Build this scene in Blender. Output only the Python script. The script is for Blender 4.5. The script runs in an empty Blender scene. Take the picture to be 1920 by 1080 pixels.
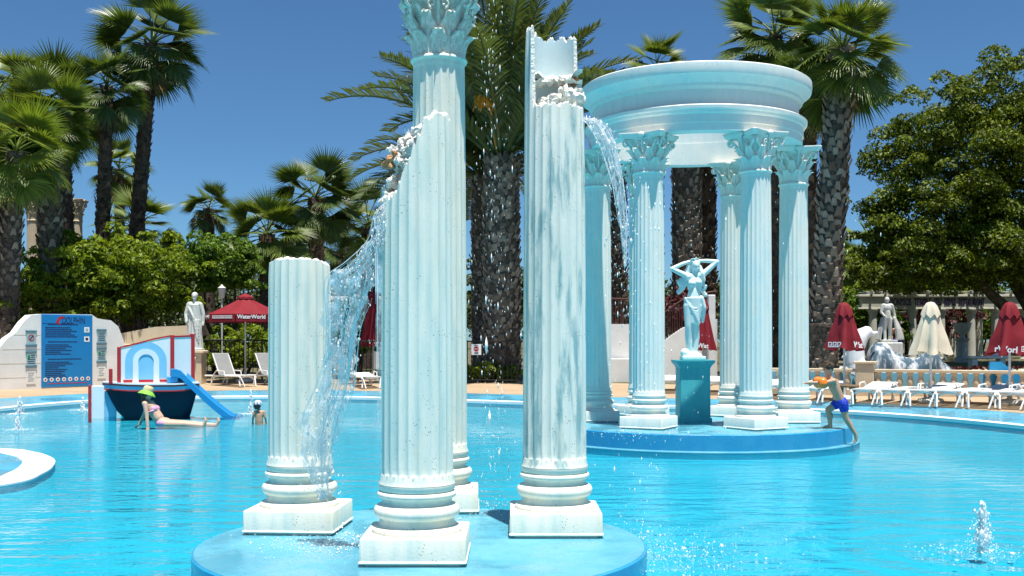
import bpy, math, random
import numpy as np
from mathutils import Vector, Matrix, noise as mnoise

random.seed(7)
RNG = np.random.default_rng(7)
R = math.radians
PI = math.pi
scene = bpy.context.scene
COL = scene.collection

# ------------------------------------------------------------------ camera
EYE = 1.75                      # eye height above the water
FPX = 2000.0                    # focal length in pixels of the 1920 px wide photograph
cam_data = bpy.data.cameras.new('camera')
cam_data.sensor_width = 36.0
cam_data.lens = FPX / 1920.0 * 36.0
cam_data.shift_y = 100.0 / 1920.0
cam_data.clip_start = 0.1
cam_data.clip_end = 2000.0
cam = bpy.data.objects.new('camera', cam_data)
cam.location = (0, 0, EYE)
cam.rotation_euler = (PI / 2, 0, 0)
COL.objects.link(cam)
scene.camera = cam

# ------------------------------------------------------------------ sky, sun, exposure
SUN_AZ, SUN_EL = R(22), R(76.5)   # azimuth to the right of "behind the camera"
to_sun = Vector((math.sin(SUN_AZ) * math.cos(SUN_EL), -math.cos(SUN_AZ) * math.cos(SUN_EL), math.sin(SUN_EL)))
world = bpy.data.worlds.new('World')
scene.world = world
world.use_nodes = True
wn = world.node_tree.nodes
wn.clear()
sky_node = wn.new('ShaderNodeTexSky')
sky_node.sky_type = 'NISHITA'
sky_node.sun_disc = False
sky_node.sun_elevation = SUN_EL
sky_node.sun_rotation = math.atan2(to_sun.x, to_sun.y)
sky_node.altitude = 0.0
sky_node.air_density = 0.8
sky_node.dust_density = 0.35
sky_node.ozone_density = 9.0
bg = wn.new('ShaderNodeBackground')
bg.inputs['Strength'].default_value = 0.058
wo = wn.new('ShaderNodeOutputWorld')
tint = wn.new('ShaderNodeMix')          # the photograph's deep, polarised blue: one even tint on the whole sky
tint.data_type = 'RGBA'
tint.blend_type = 'MULTIPLY'
tint.inputs[0].default_value = 1.0
tint.inputs[7].default_value = (0.76, 1.0, 1.03, 1)
world.node_tree.links.new(sky_node.outputs[0], tint.inputs[6])
world.node_tree.links.new(tint.outputs[2], bg.inputs['Color'])
world.node_tree.links.new(bg.outputs[0], wo.inputs['Surface'])

sun_data = bpy.data.lights.new('sun', 'SUN')
sun_data.energy = 4.2
sun_data.angle = R(0.5)
sun_data.color = (1.0, 0.955, 0.88)
sun = bpy.data.objects.new('sun', sun_data)
sun.rotation_euler = (-to_sun).to_track_quat('-Z', 'Y').to_euler()
sun.location = (10, -10, 30)
COL.objects.link(sun)

scene.view_settings.view_transform = 'Standard'
scene.view_settings.look = 'None'
scene.view_settings.gamma = 1.0
scene.view_settings.use_curve_mapping = False
scene.view_settings.exposure = 0.94
scene.cycles.max_bounces = 8
scene.cycles.transparent_max_bounces = 24
scene.cycles.caustics_reflective = False
scene.cycles.caustics_refractive = False
scene.cycles.sample_clamp_indirect = 6.0


def W(px, py, Y):
    return Vector(((px - 960) / FPX * Y, Y, EYE - (py - 640) / FPX * Y))


def X_at(px, Y):
    return (px - 960) / FPX * Y


# ------------------------------------------------------------------ materials
def new_mat(name):
    m = bpy.data.materials.new(name)
    m.use_nodes = True
    nt = m.node_tree
    nt.nodes.clear()
    out = nt.nodes.new('ShaderNodeOutputMaterial')
    return m, nt, nt.nodes, nt.links, out


def coords(nt, scale=(1, 1, 1), kind='Object'):
    tc = nt.nodes.new('ShaderNodeTexCoord')
    mp = nt.nodes.new('ShaderNodeMapping')
    mp.inputs['Scale'].default_value = scale
    nt.links.new(tc.outputs[kind], mp.inputs['Vector'])
    return mp.outputs[0]


def noise_node(nt, vec, scale, detail=4, rough=0.55):
    n = nt.nodes.new('ShaderNodeTexNoise')
    n.inputs['Scale'].default_value = scale
    n.inputs['Detail'].default_value = detail
    n.inputs['Roughness'].default_value = rough
    nt.links.new(vec, n.inputs['Vector'])
    return n.outputs['Fac']


def ramp(nt, fac, stops):
    r = nt.nodes.new('ShaderNodeValToRGB')
    while len(r.color_ramp.elements) < len(stops):
        r.color_ramp.elements.new(0.5)
    for e, (p, c) in zip(r.color_ramp.elements, stops):
        e.position = p
        e.color = (c[0], c[1], c[2], 1) if not isinstance(c, (int, float)) else (c, c, c, 1)
    nt.links.new(fac, r.inputs['Fac'])
    return r.outputs['Color']


def mix_col(nt, fac, a, b, mode='MIX'):
    m = nt.nodes.new('ShaderNodeMix')
    m.data_type = 'RGBA'
    m.blend_type = mode
    for sock, v in ((m.inputs[0], fac), (m.inputs[6], a), (m.inputs[7], b)):
        if isinstance(v, (int, float)):
            sock.default_value = v
        elif isinstance(v, (tuple, list)):
            sock.default_value = (v[0], v[1], v[2], 1)
        else:
            nt.links.new(v, sock)
    return m.outputs[2]


def math_node(nt, op, a, b=None):
    m = nt.nodes.new('ShaderNodeMath')
    m.operation = op
    for sock, v in zip(m.inputs, (a, b)):
        if v is None:
            continue
        if isinstance(v, (int, float)):
            sock.default_value = v
        else:
            nt.links.new(v, sock)
    return m.outputs[0]


def bump_node(nt, height, strength=0.3, dist=0.02):
    b = nt.nodes.new('ShaderNodeBump')
    b.inputs['Strength'].default_value = strength
    b.inputs['Distance'].default_value = dist
    nt.links.new(height, b.inputs['Height'])
    return b.outputs[0]


def principled(nt, out, color, rough=0.6, spec=0.4, normal=None, metallic=0.0):
    p = nt.nodes.new('ShaderNodeBsdfPrincipled')
    if isinstance(color, (tuple, list)):
        p.inputs['Base Color'].default_value = (color[0], color[1], color[2], 1)
    else:
        nt.links.new(color, p.inputs['Base Color'])
    if isinstance(rough, (int, float)):
        p.inputs['Roughness'].default_value = rough
    else:
        nt.links.new(rough, p.inputs['Roughness'])
    p.inputs['Specular IOR Level'].default_value = spec
    p.inputs['Metallic'].default_value = metallic
    if normal is not None:
        nt.links.new(normal, p.inputs['Normal'])
    nt.links.new(p.outputs[0], out.inputs['Surface'])
    return p


def mat_paint(name, col, rough=0.5, var=0.12, scale=3.0, bump=0.15, spec=0.4, bscale=None):
    """paint, plaster, plastic or cloth with a little tonal variation and relief"""
    m, nt, N, L, out = new_mat(name)
    v = coords(nt)
    f = noise_node(nt, v, scale, 5)
    dark = tuple(c * (1 - var) for c in col)
    lite = tuple(min(1, c * (1 + var * 0.6)) for c in col)
    c = ramp(nt, f, [(0.3, dark), (0.7, lite)])
    nb = None
    if bump:
        nb = bump_node(nt, noise_node(nt, v, bscale or scale * 12, 3), bump, 0.01)
    principled(nt, out, c, rough, spec, nb)
    return m


def mat_stone(name, base, streak, streak_amt=0.45, pits=True, warm=(0.62, 0.45, 0.28), warm_amt=0.10, moss=None, lo=0.45, hi=0.72, cream=None):
    """painted concrete: vertical water streaks, small pits, faint rust stains"""
    m, nt, N, L, out = new_mat(name)
    v1 = coords(nt, (1, 1, 0.16))
    v = coords(nt)
    s = noise_node(nt, v1, 9, 6, 0.65)
    sf = ramp(nt, s, [(lo, 0.0), (hi, 1.0)])
    c = mix_col(nt, math_node(nt, 'MULTIPLY', sf, streak_amt), base, streak)
    blot = ramp(nt, noise_node(nt, v, 2.2, 5), [(0.40, 0.0), (0.75, 1.0)])
    c = mix_col(nt, math_node(nt, 'MULTIPLY', blot, 0.25), c, streak)
    wn_ = ramp(nt, noise_node(nt, coords(nt, (1.3, 1.3, 0.12)), 5, 6, 0.7), [(0.60, 0.0), (0.74, 1.0)])
    c = mix_col(nt, math_node(nt, 'MULTIPLY', wn_, warm_amt), c, warm)
    if cream:
        cr_ = ramp(nt, noise_node(nt, coords(nt, (1.0, 1.0, 0.30)), 3.1, 6, 0.7), [(0.50, 0.0), (0.62, 1.0)])
        c = mix_col(nt, math_node(nt, 'MULTIPLY', cr_, 0.55), c, cream)
    if moss:
        ms = ramp(nt, noise_node(nt, v, 16, 5, 0.7), [(0.42, 0.0), (0.62, 1.0)])
        c = mix_col(nt, math_node(nt, 'MULTIPLY', ms, 0.65), c, moss)
    h = noise_node(nt, v, 60, 5, 0.7)
    if pits:
        vo = N.new('ShaderNodeTexVoronoi')
        vo.inputs['Scale'].default_value = 34
        L.new(v, vo.inputs['Vector'])
        gate = noise_node(nt, v, 7, 2)
        thr = math_node(nt, 'MULTIPLY', ramp(nt, gate, [(0.42, 0.0), (0.66, 1.0)]), 0.20)
        pit = math_node(nt, 'LESS_THAN', vo.outputs['Distance'], thr)
        c = mix_col(nt, math_node(nt, 'MULTIPLY', pit, 0.55), c, (0.12, 0.11, 0.09))
        h = math_node(nt, 'SUBTRACT', h, math_node(nt, 'MULTIPLY', pit, 0.8))
    principled(nt, out, c, 0.55, 0.35, bump_node(nt, h, 0.35, 0.006))
    return m


def mat_leaf(name, col, trans=0.35, var=0.5, rough=0.45, yellow=(0.20, 0.22, 0.02), spec=0.5):
    m, nt, N, L, out = new_mat(name)
    g = N.new('ShaderNodeNewGeometry')
    rnd = g.outputs['Random Per Island']
    c = ramp(nt, rnd, [(0.0, tuple(x * (1 - var) for x in col)), (0.55, col), (0.92, tuple(min(1, x * (1 + var)) for x in col)), (1.0, yellow)])
    p = N.new('ShaderNodeBsdfPrincipled')
    L.new(c, p.inputs['Base Color'])
    p.inputs['Roughness'].default_value = rough
    p.inputs['Specular IOR Level'].default_value = spec
    t = N.new('ShaderNodeBsdfTranslucent')
    L.new(mix_col(nt, 1.0, c, (1.35, 1.3, 0.55), 'MULTIPLY'), t.inputs['Color'])
    mx = N.new('ShaderNodeMixShader')
    mx.inputs[0].default_value = trans
    L.new(p.outputs[0], mx.inputs[1])
    L.new(t.outputs[0], mx.inputs[2])
    L.new(mx.outputs[0], out.inputs['Surface'])
    return m


def mat_wet_paint(name, col, scuff, scale=2.5):
    """pool paint: chalky scuffs, darker worn patches and wet, shinier areas"""
    m, nt, N, L, out = new_mat(name)
    v = coords(nt)
    a = ramp(nt, noise_node(nt, v, scale, 7, 0.65), [(0.38, 0.0), (0.66, 1.0)])
    b = ramp(nt, noise_node(nt, v, scale * 7, 6, 0.7), [(0.50, 0.0), (0.70, 1.0)])
    c = mix_col(nt, math_node(nt, 'MULTIPLY', a, 0.55), col, scuff)
    c = mix_col(nt, math_node(nt, 'MULTIPLY', b, 0.35), c, tuple(x * 0.72 for x in col))
    wet = ramp(nt, noise_node(nt, v, scale * 0.8, 5, 0.6), [(0.42, 0.10), (0.60, 0.55)])
    principled(nt, out, c, wet, 0.5, bump_node(nt, noise_node(nt, v, 55, 4, 0.7), 0.35, 0.006))
    return m


def mat_two(name, a, b, scale=8, detail=6, rough=0.8, bump=0.5, lo=0.35, hi=0.65, dist=0.03, stretch=(1, 1, 1)):
    m, nt, N, L, out = new_mat(name)
    v = coords(nt, stretch)
    f = noise_node(nt, v, scale, detail, 0.65)
    c = ramp(nt, f, [(lo, a), (hi, b)])
    principled(nt, out, c, rough, 0.3, bump_node(nt, noise_node(nt, v, scale * 3, 5), bump, dist))
    return m


def mat_pool_water():
    m, nt, N, L, out = new_mat('pool_water')
    v = coords(nt, (1, 1, 1))
    v2 = coords(nt, (0.55, 1.5, 1))
    n1 = noise_node(nt, v2, 2.6, 3, 0.5)
    n2 = noise_node(nt, v, 9.0, 3, 0.6)
    n0 = noise_node(nt, coords(nt, (0.7, 1.3, 1)), 0.8, 2, 0.5)
    h = math_node(nt, 'ADD', n1, math_node(nt, 'MULTIPLY', n2, 0.30))
    h = math_node(nt, 'ADD', h, math_node(nt, 'MULTIPLY', n0, 0.8))
    # rings running out from the bubbling jet and from where the streams fall in
    for (cx, cy, k, amp, fall) in ((3.9, 8.86, 15.0, 0.22, 0.55), (1.6, 10.6, 11.0, 0.12, 0.5)):
        d = N.new('ShaderNodeVectorMath')
        d.operation = 'DISTANCE'
        d.inputs[1].default_value = (cx, cy, 0)
        L.new(v, d.inputs[0])
        wob = math_node(nt, 'ADD', d.outputs['Value'], math_node(nt, 'MULTIPLY', n1, 0.35))
        sn = math_node(nt, 'SINE', math_node(nt, 'MULTIPLY', wob, k))
        ex = math_node(nt, 'EXPONENT', math_node(nt, 'MULTIPLY', d.outputs['Value'], -fall))
        h = math_node(nt, 'ADD', h, math_node(nt, 'MULTIPLY', math_node(nt, 'MULTIPLY', sn, ex), amp))
    nrm = bump_node(nt, h, 0.5, 0.075)
    fr = N.new('ShaderNodeFresnel')
    fr.inputs['IOR'].default_value = 1.17
    L.new(nrm, fr.inputs['Normal'])
    tr = N.new('ShaderNodeBsdfTransparent')
    tr.inputs['Color'].default_value = (0.80, 0.965, 1.0, 1)
    gl = N.new('ShaderNodeBsdfGlossy')
    gl.inputs['Roughness'].default_value = 0.03
    L.new(nrm, gl.inputs['Normal'])
    mx = N.new('ShaderNodeMixShader')
    L.new(fr.outputs[0], mx.inputs[0])
    L.new(tr.outputs[0], mx.inputs[1])
    L.new(gl.outputs[0], mx.inputs[2])
    L.new(mx.outputs[0], out.inputs['Surface'])
    return m


def mat_falling_water(name, cover=0.75, stretch=(5, 5, 1.4), lo=0.40, hi=0.58, white_lo=0.35, white_hi=0.62):
    """broken sheet of falling water: gaps, clear glossy film and aerated white strands"""
    m, nt, N, L, out = new_mat(name)
    f = noise_node(nt, coords(nt, stretch), 4.0, 6, 0.72)
    gap = noise_node(nt, coords(nt, (stretch[0] * 0.7, stretch[1] * 0.7, stretch[2] * 1.1)), 3.0, 5, 0.65)
    nrm = bump_node(nt, noise_node(nt, coords(nt, (3, 3, 1)), 14, 4), 0.8, 0.03)
    tr = N.new('ShaderNodeBsdfTransparent')
    tr.inputs['Color'].default_value = (0.93, 0.985, 1.0, 1)
    gl = N.new('ShaderNodeBsdfGlossy')
    gl.inputs['Roughness'].default_value = 0.10
    L.new(nrm, gl.inputs['Normal'])
    clear = N.new('ShaderNodeMixShader')
    clear.inputs[0].default_value = 0.16
    L.new(tr.outputs[0], clear.inputs[1])
    L.new(gl.outputs[0], clear.inputs[2])
    df = N.new('ShaderNodeBsdfDiffuse')
    df.inputs['Color'].default_value = (0.92, 0.96, 0.97, 1)
    tl = N.new('ShaderNodeBsdfTranslucent')
    tl.inputs['Color'].default_value = (0.94, 0.97, 0.98, 1)
    L.new(nrm, df.inputs['Normal'])
    white = N.new('ShaderNodeMixShader')
    white.inputs[0].default_value = 0.5
    L.new(df.outputs[0], white.inputs[1])
    L.new(tl.outputs[0], white.inputs[2])
    body = N.new('ShaderNodeMixShader')
    L.new(ramp(nt, f, [(white_lo, 0.06), (white_hi, 0.95)]), body.inputs[0])
    L.new(clear.outputs[0], body.inputs[1])
    L.new(white.outputs[0], body.inputs[2])
    hole = N.new('ShaderNodeBsdfTransparent')
    mx = N.new('ShaderNodeMixShader')
    L.new(math_node(nt, 'MULTIPLY', ramp(nt, gap, [(lo, 0.0), (hi, 1.0)]), cover), mx.inputs[0])
    L.new(hole.outputs[0], mx.inputs[1])
    L.new(body.outputs[0], mx.inputs[2])
    L.new(mx.outputs[0], out.inputs['Surface'])
    return m


MAT = {}
MAT['column'] = mat_stone('white_painted_concrete', (0.82, 0.785, 0.68), (0.44, 0.60, 0.57), 0.70, warm_amt=0.30, cream=(0.80, 0.72, 0.56))
MAT['column_stained'] = mat_stone('stained_white_concrete', (0.82, 0.79, 0.70), (0.17, 0.36, 0.38), 0.80, warm_amt=0.15, lo=0.50, hi=0.62, cream=(0.80, 0.74, 0.60))
MAT['tall_capital'] = mat_stone('weathered_capital', (0.80, 0.78, 0.70), (0.54, 0.68, 0.64), 0.5, moss=(0.36, 0.37, 0.30))
MAT['temple'] = mat_stone('temple_paint', (0.81, 0.785, 0.71), (0.46, 0.66, 0.68), 0.55, warm_amt=0.12, cream=(0.80, 0.74, 0.62))
MAT['entablature'] = mat_stone('entablature_paint', (0.82, 0.80, 0.74), (0.48, 0.68, 0.72), 0.40, warm_amt=0.06)
MAT['rubble'] = mat_two('broken_concrete', (0.48, 0.42, 0.34), (0.80, 0.78, 0.72), 14, 6, 0.9, 0.8, 0.28, 0.5)
MAT['rust_brick'] = mat_two('orange_brick', (0.45, 0.20, 0.08), (0.62, 0.36, 0.18), 20, 5, 0.9, 0.6)
MAT['inner'] = mat_paint('column_inside', (0.56, 0.68, 0.70), 0.7, 0.12, 4)
MAT['pool_floor'] = mat_paint('pool_floor_paint', (0.010, 0.385, 0.52), 0.6, 0.10, 0.7, 0.1)
MAT['podium'] = mat_wet_paint('podium_paint', (0.075, 0.32, 0.44), (0.16, 0.40, 0.48))
MAT['podium_face'] = mat_wet_paint('podium_face_paint', (0.02, 0.27, 0.50), (0.05, 0.33, 0.53))
MAT['band'] = mat_wet_paint('blue_rim_paint', (0.055, 0.29, 0.44), (0.14, 0.38, 0.48), 1.4)
MAT['white_rim'] = mat_paint('white_rim_paint', (0.80, 0.80, 0.78), 0.5, 0.08, 1.5, 0.2)
MAT['deck'] = mat_two('sand_deck', (0.34, 0.245, 0.15), (0.43, 0.32, 0.21), 1.2, 6, 0.85, 0.25, 0.3, 0.7, 0.01)
MAT['earth'] = mat_two('earth', (0.05, 0.06, 0.02), (0.16, 0.13, 0.08), 1.6, 6, 0.95, 0.6)
MAT['lawn'] = mat_two('lawn', (0.07, 0.13, 0.015), (0.13, 0.20, 0.03), 6, 6, 0.9, 0.8)
MAT['water'] = mat_pool_water()
MAT['stream'] = mat_falling_water('falling_water', 0.90, (5, 5, 1.1), 0.34, 0.60, 0.30, 0.60)
MAT['foam'] = mat_falling_water('foaming_water', 0.80, (8, 8, 5), 0.25, 0.50, 0.25, 0.50)
MAT['pedestal'] = mat_stone('teal_pedestal', (0.07, 0.44, 0.48), (0.04, 0.31, 0.36), 0.5, False, warm_amt=0.03)
MAT['statue'] = mat_stone('statue_paint', (0.66, 0.76, 0.75), (0.40, 0.64, 0.66), 0.45, False, warm_amt=0.06)
MAT['marble'] = mat_stone('pale_marble', (0.58, 0.58, 0.54), (0.30, 0.34, 0.33), 0.7, False)
MAT['plaster'] = mat_paint('white_plaster', (0.74, 0.73, 0.70), 0.8, 0.10, 1.4, 0.35, 0.2, 20)
MAT['cream'] = mat_paint('cream_plaster', (0.60, 0.50, 0.36), 0.8, 0.14, 2.0, 0.3, 0.2, 25)
MAT['plastic'] = mat_paint('white_plastic', (0.76, 0.75, 0.72), 0.35, 0.05, 3, 0.05, 0.5)
MAT['shaded_grey_fabric'] = mat_paint('shaded_grey_mesh_fabric', (0.26, 0.26, 0.255), 0.8, 0.08, 6, 0.2, 0.2, 90)  # grey mesh, base colour darkened to carry the shade on the raised backs
MAT['red_cloth'] = mat_paint('red_canvas', (0.20, 0.012, 0.020), 0.75, 0.18, 3, 0.25, 0.25, 30)
MAT['cream_cloth'] = mat_paint('cream_canvas', (0.62, 0.54, 0.42), 0.8, 0.14, 3, 0.25, 0.25, 30)
MAT['red_paint'] = mat_paint('red_gloss_paint', (0.46, 0.02, 0.025), 0.35, 0.10, 4, 0.1, 0.5)
MAT['navy'] = mat_paint('navy_hull_paint', (0.006, 0.014, 0.034), 0.45, 0.3, 2, 0.15, 0.2)
MAT['light_blue'] = mat_paint('light_blue_paint', (0.22, 0.52, 0.74), 0.4, 0.06, 2, 0.08, 0.5)
MAT['slide_blue'] = mat_paint('blue_slide_plastic', (0.035, 0.30, 0.62), 0.25, 0.06, 2, 0.03, 0.5)
MAT['boat_white'] = mat_paint('white_boat_paint', (0.76, 0.78, 0.80), 0.4, 0.05, 2, 0.06, 0.5)
MAT['sign_blue'] = mat_paint('blue_sign_face', (0.005, 0.20, 0.50), 0.35, 0.06, 2, 0.02, 0.5)
MAT['ink'] = mat_paint('dark_blue_ink', (0.008, 0.015, 0.08), 0.5, 0.05, 8, 0)
MAT['red_ink'] = mat_paint('red_ink', (0.50, 0.015, 0.03), 0.5, 0.05, 8, 0)
MAT['white_ink'] = mat_paint('white_ink', (0.80, 0.80, 0.80), 0.5, 0.03, 8, 0)
MAT['green_ink'] = mat_paint('green_ink', (0.01, 0.20, 0.07), 0.5, 0.03, 8, 0)
MAT['plaque'] = mat_paint('pale_teal_plaque', (0.30, 0.46, 0.48), 0.5, 0.10, 8, 0.1)
MAT['plaque_band'] = mat_paint('slate_band', (0.10, 0.19, 0.24), 0.5, 0.1, 8, 0.1)
MAT['iron'] = mat_paint('black_iron', (0.012, 0.012, 0.014), 0.45, 0.2, 8, 0.1)
MAT['brown_iron'] = mat_paint('brown_railing_paint', (0.075, 0.022, 0.016), 0.5, 0.2, 8, 0.1)
MAT['aluminium'] = mat_paint('pole_metal', (0.55, 0.55, 0.54), 0.35, 0.05, 5, 0, 0.5)
MAT['bark'] = mat_two('palm_bark', (0.035, 0.024, 0.018), (0.16, 0.12, 0.09), 9, 6, 0.95, 0.9)
MAT['boot'] = mat_leaf('palm_leaf_base', (0.19, 0.15, 0.115), 0.0, 0.65, 0.85, (0.34, 0.29, 0.23), 0.2)
MAT['boot_red'] = mat_leaf('palm_leaf_base_reddish', (0.095, 0.055, 0.035), 0.0, 0.65, 0.85, (0.26, 0.16, 0.09), 0.2)
MAT['wood'] = mat_two('tree_bark', (0.03, 0.022, 0.016), (0.12, 0.09, 0.065), 6, 6, 0.95, 0.9)
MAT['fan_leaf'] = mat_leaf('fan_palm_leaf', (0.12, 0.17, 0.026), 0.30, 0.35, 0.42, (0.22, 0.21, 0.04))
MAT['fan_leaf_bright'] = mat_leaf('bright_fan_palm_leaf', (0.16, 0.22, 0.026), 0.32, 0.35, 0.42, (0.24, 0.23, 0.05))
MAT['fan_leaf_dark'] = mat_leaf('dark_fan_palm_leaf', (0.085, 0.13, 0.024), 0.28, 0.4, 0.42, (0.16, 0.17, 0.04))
MAT['date_leaf'] = mat_leaf('date_palm_leaf', (0.085, 0.115, 0.034), 0.25, 0.4, 0.40, (0.20, 0.18, 0.06))
MAT['dry_leaf'] = mat_leaf('dry_palm_leaf', (0.26, 0.19, 0.10), 0.25, 0.4, 0.8, (0.36, 0.28, 0.16), 0.2)
MAT['ficus'] = mat_leaf('fig_leaf', (0.095, 0.135, 0.008), 0.24, 0.65, 0.55, (0.27, 0.30, 0.02), 0.3)
MAT['shrub'] = mat_leaf('shrub_leaf', (0.155, 0.22, 0.012), 0.36, 0.5, 0.55, (0.28, 0.30, 0.02), 0.3)
MAT['citrus'] = mat_leaf('citrus_leaf', (0.095, 0.17, 0.014), 0.34, 0.5, 0.55, (0.19, 0.25, 0.02), 0.3)
MAT['far_leaf'] = mat_leaf('far_leaf', (0.060, 0.085, 0.028), 0.28, 0.5, 0.5, (0.13, 0.14, 0.04))
MAT['purple_leaf'] = mat_leaf('purple_leaf', (0.09, 0.02, 0.025), 0.25, 0.5, 0.5, (0.25, 0.06, 0.06))
MAT['petal'] = mat_leaf('white_petal', (0.62, 0.60, 0.52), 0.2, 0.25, 0.7, (0.7, 0.62, 0.3), 0.2)
MAT['orange_dates'] = mat_leaf('orange_date_stalks', (0.75, 0.30, 0.02), 0.1, 0.3, 0.5, (0.7, 0.34, 0.05))
MAT['skin'] = mat_paint('sunlit_skin', (0.50, 0.285, 0.185), 0.5, 0.08, 8, 0.05, 0.4)
MAT['skin_pale'] = mat_paint('pale_skin', (0.58, 0.37, 0.27), 0.5, 0.08, 8, 0.05, 0.4)
MAT['hair'] = mat_two('brown_hair', (0.035, 0.02, 0.012), (0.14, 0.08, 0.045), 30, 4, 0.6, 0.8, stretch=(1, 1, 0.3))
MAT['trunks'] = mat_two('blue_swim_cloth', (0.008, 0.03, 0.38), (0.10, 0.16, 0.55), 22, 3, 0.6, 0.2, 0.55, 0.7)
MAT['pink'] = mat_paint('pink_swim_cloth', (0.62, 0.30, 0.45), 0.6, 0.12, 20, 0.1)
MAT['hat'] = mat_paint('straw_hat', (0.58, 0.50, 0.26), 0.8, 0.15, 20, 0.4)
MAT['hat_green'] = mat_paint('lime_hat_brim', (0.22, 0.50, 0.06), 0.7, 0.1, 20, 0.2)
MAT['orange'] = mat_paint('orange_float_plastic', (0.80, 0.20, 0.02), 0.35, 0.10, 12, 0.1, 0.5)
MAT['cap_cloth'] = mat_two('patterned_cap', (0.70, 0.72, 0.74), (0.04, 0.12, 0.20), 26, 2, 0.8, 0.2, 0.52, 0.58)
MAT['rock'] = mat_two('painted_grey_rock', (0.74, 0.76, 0.77), (0.055, 0.10, 0.14), 3.2, 5, 0.75, 0.4, 0.33, 0.53, 0.04, (1.6, 1.6, 0.45))
MAT['dolphin_white'] = mat_two('white_dolphin_paint', (0.52, 0.58, 0.60), (0.78, 0.79, 0.79), 3, 4, 0.5, 0.2, 0.25, 0.45)
MAT['pergola'] = mat_paint('grey_cream_paint', (0.52, 0.51, 0.43), 0.7, 0.12, 2, 0.2, 0.3)
MAT['purple_ink'] = mat_paint('dark_purple_lettering', (0.03, 0.02, 0.07), 0.5, 0.1, 6, 0)
MAT['blue_cut'] = mat_paint('bright_blue_panel', (0.02, 0.28, 0.58), 0.5, 0.08, 3, 0.1)
MAT['pale_blue_cut'] = mat_paint('pale_blue_panel', (0.22, 0.52, 0.68), 0.5, 0.08, 3, 0.1)
MAT['bin_blue'] = mat_paint('blue_plastic', (0.01, 0.10, 0.42), 0.35, 0.08, 3, 0.05, 0.5)
MAT['roof_red'] = mat_paint('terracotta', (0.36, 0.13, 0.07), 0.8, 0.15, 4, 0.3)
MAT['glass'] = mat_paint('window_glass', (0.03, 0.045, 0.055), 0.08, 0.1, 1, 0, 0.6)
MAT['basket'] = mat_two('wicker', (0.10, 0.06, 0.03), (0.28, 0.19, 0.10), 40, 3, 0.9, 0.6)


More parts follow.
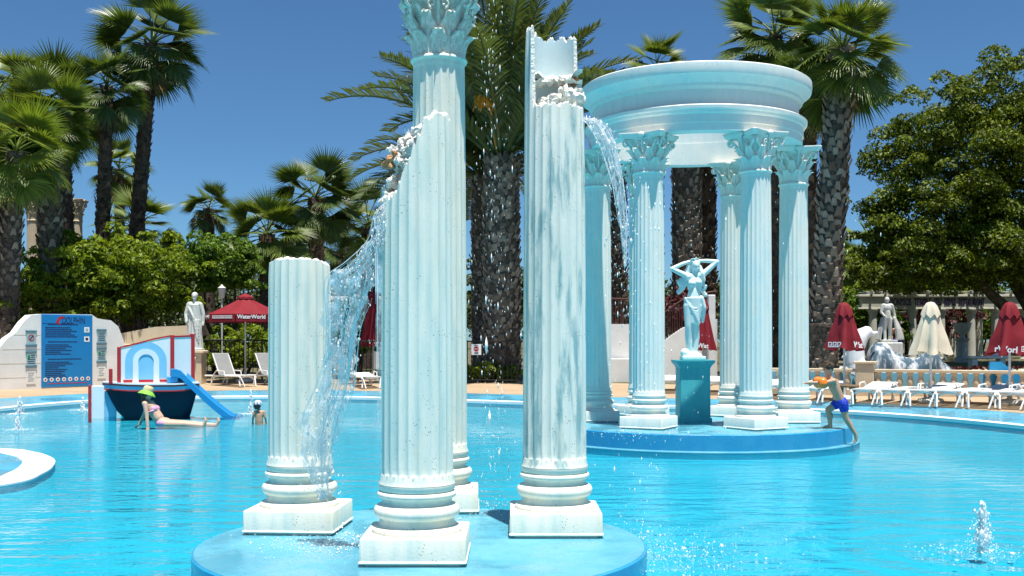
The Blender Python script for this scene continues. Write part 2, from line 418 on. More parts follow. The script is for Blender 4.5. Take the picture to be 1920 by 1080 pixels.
# ------------------------------------------------------------------ mesh helpers
class MB:
    def __init__(self):
        self.v, self.f = [], []

    def add(self, vs, fs):
        o = len(self.v)
        self.v += [tuple(p) for p in vs]
        self.f += [tuple(i + o for i in q) for q in fs]
        return self

    def box(self, x0, x1, y0, y1, z0, z1, M=None):
        vs = [(x, y, z) for z in (z0, z1) for y in (y0, y1) for x in (x0, x1)]
        if M is not None:
            vs = [tuple(M @ Vector(p)) for p in vs]
        return self.add(vs, [(0, 2, 3, 1), (4, 5, 7, 6), (0, 1, 5, 4), (2, 6, 7, 3), (0, 4, 6, 2), (1, 3, 7, 5)])

    def bbox(self, x0, x1, y0, y1, z0, z1, b=0.01, M=None):
        """box with chamfered edges"""
        rings = []
        for z, i in ((z0, b), (z0 + b, 0), (z1 - b, 0), (z1, b)):
            c = b
            xa, xb, ya, yb = x0 + i, x1 - i, y0 + i, y1 - i
            rings.append([(xa + c, ya, z), (xb - c, ya, z), (xb, ya + c, z), (xb, yb - c, z), (xb - c, yb, z), (xa + c, yb, z), (xa, yb - c, z), (xa, ya + c, z)])
        if M is not None:
            rings = [[tuple(M @ Vector(p)) for p in r] for r in rings]
        return self.loft(rings)

    def loft(self, rings, cap0=True, cap1=True, closed=True):
        n = len(rings[0])
        o = len(self.v)
        fs = []
        for r in rings:
            self.v += [tuple(p) for p in r]
        for k in range(len(rings) - 1):
            for i in range(n if closed else n - 1):
                j = (i + 1) % n
                fs.append((o + k * n + i, o + k * n + j, o + (k + 1) * n + j, o + (k + 1) * n + i))
        if cap0 and closed:
            fs.append(tuple(o + i for i in reversed(range(n))))
        if cap1 and closed:
            fs.append(tuple(o + (len(rings) - 1) * n + i for i in range(n)))
        self.f += fs
        return self

    def lathe(self, prof, n=24, c=(0, 0, 0), cap0=True, cap1=True):
        return self.loft([[(c[0] + r * math.cos(2 * PI * i / n), c[1] + r * math.sin(2 * PI * i / n), c[2] + z) for i in range(n)] for r, z in prof], cap0, cap1)

    def tube(self, pts, radii, n=8, cap=True):
        pts = [Vector(p) for p in pts]
        if isinstance(radii, (int, float)):
            radii = [radii] * len(pts)
        rings = []
        up = None
        for i, p in enumerate(pts):
            a, b = pts[max(0, i - 1)], pts[min(len(pts) - 1, i + 1)]
            t = (b - a).normalized()
            if up is None:
                up = Vector((0, 0, 1)) if abs(t.z) < 0.9 else Vector((1, 0, 0))
            s = t.cross(up)
            if s.length < 1e-5:
                s = t.cross(Vector((0, 1, 0)))
            s.normalize()
            up = s.cross(t).normalized()
            rings.append([p + (s * math.cos(2 * PI * k / n) + up * math.sin(2 * PI * k / n)) * radii[i] for k in range(n)])
        return self.loft(rings, cap, cap)

    def ell(self, c, r, nu=12, nv=8, M=None):
        c = Vector(c)
        if isinstance(r, (int, float)):
            r = (r, r, r)
        vs = [Vector((0, 0, -r[2]))]
        for j in range(1, nv):
            th = PI * j / nv - PI / 2
            for i in range(nu):
                a = 2 * PI * i / nu
                vs.append(Vector((r[0] * math.cos(th) * math.cos(a), r[1] * math.cos(th) * math.sin(a), r[2] * math.sin(th))))
        vs.append(Vector((0, 0, r[2])))
        if M is not None:
            vs = [M @ p for p in vs]
        fs = []
        for i in range(nu):
            k = (i + 1) % nu
            fs.append((0, 1 + k, 1 + i))
            for j in range(nv - 2):
                fs.append((1 + j * nu + i, 1 + j * nu + k, 1 + (j + 1) * nu + k, 1 + (j + 1) * nu + i))
            fs.append((1 + (nv - 2) * nu + i, 1 + (nv - 2) * nu + k, len(vs) - 1))
        return self.add([p + c for p in vs], fs)

    def cap(self, p0, r0, p1, r1, n=12):
        """tapered capsule"""
        p0, p1 = Vector(p0), Vector(p1)
        self.tube([p0, p0.lerp(p1, 0.5), p1], [r0, (r0 + r1) / 2, r1], n)
        self.ell(p0, r0 * 0.995, n, 8)
        self.ell(p1, r1 * 0.995, n, 8)
        return self

    def chain(self, pts, radii, n=12):
        for i in range(len(pts) - 1):
            self.cap(pts[i], radii[i], pts[i + 1], radii[i + 1], n)
        return self

    def prism(self, poly, a0, a1, axis='y', M=None):
        """extrude a polygon: axis 'y': (x,z) points from y=a0 to a1; axis 'z': (x,y) points"""
        if axis == 'y':
            r0 = [(x, a0, z) for x, z in poly]
            r1 = [(x, a1, z) for x, z in poly]
        else:
            r0 = [(x, y, a0) for x, y in poly]
            r1 = [(x, y, a1) for x, y in poly]
        if M is not None:
            r0 = [tuple(M @ Vector(p)) for p in r0]
            r1 = [tuple(M @ Vector(p)) for p in r1]
        return self.loft([r0, r1])

    def mesh(self, name, mat, smooth=35):
        me = bpy.data.meshes.new(name)
        me.from_pydata(self.v, [], self.f)
        finish_mesh(me, mat, smooth)
        return me

    def build(self, name, mat, parent=None, smooth=35, loc=None, rot=None, kind=None):
        return put(name, self.mesh(name, mat, smooth), parent, loc, rot, kind=kind)


def finish_mesh(me, mat, smooth=35, fix=True):
    if fix:
        import bmesh
        bm = bmesh.new()
        bm.from_mesh(me)
        bmesh.ops.recalc_face_normals(bm, faces=bm.faces)
        bm.to_mesh(me)
        bm.free()
    me.materials.append(MAT[mat] if isinstance(mat, str) else mat)
    if smooth:
        me.polygons.foreach_set('use_smooth', [True] * len(me.polygons))
        if smooth < 180:
            me.set_sharp_from_angle(angle=R(smooth))
    me.update()


def put(name, me, parent=None, loc=None, rot=None, scale=None, kind=None):
    o = bpy.data.objects.new(name, me)
    COL.objects.link(o)
    if parent is not None:
        o.parent = parent
    if loc is not None:
        o.location = loc
    if rot is not None:
        o.rotation_euler = rot if not isinstance(rot, (int, float)) else (0, 0, rot)
    if scale is not None:
        o.scale = scale if not isinstance(scale, (int, float)) else (scale,) * 3
    if kind:
        o['kind'] = kind
    return o


def np_mesh(name, verts, faces, mat, smooth=0):
    """verts (n,3), faces (m,k) numpy arrays"""
    me = bpy.data.meshes.new(name)
    nv, (nf, k) = len(verts), faces.shape
    me.vertices.add(nv)
    me.vertices.foreach_set('co', np.asarray(verts, dtype=np.float32).ravel())
    me.loops.add(nf * k)
    me.loops.foreach_set('vertex_index', faces.astype(np.int32).ravel())
    me.polygons.add(nf)
    me.polygons.foreach_set('loop_start', np.arange(0, nf * k, k, dtype=np.int32))
    me.update(calc_edges=True)
    me.validate()
    finish_mesh(me, mat, smooth, fix=False)
    return me


def thing(name, label, cat, loc=(0, 0, 0), rz=0, group=None):
    o = bpy.data.objects.new(name, None)
    o.empty_display_size = 0.2
    COL.objects.link(o)
    o.location = loc
    o.rotation_euler = (0, 0, rz)
    return tag(o, label, cat, group)


def tag(o, label, cat, group=None):
    o['label'] = label
    o['category'] = cat
    if group:
        o['group'] = group
    return o


def struct(o):
    o['kind'] = 'structure'
    return o


def copy_tree(o, parent=None, loc=None, rz=None, label=None):
    c = o.copy()
    COL.objects.link(c)
    c.parent = parent
    for ch in o.children:
        copy_tree(ch, c)
    if loc is not None:
        c.location = loc
    if rz is not None:
        c.rotation_euler = (0, 0, rz)
    if label:
        c['label'] = label
    return c


def text_part(name, s, size, mat, parent, loc, rot, extrude=0.003, align='CENTER', bold=0.0, sx=1.0):
    cu = bpy.data.curves.new(name, 'FONT')
    cu.body = s
    cu.size = size
    cu.extrude = extrude
    cu.offset = bold
    cu.align_x = align
    cu.align_y = 'CENTER'
    t = bpy.data.objects.new(name, cu)
    COL.objects.link(t)
    bpy.context.view_layer.update()
    me = bpy.data.meshes.new_from_object(t.evaluated_get(bpy.context.evaluated_depsgraph_get()))
    bpy.data.objects.remove(t)
    bpy.data.curves.remove(cu)
    me.name = name
    me.materials.clear()
    finish_mesh(me, mat, 0)
    return put(name, me, parent, loc, rot, (sx, 1, 1))


def remeshed(mb, name, mat, voxel=0.012, smooth_it=4, factor=0.5):
    """fuse overlapping closed shapes into one continuous surface"""
    me = bpy.data.meshes.new(name)
    me.from_pydata(mb.v, [], mb.f)
    o = bpy.data.objects.new(name, me)
    COL.objects.link(o)
    r = o.modifiers.new('fuse', 'REMESH')
    r.mode = 'VOXEL'
    r.voxel_size = voxel
    if smooth_it:
        s = o.modifiers.new('smooth', 'SMOOTH')
        s.iterations = smooth_it
        s.factor = factor
    bpy.context.view_layer.update()
    out = bpy.data.meshes.new_from_object(o.evaluated_get(bpy.context.evaluated_depsgraph_get()))
    bpy.data.objects.remove(o)
    bpy.data.meshes.remove(me)
    out.name = name
    out.materials.clear()
    finish_mesh(out, mat, 180, fix=False)
    return out


# ------------------------------------------------------------------ pool outline and ground
PTS = [(-12.9, 24.3), (-12.7, 26.5), (-12.25, 28.9), (-11.1, 31.0), (-9.0, 32.1), (-6.5, 32.3), (-4.1, 31.6), (-1.3, 30.1), (1.5, 28.6),
       (3.96, 27.5), (6.9, 26.4), (8.9, 24.1), (10.1, 21.0), (10.9, 17.0), (11.3, 12), (10.5, 6), (7.5, 0.5), (3, -2.2), (-3, -2.6), (-9, -0.5), (-12.6, 5), (-13.3, 12), (-13.2, 19)]


def catmull(pts, per=8, closed=True):
    n = len(pts)
    out = []
    for i in range(n):
        p0, p1, p2, p3 = (np.array(pts[(i + k) % n], float) for k in (-1, 0, 1, 2))
        for t in np.arange(per) / per:
            out.append(0.5 * ((2 * p1) + (-p0 + p2) * t + (2 * p0 - 5 * p1 + 4 * p2 - p3) * t * t + (-p0 + 3 * p1 - 3 * p2 + p3) * t ** 3))
    return np.array(out)


OUT = catmull(PTS, 8)
tang = np.roll(OUT, -1, 0) - np.roll(OUT, 1, 0)
tang /= np.linalg.norm(tang, axis=1)[:, None]
NRM = np.stack([-tang[:, 1], tang[:, 0]], 1)           # outline runs clockwise: left normal points out
if ((OUT[0] + NRM[0] - np.array([-1, 14])) ** 2).sum() < ((OUT[0] - np.array([-1, 14])) ** 2).sum():
    NRM = -NRM


def z_of_d(d):
    if d < 1.5:
        return 0.10 + 0.10 * max(0, d - 0.18) / 1.32
    return 0.20 + 0.034 * (min(d, 32) - 1.5)


def ground_z(x, y):
    d = np.sqrt(((OUT - np.array([x, y])) ** 2).sum(1)).min()
    return z_of_d(d)


def G(x, y, dz=0.0):
    return Vector((x, y, ground_z(x, y) + dz))


def ring_strip(name, offs, mat, smooth=60):
    rings = []
    for d, z in offs:
        p = OUT + NRM * d
        if d > 20:
            c = np.array([-1.0, 14.0])
            u = (OUT - c) / np.linalg.norm(OUT - c, axis=1)[:, None]
            p = OUT + u * d
        rings.append([(q[0], q[1], z) for q in p])
    return struct(MB().loft(rings, False, False).build(name, mat, None, smooth))


ring_strip('pool_side', [(0.0, -0.12), (0.0, 0.012)], 'pool_floor')
ring_strip('pool_curb', [(0.0, 0.013), (0.0, 0.085), (0.03, 0.102), (0.15, 0.102), (0.18, 0.09)], 'white_rim')
ring_strip('pool_rim', [(0.181, 0.094), (0.6, 0.128), (1.1, 0.165), (1.5, 0.198)], 'band')
ring_strip('deck', [(1.501, 0.202), (2.5, z_of_d(2.5)), (4, z_of_d(4)), (6.6, z_of_d(6.6))], 'deck')
ring_strip('ground', [(6.601, z_of_d(6.6) - 0.003), (9, z_of_d(9)), (12, z_of_d(12)), (16, z_of_d(16)), (24, z_of_d(24)), (32, z_of_d(32)), (80, z_of_d(32)), (900, z_of_d(32))], 'earth')


def flat_sheet(name, P2, z, mat):
    P2 = np.asarray(P2)
    area = (P2[:, 0] * np.roll(P2[:, 1], -1) - np.roll(P2[:, 0], -1) * P2[:, 1]).sum()
    idx = list(range(len(P2))) if area > 0 else list(reversed(range(len(P2))))
    me = bpy.data.meshes.new(name)
    me.from_pydata([(p[0], p[1], z) for p in P2], [], [tuple(idx)])       # faces up
    finish_mesh(me, mat, 0, fix=False)
    return put(name, me)


struct(flat_sheet('pool_floor', OUT + NRM * 0.02, -0.09, 'pool_floor'))
struct(flat_sheet('water', OUT + NRM * 0.005, 0.0, 'water'))

# raised pool ledge at the left
LEDGE = [(-8.3, 17.1), (-7.35, 16.5), (-6.75, 15.7), (-6.4, 14.9), (-6.15, 14.0), (-6.1, 12.9), (-7.2, 11.6), (-9.5, 10.2), (-12, 11), (-13.1, 14), (-11.5, 17.3)]
LO = catmull(LEDGE, 5)
lt = np.roll(LO, -1, 0) - np.roll(LO, 1, 0)
lt /= np.linalg.norm(lt, axis=1)[:, None]
LN = np.stack([-lt[:, 1], lt[:, 0]], 1)
cc = LO.mean(0)
if ((LO[0] + LN[0] - cc) ** 2).sum() > ((LO[0] - cc) ** 2).sum():
    LN = -LN
ledge = thing('pool_ledge', 'raised blue pool ledge edged by a broad white rim', 'pool ledge', (0, 0, 0))
MB().loft([[(q[0], q[1], z) for q in LO] for z in (-0.12, 0.004)], False, False).build('side', 'pool_floor', ledge)
rr = [[(q[0], q[1], z) for q in LO + LN * d] for d, z in ((0, 0.005), (0, 0.028), (0.03, 0.042), (0.42, 0.042), (0.44, 0.02))]
MB().loft(rr, False, False).build('rim', 'white_rim', ledge)
MB().add([(q[0], q[1], 0.03) for q in LO + LN * 0.43], [tuple(range(len(LO)))]).build('floor', 'band', ledge)
# ------------------------------------------------------------------ columns
NFL = 22
PERF = 8
NA = NFL * PERF
Z_PL, Z_BASE, Z_NECK, Z_TOP = 0.20, 0.55, 4.30, 4.93


def fl_depth(i):
    p = (i % PERF) / PERF
    u = (p - 0.5) / 0.40
    return math.sqrt(max(0.0, 1 - u * u)) if abs(u) < 1 else 0.0


def r_shaft(z):
    t = (z - Z_BASE) / (Z_NECK - Z_BASE)
    return 0.268 - 0.022 * t ** 1.6


def shaft_ring(z, depth, extra=0.0):
    return [((r_shaft(z) + extra - depth * fl_depth(i)) * math.cos(2 * PI * i / NA), (r_shaft(z) + extra - depth * fl_depth(i)) * math.sin(2 * PI * i / NA), z) for i in range(NA)]


FD = 0.0125
mb = MB()
rings = [shaft_ring(Z_BASE, 0, 0.014), shaft_ring(Z_BASE + 0.035, 0, 0.002), shaft_ring(Z_BASE + 0.07, 0), shaft_ring(Z_BASE + 0.075, FD * 0.55), shaft_ring(Z_BASE + 0.09, FD * 0.85), shaft_ring(Z_BASE + 0.12, FD)]
for k in range(1, 8):
    rings.append(shaft_ring(Z_BASE + 0.12 + (Z_NECK - 0.20 - Z_BASE - 0.12) * k / 8, FD))
rings += [shaft_ring(Z_NECK - 0.14, FD), shaft_ring(Z_NECK - 0.11, FD * 0.8), shaft_ring(Z_NECK - 0.095, FD * 0.45), shaft_ring(Z_NECK - 0.09, 0), shaft_ring(Z_NECK - 0.05, 0),
          shaft_ring(Z_NECK - 0.045, 0, 0.016), shaft_ring(Z_NECK - 0.03, 0, 0.026), shaft_ring(Z_NECK - 0.012, 0, 0.022), shaft_ring(Z_NECK, 0, 0.0)]
mb.loft(rings)
ME_SHAFT = mb.mesh('shaft', 'column', 40)


def torus_prof(r, z0, z1, bulge, n=7):
    return [(r + bulge * math.sin(PI * k / n), z0 + (z1 - z0) * (1 - math.cos(PI * k / n)) / 2) for k in range(n + 1)]


BASE_PROF = [(0.330, Z_PL), (0.335, Z_PL + 0.02), (0.325, Z_PL + 0.035), (0.285, Z_PL + 0.05), (0.272, Z_PL + 0.09)] + torus_prof(0.272, Z_PL + 0.10, Z_PL + 0.20, 0.048) + \
    [(0.262, Z_PL + 0.205), (0.256, Z_PL + 0.225), (0.262, Z_PL + 0.245)] + torus_prof(0.268, Z_PL + 0.248, Z_PL + 0.298, 0.026) + [(0.272, Z_PL + 0.302), (0.282, Z_PL + 0.315), (0.282, Z_PL + 0.345), (0.27, Z_BASE)]
ME_BASE = MB().lathe(BASE_PROF, 64).mesh('base_molding', 'column', 50)
mb = MB()


def sq_ring(h, z, c=0.02, wob=0.0):
    pts = []
    for (sx, sy) in ((-1, -1), (1, -1), (1, 1), (-1, 1)):
        for k in range(7):
            pass
    per = []
    cs = [(-h, -h), (h, -h), (h, h), (-h, h)]
    for k in range(4):
        a, b = Vector(cs[k]), Vector(cs[(k + 1) % 4])
        d = (b - a).normalized()
        a2, b2 = a + d * c, b - d * c
        for t in (0, 0.17, 0.33, 0.5, 0.67, 0.83, 1):
            p = a2.lerp(b2, t)
            w_ = wob * mnoise.noise(Vector((p.x * 9, p.y * 9, z * 7)))
            per.append((p.x * (1 + w_), p.y * (1 + w_), z))
    return per


mb.loft([sq_ring(0.345, -0.02), sq_ring(0.345, 0.018), sq_ring(0.378, 0.02, 0.012), sq_ring(0.385, 0.028, 0.012), sq_ring(0.383, 0.035, 0.012), sq_ring(0.376, 0.04, 0.012, 0.006), sq_ring(0.376, 0.190, 0.012, 0.006), sq_ring(0.373, 0.197, 0.012, 0.004), sq_ring(0.368, Z_PL, 0.014, 0.0)])
ME_PLINTH = mb.mesh('plinth', 'column', 40)


# Corinthian capital: bell, two rows of leaves, corner volutes, concave abacus
def leaf_grid(h, w, r0, curl, nu=9, nv=9):
    """acanthus leaf standing against the bell at angle 0 (facing +x)"""
    vs, fs = [], []
    for j in range(nv):
        t = j / (nv - 1)
        base_r = r0 + 0.05 * t * t
        out = 0.0
        z = h * t
        if t > 0.62:
            u = (t - 0.62) / 0.38
            out = curl * math.sin(u * PI * 0.55)
            z = h * (0.62 + 0.38 * math.sin(u * PI / 2) * (1.0 if u < 0.7 else 1 - (u - 0.7) * 0.9))
        wid = w * (0.62 + 0.55 * math.sin(PI * min(1, t * 1.05)) ** 0.8) * (1 - 0.55 * max(0, t - 0.6) / 0.4)
        lobe = 1 + 0.16 * math.sin(t * PI * 7)
        for i in range(nu):
            s = (i / (nu - 1) - 0.5) * 2
            rib = 0.012 * math.cos(s * PI * 3) + 0.016 * math.exp(-(s / 0.16) ** 2)
            a = s * wid * lobe * 0.5 / max(base_r, 0.05)
            rad = base_r + out * (1 - 0.35 * abs(s)) + rib * (0.5 + t * 0.5) - 0.012 * abs(s)
            vs.append((rad * math.cos(a), rad * math.sin(a), z))
    for j in range(nv - 1):
        for i in range(nu - 1):
            k = j * nu + i
            fs.append((k, k + 1, k + nu + 1, k + nu))
    nb = len(vs)                                # give the leaf thickness
    vs += [(x * 0.955, y * 0.955, z) for x, y, z in vs]
    fs += [tuple(q + nb for q in reversed(f)) for f in fs]
    edge = [i for i in range(nu)] + [j * nu + nu - 1 for j in range(1, nv)] + [(nv - 1) * nu + i for i in range(nu - 2, -1, -1)] + [j * nu for j in range(nv - 2, 0, -1)]
    for a, b in zip(edge, edge[1:] + edge[:1]):
        fs.append((a, a + nb, b + nb, b))
    return vs, fs


def rotz_pts(vs, a, dz=0.0, s=1.0):
    c, sn = math.cos(a), math.sin(a)
    return [(x * c - y * sn, x * sn + y * c, z * s + dz) for x, y, z in vs]


H_CAP = Z_TOP - Z_NECK


def bell_mb():
    return MB().lathe([(0.232, 0), (0.230, 0.10), (0.232, 0.25), (0.245, 0.38), (0.285, 0.49), (0.315, 0.535), (0.31, 0.55)], 40)


def abacus_mb():
    def ring(z, half, dip):
        pts = []
        for k in range(4):
            a0 = PI / 4 + k * PI / 2
            p0 = Vector((half * 1.414 * math.cos(a0), half * 1.414 * math.sin(a0)))
            p1 = Vector((half * 1.414 * math.cos(a0 + PI / 2), half * 1.414 * math.sin(a0 + PI / 2)))
            d = (p1 - p0).normalized()
            nrm = Vector((math.cos(a0 + PI / 4), math.sin(a0 + PI / 4)))
            p0, p1 = p0 + d * 0.05, p1 - d * 0.05
            for t in range(9):
                u = t / 8
                q = p0.lerp(p1, u) - nrm * dip * math.sin(PI * u)
                pts.append((q.x, q.y, z))
        return pts
    return MB().loft([ring(0.535, 0.36, 0.075), ring(0.56, 0.375, 0.075), ring(0.575, 0.38, 0.078), ring(0.585, 0.395, 0.08), ring(0.615, 0.405, 0.08), ring(H_CAP, 0.40, 0.08)])


def volute_mb():
    """one corner volute pointing along +x"""
    m = MB()
    for side in (-1, 1):
        pts, rad = [], []
        for k in range(26):
            t = k / 25
            if t < 0.45:
                u = t / 0.45
                pts.append(((0.27 + 0.13 * u ** 1.4), side * (0.085 - 0.06 * u), 0.33 + 0.185 * u))
            else:
                u = (t - 0.45) / 0.55
                ang = PI / 2 - u * PI * 2.6
                rd = 0.058 * (1 - u * 0.72)
                pts.append((0.405 + rd * math.cos(ang), side * (0.025 + 0.012 * u), 0.46 + rd * math.sin(ang)))
            rad.append(0.022 * (1 - 0.4 * t))
        m.tube(pts, rad, 7)
    # small inner scrolls and rosette on the face
    return m


def scroll_mb():
    m = MB()
    for side in (-1, 1):
        pts, rad = [], []
        for k in range(20):
            t = k / 19
            ang = -PI / 2 + t * PI * 2.2
            rd = 0.05 * (1 - t * 0.7)
            pts.append((0.285 + 0.02 * t, side * (0.055 + rd * math.cos(ang) * 0.9), 0.44 + rd * math.sin(ang) + 0.01))
            rad.append(0.014 * (1 - 0.3 * t))
        m.tube(pts, rad, 6)
    m.ell((0.345, 0, 0.585), (0.03, 0.055, 0.05), 10, 6)
    m.tube([(0.29, 0, 0.30), (0.315, 0, 0.42), (0.33, 0, 0.54)], [0.012, 0.015, 0.018], 6)
    return m


ME_LEAF_LOW = MB().add(*leaf_grid(0.225, 0.185, 0.238, 0.055)).mesh('acanthus_leaf', 'tall_capital', 60)
ME_LEAF_HIGH = MB().add(*leaf_grid(0.40, 0.17, 0.240, 0.075)).mesh('acanthus_leaf', 'tall_capital', 60)


def capital_all():
    m = bell_mb()
    ab = abacus_mb()
    m.add(ab.v, ab.f)
    for k in range(8):
        vs, fs = leaf_grid(0.225, 0.185, 0.238, 0.055)
        m.add(rotz_pts(vs, k * PI / 4), fs)
        vs, fs = leaf_grid(0.40, 0.17, 0.240, 0.075)
        m.add(rotz_pts(vs, k * PI / 4 + PI / 8), fs)
    vm, sm = volute_mb(), scroll_mb()
    for k in range(4):
        m.add(rotz_pts(vm.v, PI / 4 + k * PI / 2), vm.f)
        m.add(rotz_pts(sm.v, k * PI / 2), sm.f)
    return m


ME_CAPITAL = capital_all().mesh('capital', 'temple', 45)


def with_mat(me, mat):
    c = me.copy()
    c.materials.clear()
    c.materials.append(MAT[mat])
    return c


# ------------------------------------------------------------------ front podium and the ruined columns
FP = Vector((-0.71, 8.5, 0.0))
Z_FP = 0.15
pod = thing('ruin_podium', 'low round blue podium under the four ruined columns', 'podium', FP)
MB().lathe([(1.77, -0.22), (1.77, Z_FP - 0.012), (1.755, Z_FP - 0.002)], 96, cap0=False, cap1=False).build('side', 'podium_face', pod)
MB().lathe([(1.756, Z_FP - 0.03), (1.754, Z_FP)], 96, cap0=False).build('top', 'podium', pod)


def broken_shaft(Hf, wall=0.055, floor_drop=0.7, seed=0, chips=0.02, inner_mat='inner'):
    """fluted hollow shaft whose top edge follows Hf(angle); returns outer, inner and rim builders"""
    H = []
    for i in range(NA):
        a = 2 * PI * i / NA
        H.append(Hf(a) + chips * (mnoise.noise(Vector((math.cos(a) * 5, math.sin(a) * 5, seed))) + 0.7 * mnoise.noise(Vector((math.cos(a) * 17, math.sin(a) * 17, seed + 3)))))
    outer = MB()
    zs0 = [(Z_BASE, 0, 0.014), (Z_BASE + 0.035, 0, 0.002), (Z_BASE + 0.07, 0, 0), (Z_BASE + 0.075, FD * 0.55, 0), (Z_BASE + 0.09, FD * 0.85, 0), (Z_BASE + 0.12, FD, 0)]
    rings = [shaft_ring(z, d, e) for z, d, e in zs0]
    n = 14
    for k in range(1, n + 1):
        r = []
        for i in range(NA):
            z = Z_BASE + 0.12 + (H[i] - Z_BASE - 0.12) * k / n
            rad = r_shaft(min(z, Z_NECK)) - FD * fl_depth(i)
            if k == n:
                rad -= 0.006
            a = 2 * PI * i / NA
            r.append((rad * math.cos(a), rad * math.sin(a), z))
        rings.append(r)
    outer.loft(rings, True, False)
    # rough broken rim
    rim = MB()
    rr = []
    for k in range(6):
        t = k / 5
        r = []
        for i in range(NA):
            a = 2 * PI * i / NA
            rad = (r_shaft(min(H[i], Z_NECK)) - FD * fl_depth(i) * (1 - t) - 0.006) * (1 - t) + (r_shaft(2) - wall) * t
            q = Vector((rad * math.cos(a), rad * math.sin(a), H[i]))
            j = mnoise.noise(q * 26 + Vector((seed, 0, 0))) * 0.022 + mnoise.noise(q * 60) * 0.01
            f = 0.0 if k in (0, 5) else 1.0
            r.append((q.x, q.y, q.z + (0.012 + j) * f))
        rr.append(r)
    rim.loft(rr, False, False)
    inner = MB()
    ri = []
    for k in range(7):
        r = []
        for i in range(NA):
            a = 2 * PI * i / NA
            rad = r_shaft(2) - wall
            r.append((rad * math.cos(a), rad * math.sin(a), H[i] - (H[i] - (min(H) - floor_drop)) * k / 6))
        ri.append(r)
    inner.loft(ri, False, True)
    return outer, rim, inner


def front_x(a):
    """x across the shaft as seen from the front (-1..1) and whether the angle faces the front"""
    return math.cos(a), math.sin(a) < 0


def ss(a, b, x):
    t = min(1, max(0, (x - a) / (b - a)))
    return t * t * (3 - 2 * t)


def ruin(label, X, Y, yaw, scale=1.0):
    t = thing('ruined_column', label, 'column', (X, Y, Z_FP + 0.001), 0, 'ruined columns on the podium')
    put('plinth', ME_PLINTH, t, (0, 0, 0), yaw)
    put('base_molding', ME_BASE, t)
    return t


# short stump
def H_short(a):
    x, f = front_x(a)
    return 2.285 - 0.035 * ss(0.75, 1.0, x) - 0.02 * ss(0.7, 1, -x)


c1 = ruin('short ruined column stump with a flat broken top', -1.82, 9.15, R(-4))
o, r_, i_ = broken_shaft(H_short, 0.20, 0.05, 1, 0.010)
sh = o.build('shaft', 'column', c1, 40)
r_.build('broken_edge', 'rubble', sh, 30)
i_.build('inner_face', 'rubble', sh, 60)


# main column, broken in steps with the hollow showing
def H_main(a):
    x, f = front_x(a)
    rg = 0.07 * mnoise.noise(Vector((x * 5.0, 2.0 if f else 7.0, 0.3))) + 0.05 * mnoise.noise(Vector((x * 13.0, 4.0 if f else 9.0, 1.3)))
    if f:
        h = 2.66 + 0.10 * ss(-0.52, -0.46, x) + 0.48 * min(1, max(0, (x + 0.46) / 0.90)) + rg * (1 - 0.7 * ss(0.4, 0.6, x))
    else:
        h = 2.66 + 0.26 * ss(-0.66, -0.58, x) + 0.26 * ss(-0.52, -0.40, x) + 0.06 * ss(0.2, 0.5, x) + rg
    return h


c2 = ruin('thick ruined column broken in steps, water spilling off its low side', -0.705, 7.92, 0)
o, r_, i_ = broken_shaft(H_main, 0.085, 0.25, 5, 0.035)
sh = o.build('shaft', 'column', c2, 40)
r_.build('broken_edge', 'rubble', sh, 30)
i_.build('inner_face', 'inner', sh, 60)
def rubble_mass(spots, seed, parent, mat='rubble', voxel=0.011):
    """crumbled concrete fused from many rough lumps"""
    g = random.Random(seed)
    m = MB()
    for (x, y, z, r) in spots:
        for k in range(4):
            m.ell((x + g.uniform(-r, r) * 0.7, y + g.uniform(-r, r) * 0.7, z + g.uniform(-r, r) * 0.8), (r * g.uniform(0.45, 0.9), r * g.uniform(0.45, 0.9), r * g.uniform(0.4, 0.8)), 8, 6, Matrix.Rotation(g.uniform(0, 3), 4, 'X') @ Matrix.Rotation(g.uniform(0, 3), 4, 'Z'))
    me = remeshed(m, 'rubble', mat, voxel, 0)
    for v in me.vertices:
        q = v.co
        v.co = q + Vector((mnoise.noise(q * 28), mnoise.noise(q * 28 + Vector((9, 0, 0))), mnoise.noise(q * 28 + Vector((0, 9, 0))))) * 0.020 + Vector((mnoise.noise(q * 75), mnoise.noise(q * 75 + Vector((5, 0, 0))), mnoise.noise(q * 75 + Vector((0, 5, 0))))) * 0.008
    me.set_sharp_from_angle(angle=R(30))
    return put('rubble', me, parent)


spots = []
for k in range(15):
    u = k / 14
    spots.append((-0.215 + 0.30 * u, 0.10 - 0.20 * u + 0.05 * math.sin(k * 2.3), 2.70 + 0.50 * u + 0.04 * math.sin(k * 1.7), 0.055 + 0.012 * math.sin(k * 3.1)))
for k in range(7):
    u = k / 6
    spots.append((-0.19 + 0.17 * u, 0.17, 3.02 + 0.16 * u + 0.02 * math.sin(k * 4), 0.05))
for k in range(6):
    spots.append((-0.25 + 0.03 * k, -0.02 - 0.012 * k, 2.655 + 0.012 * (k % 2), 0.032))
rubble_mass(spots, 3, c2)
rubble_mass([(-0.20, 0.02, 2.93, 0.045), (-0.175, 0.0, 2.955, 0.04)], 5, c2, 'rust_brick')


# right column: front broken low, back standing up as a hollow shell
def H_right(a):
    x, f = front_x(a)
    y = math.sin(a)
    low = 3.55
    back = 4.20 - 0.02 * x
    if x > 0.55:
        back = 4.17 - 0.42 * ss(0.80, 0.92, x)
    w_ = ss(-0.55, -0.30, y)
    if x < -0.5:
        w_ = ss(-0.62, -0.5, y)
    if x > 0.5:
        w_ = ss(-0.05, 0.15, y)
        back = 3.80 + (4.19 - 3.80) * ss(0.88, 0.78, x) if False else (4.19 if x < 0.83 else 3.80)
    return low + (back - low) * w_


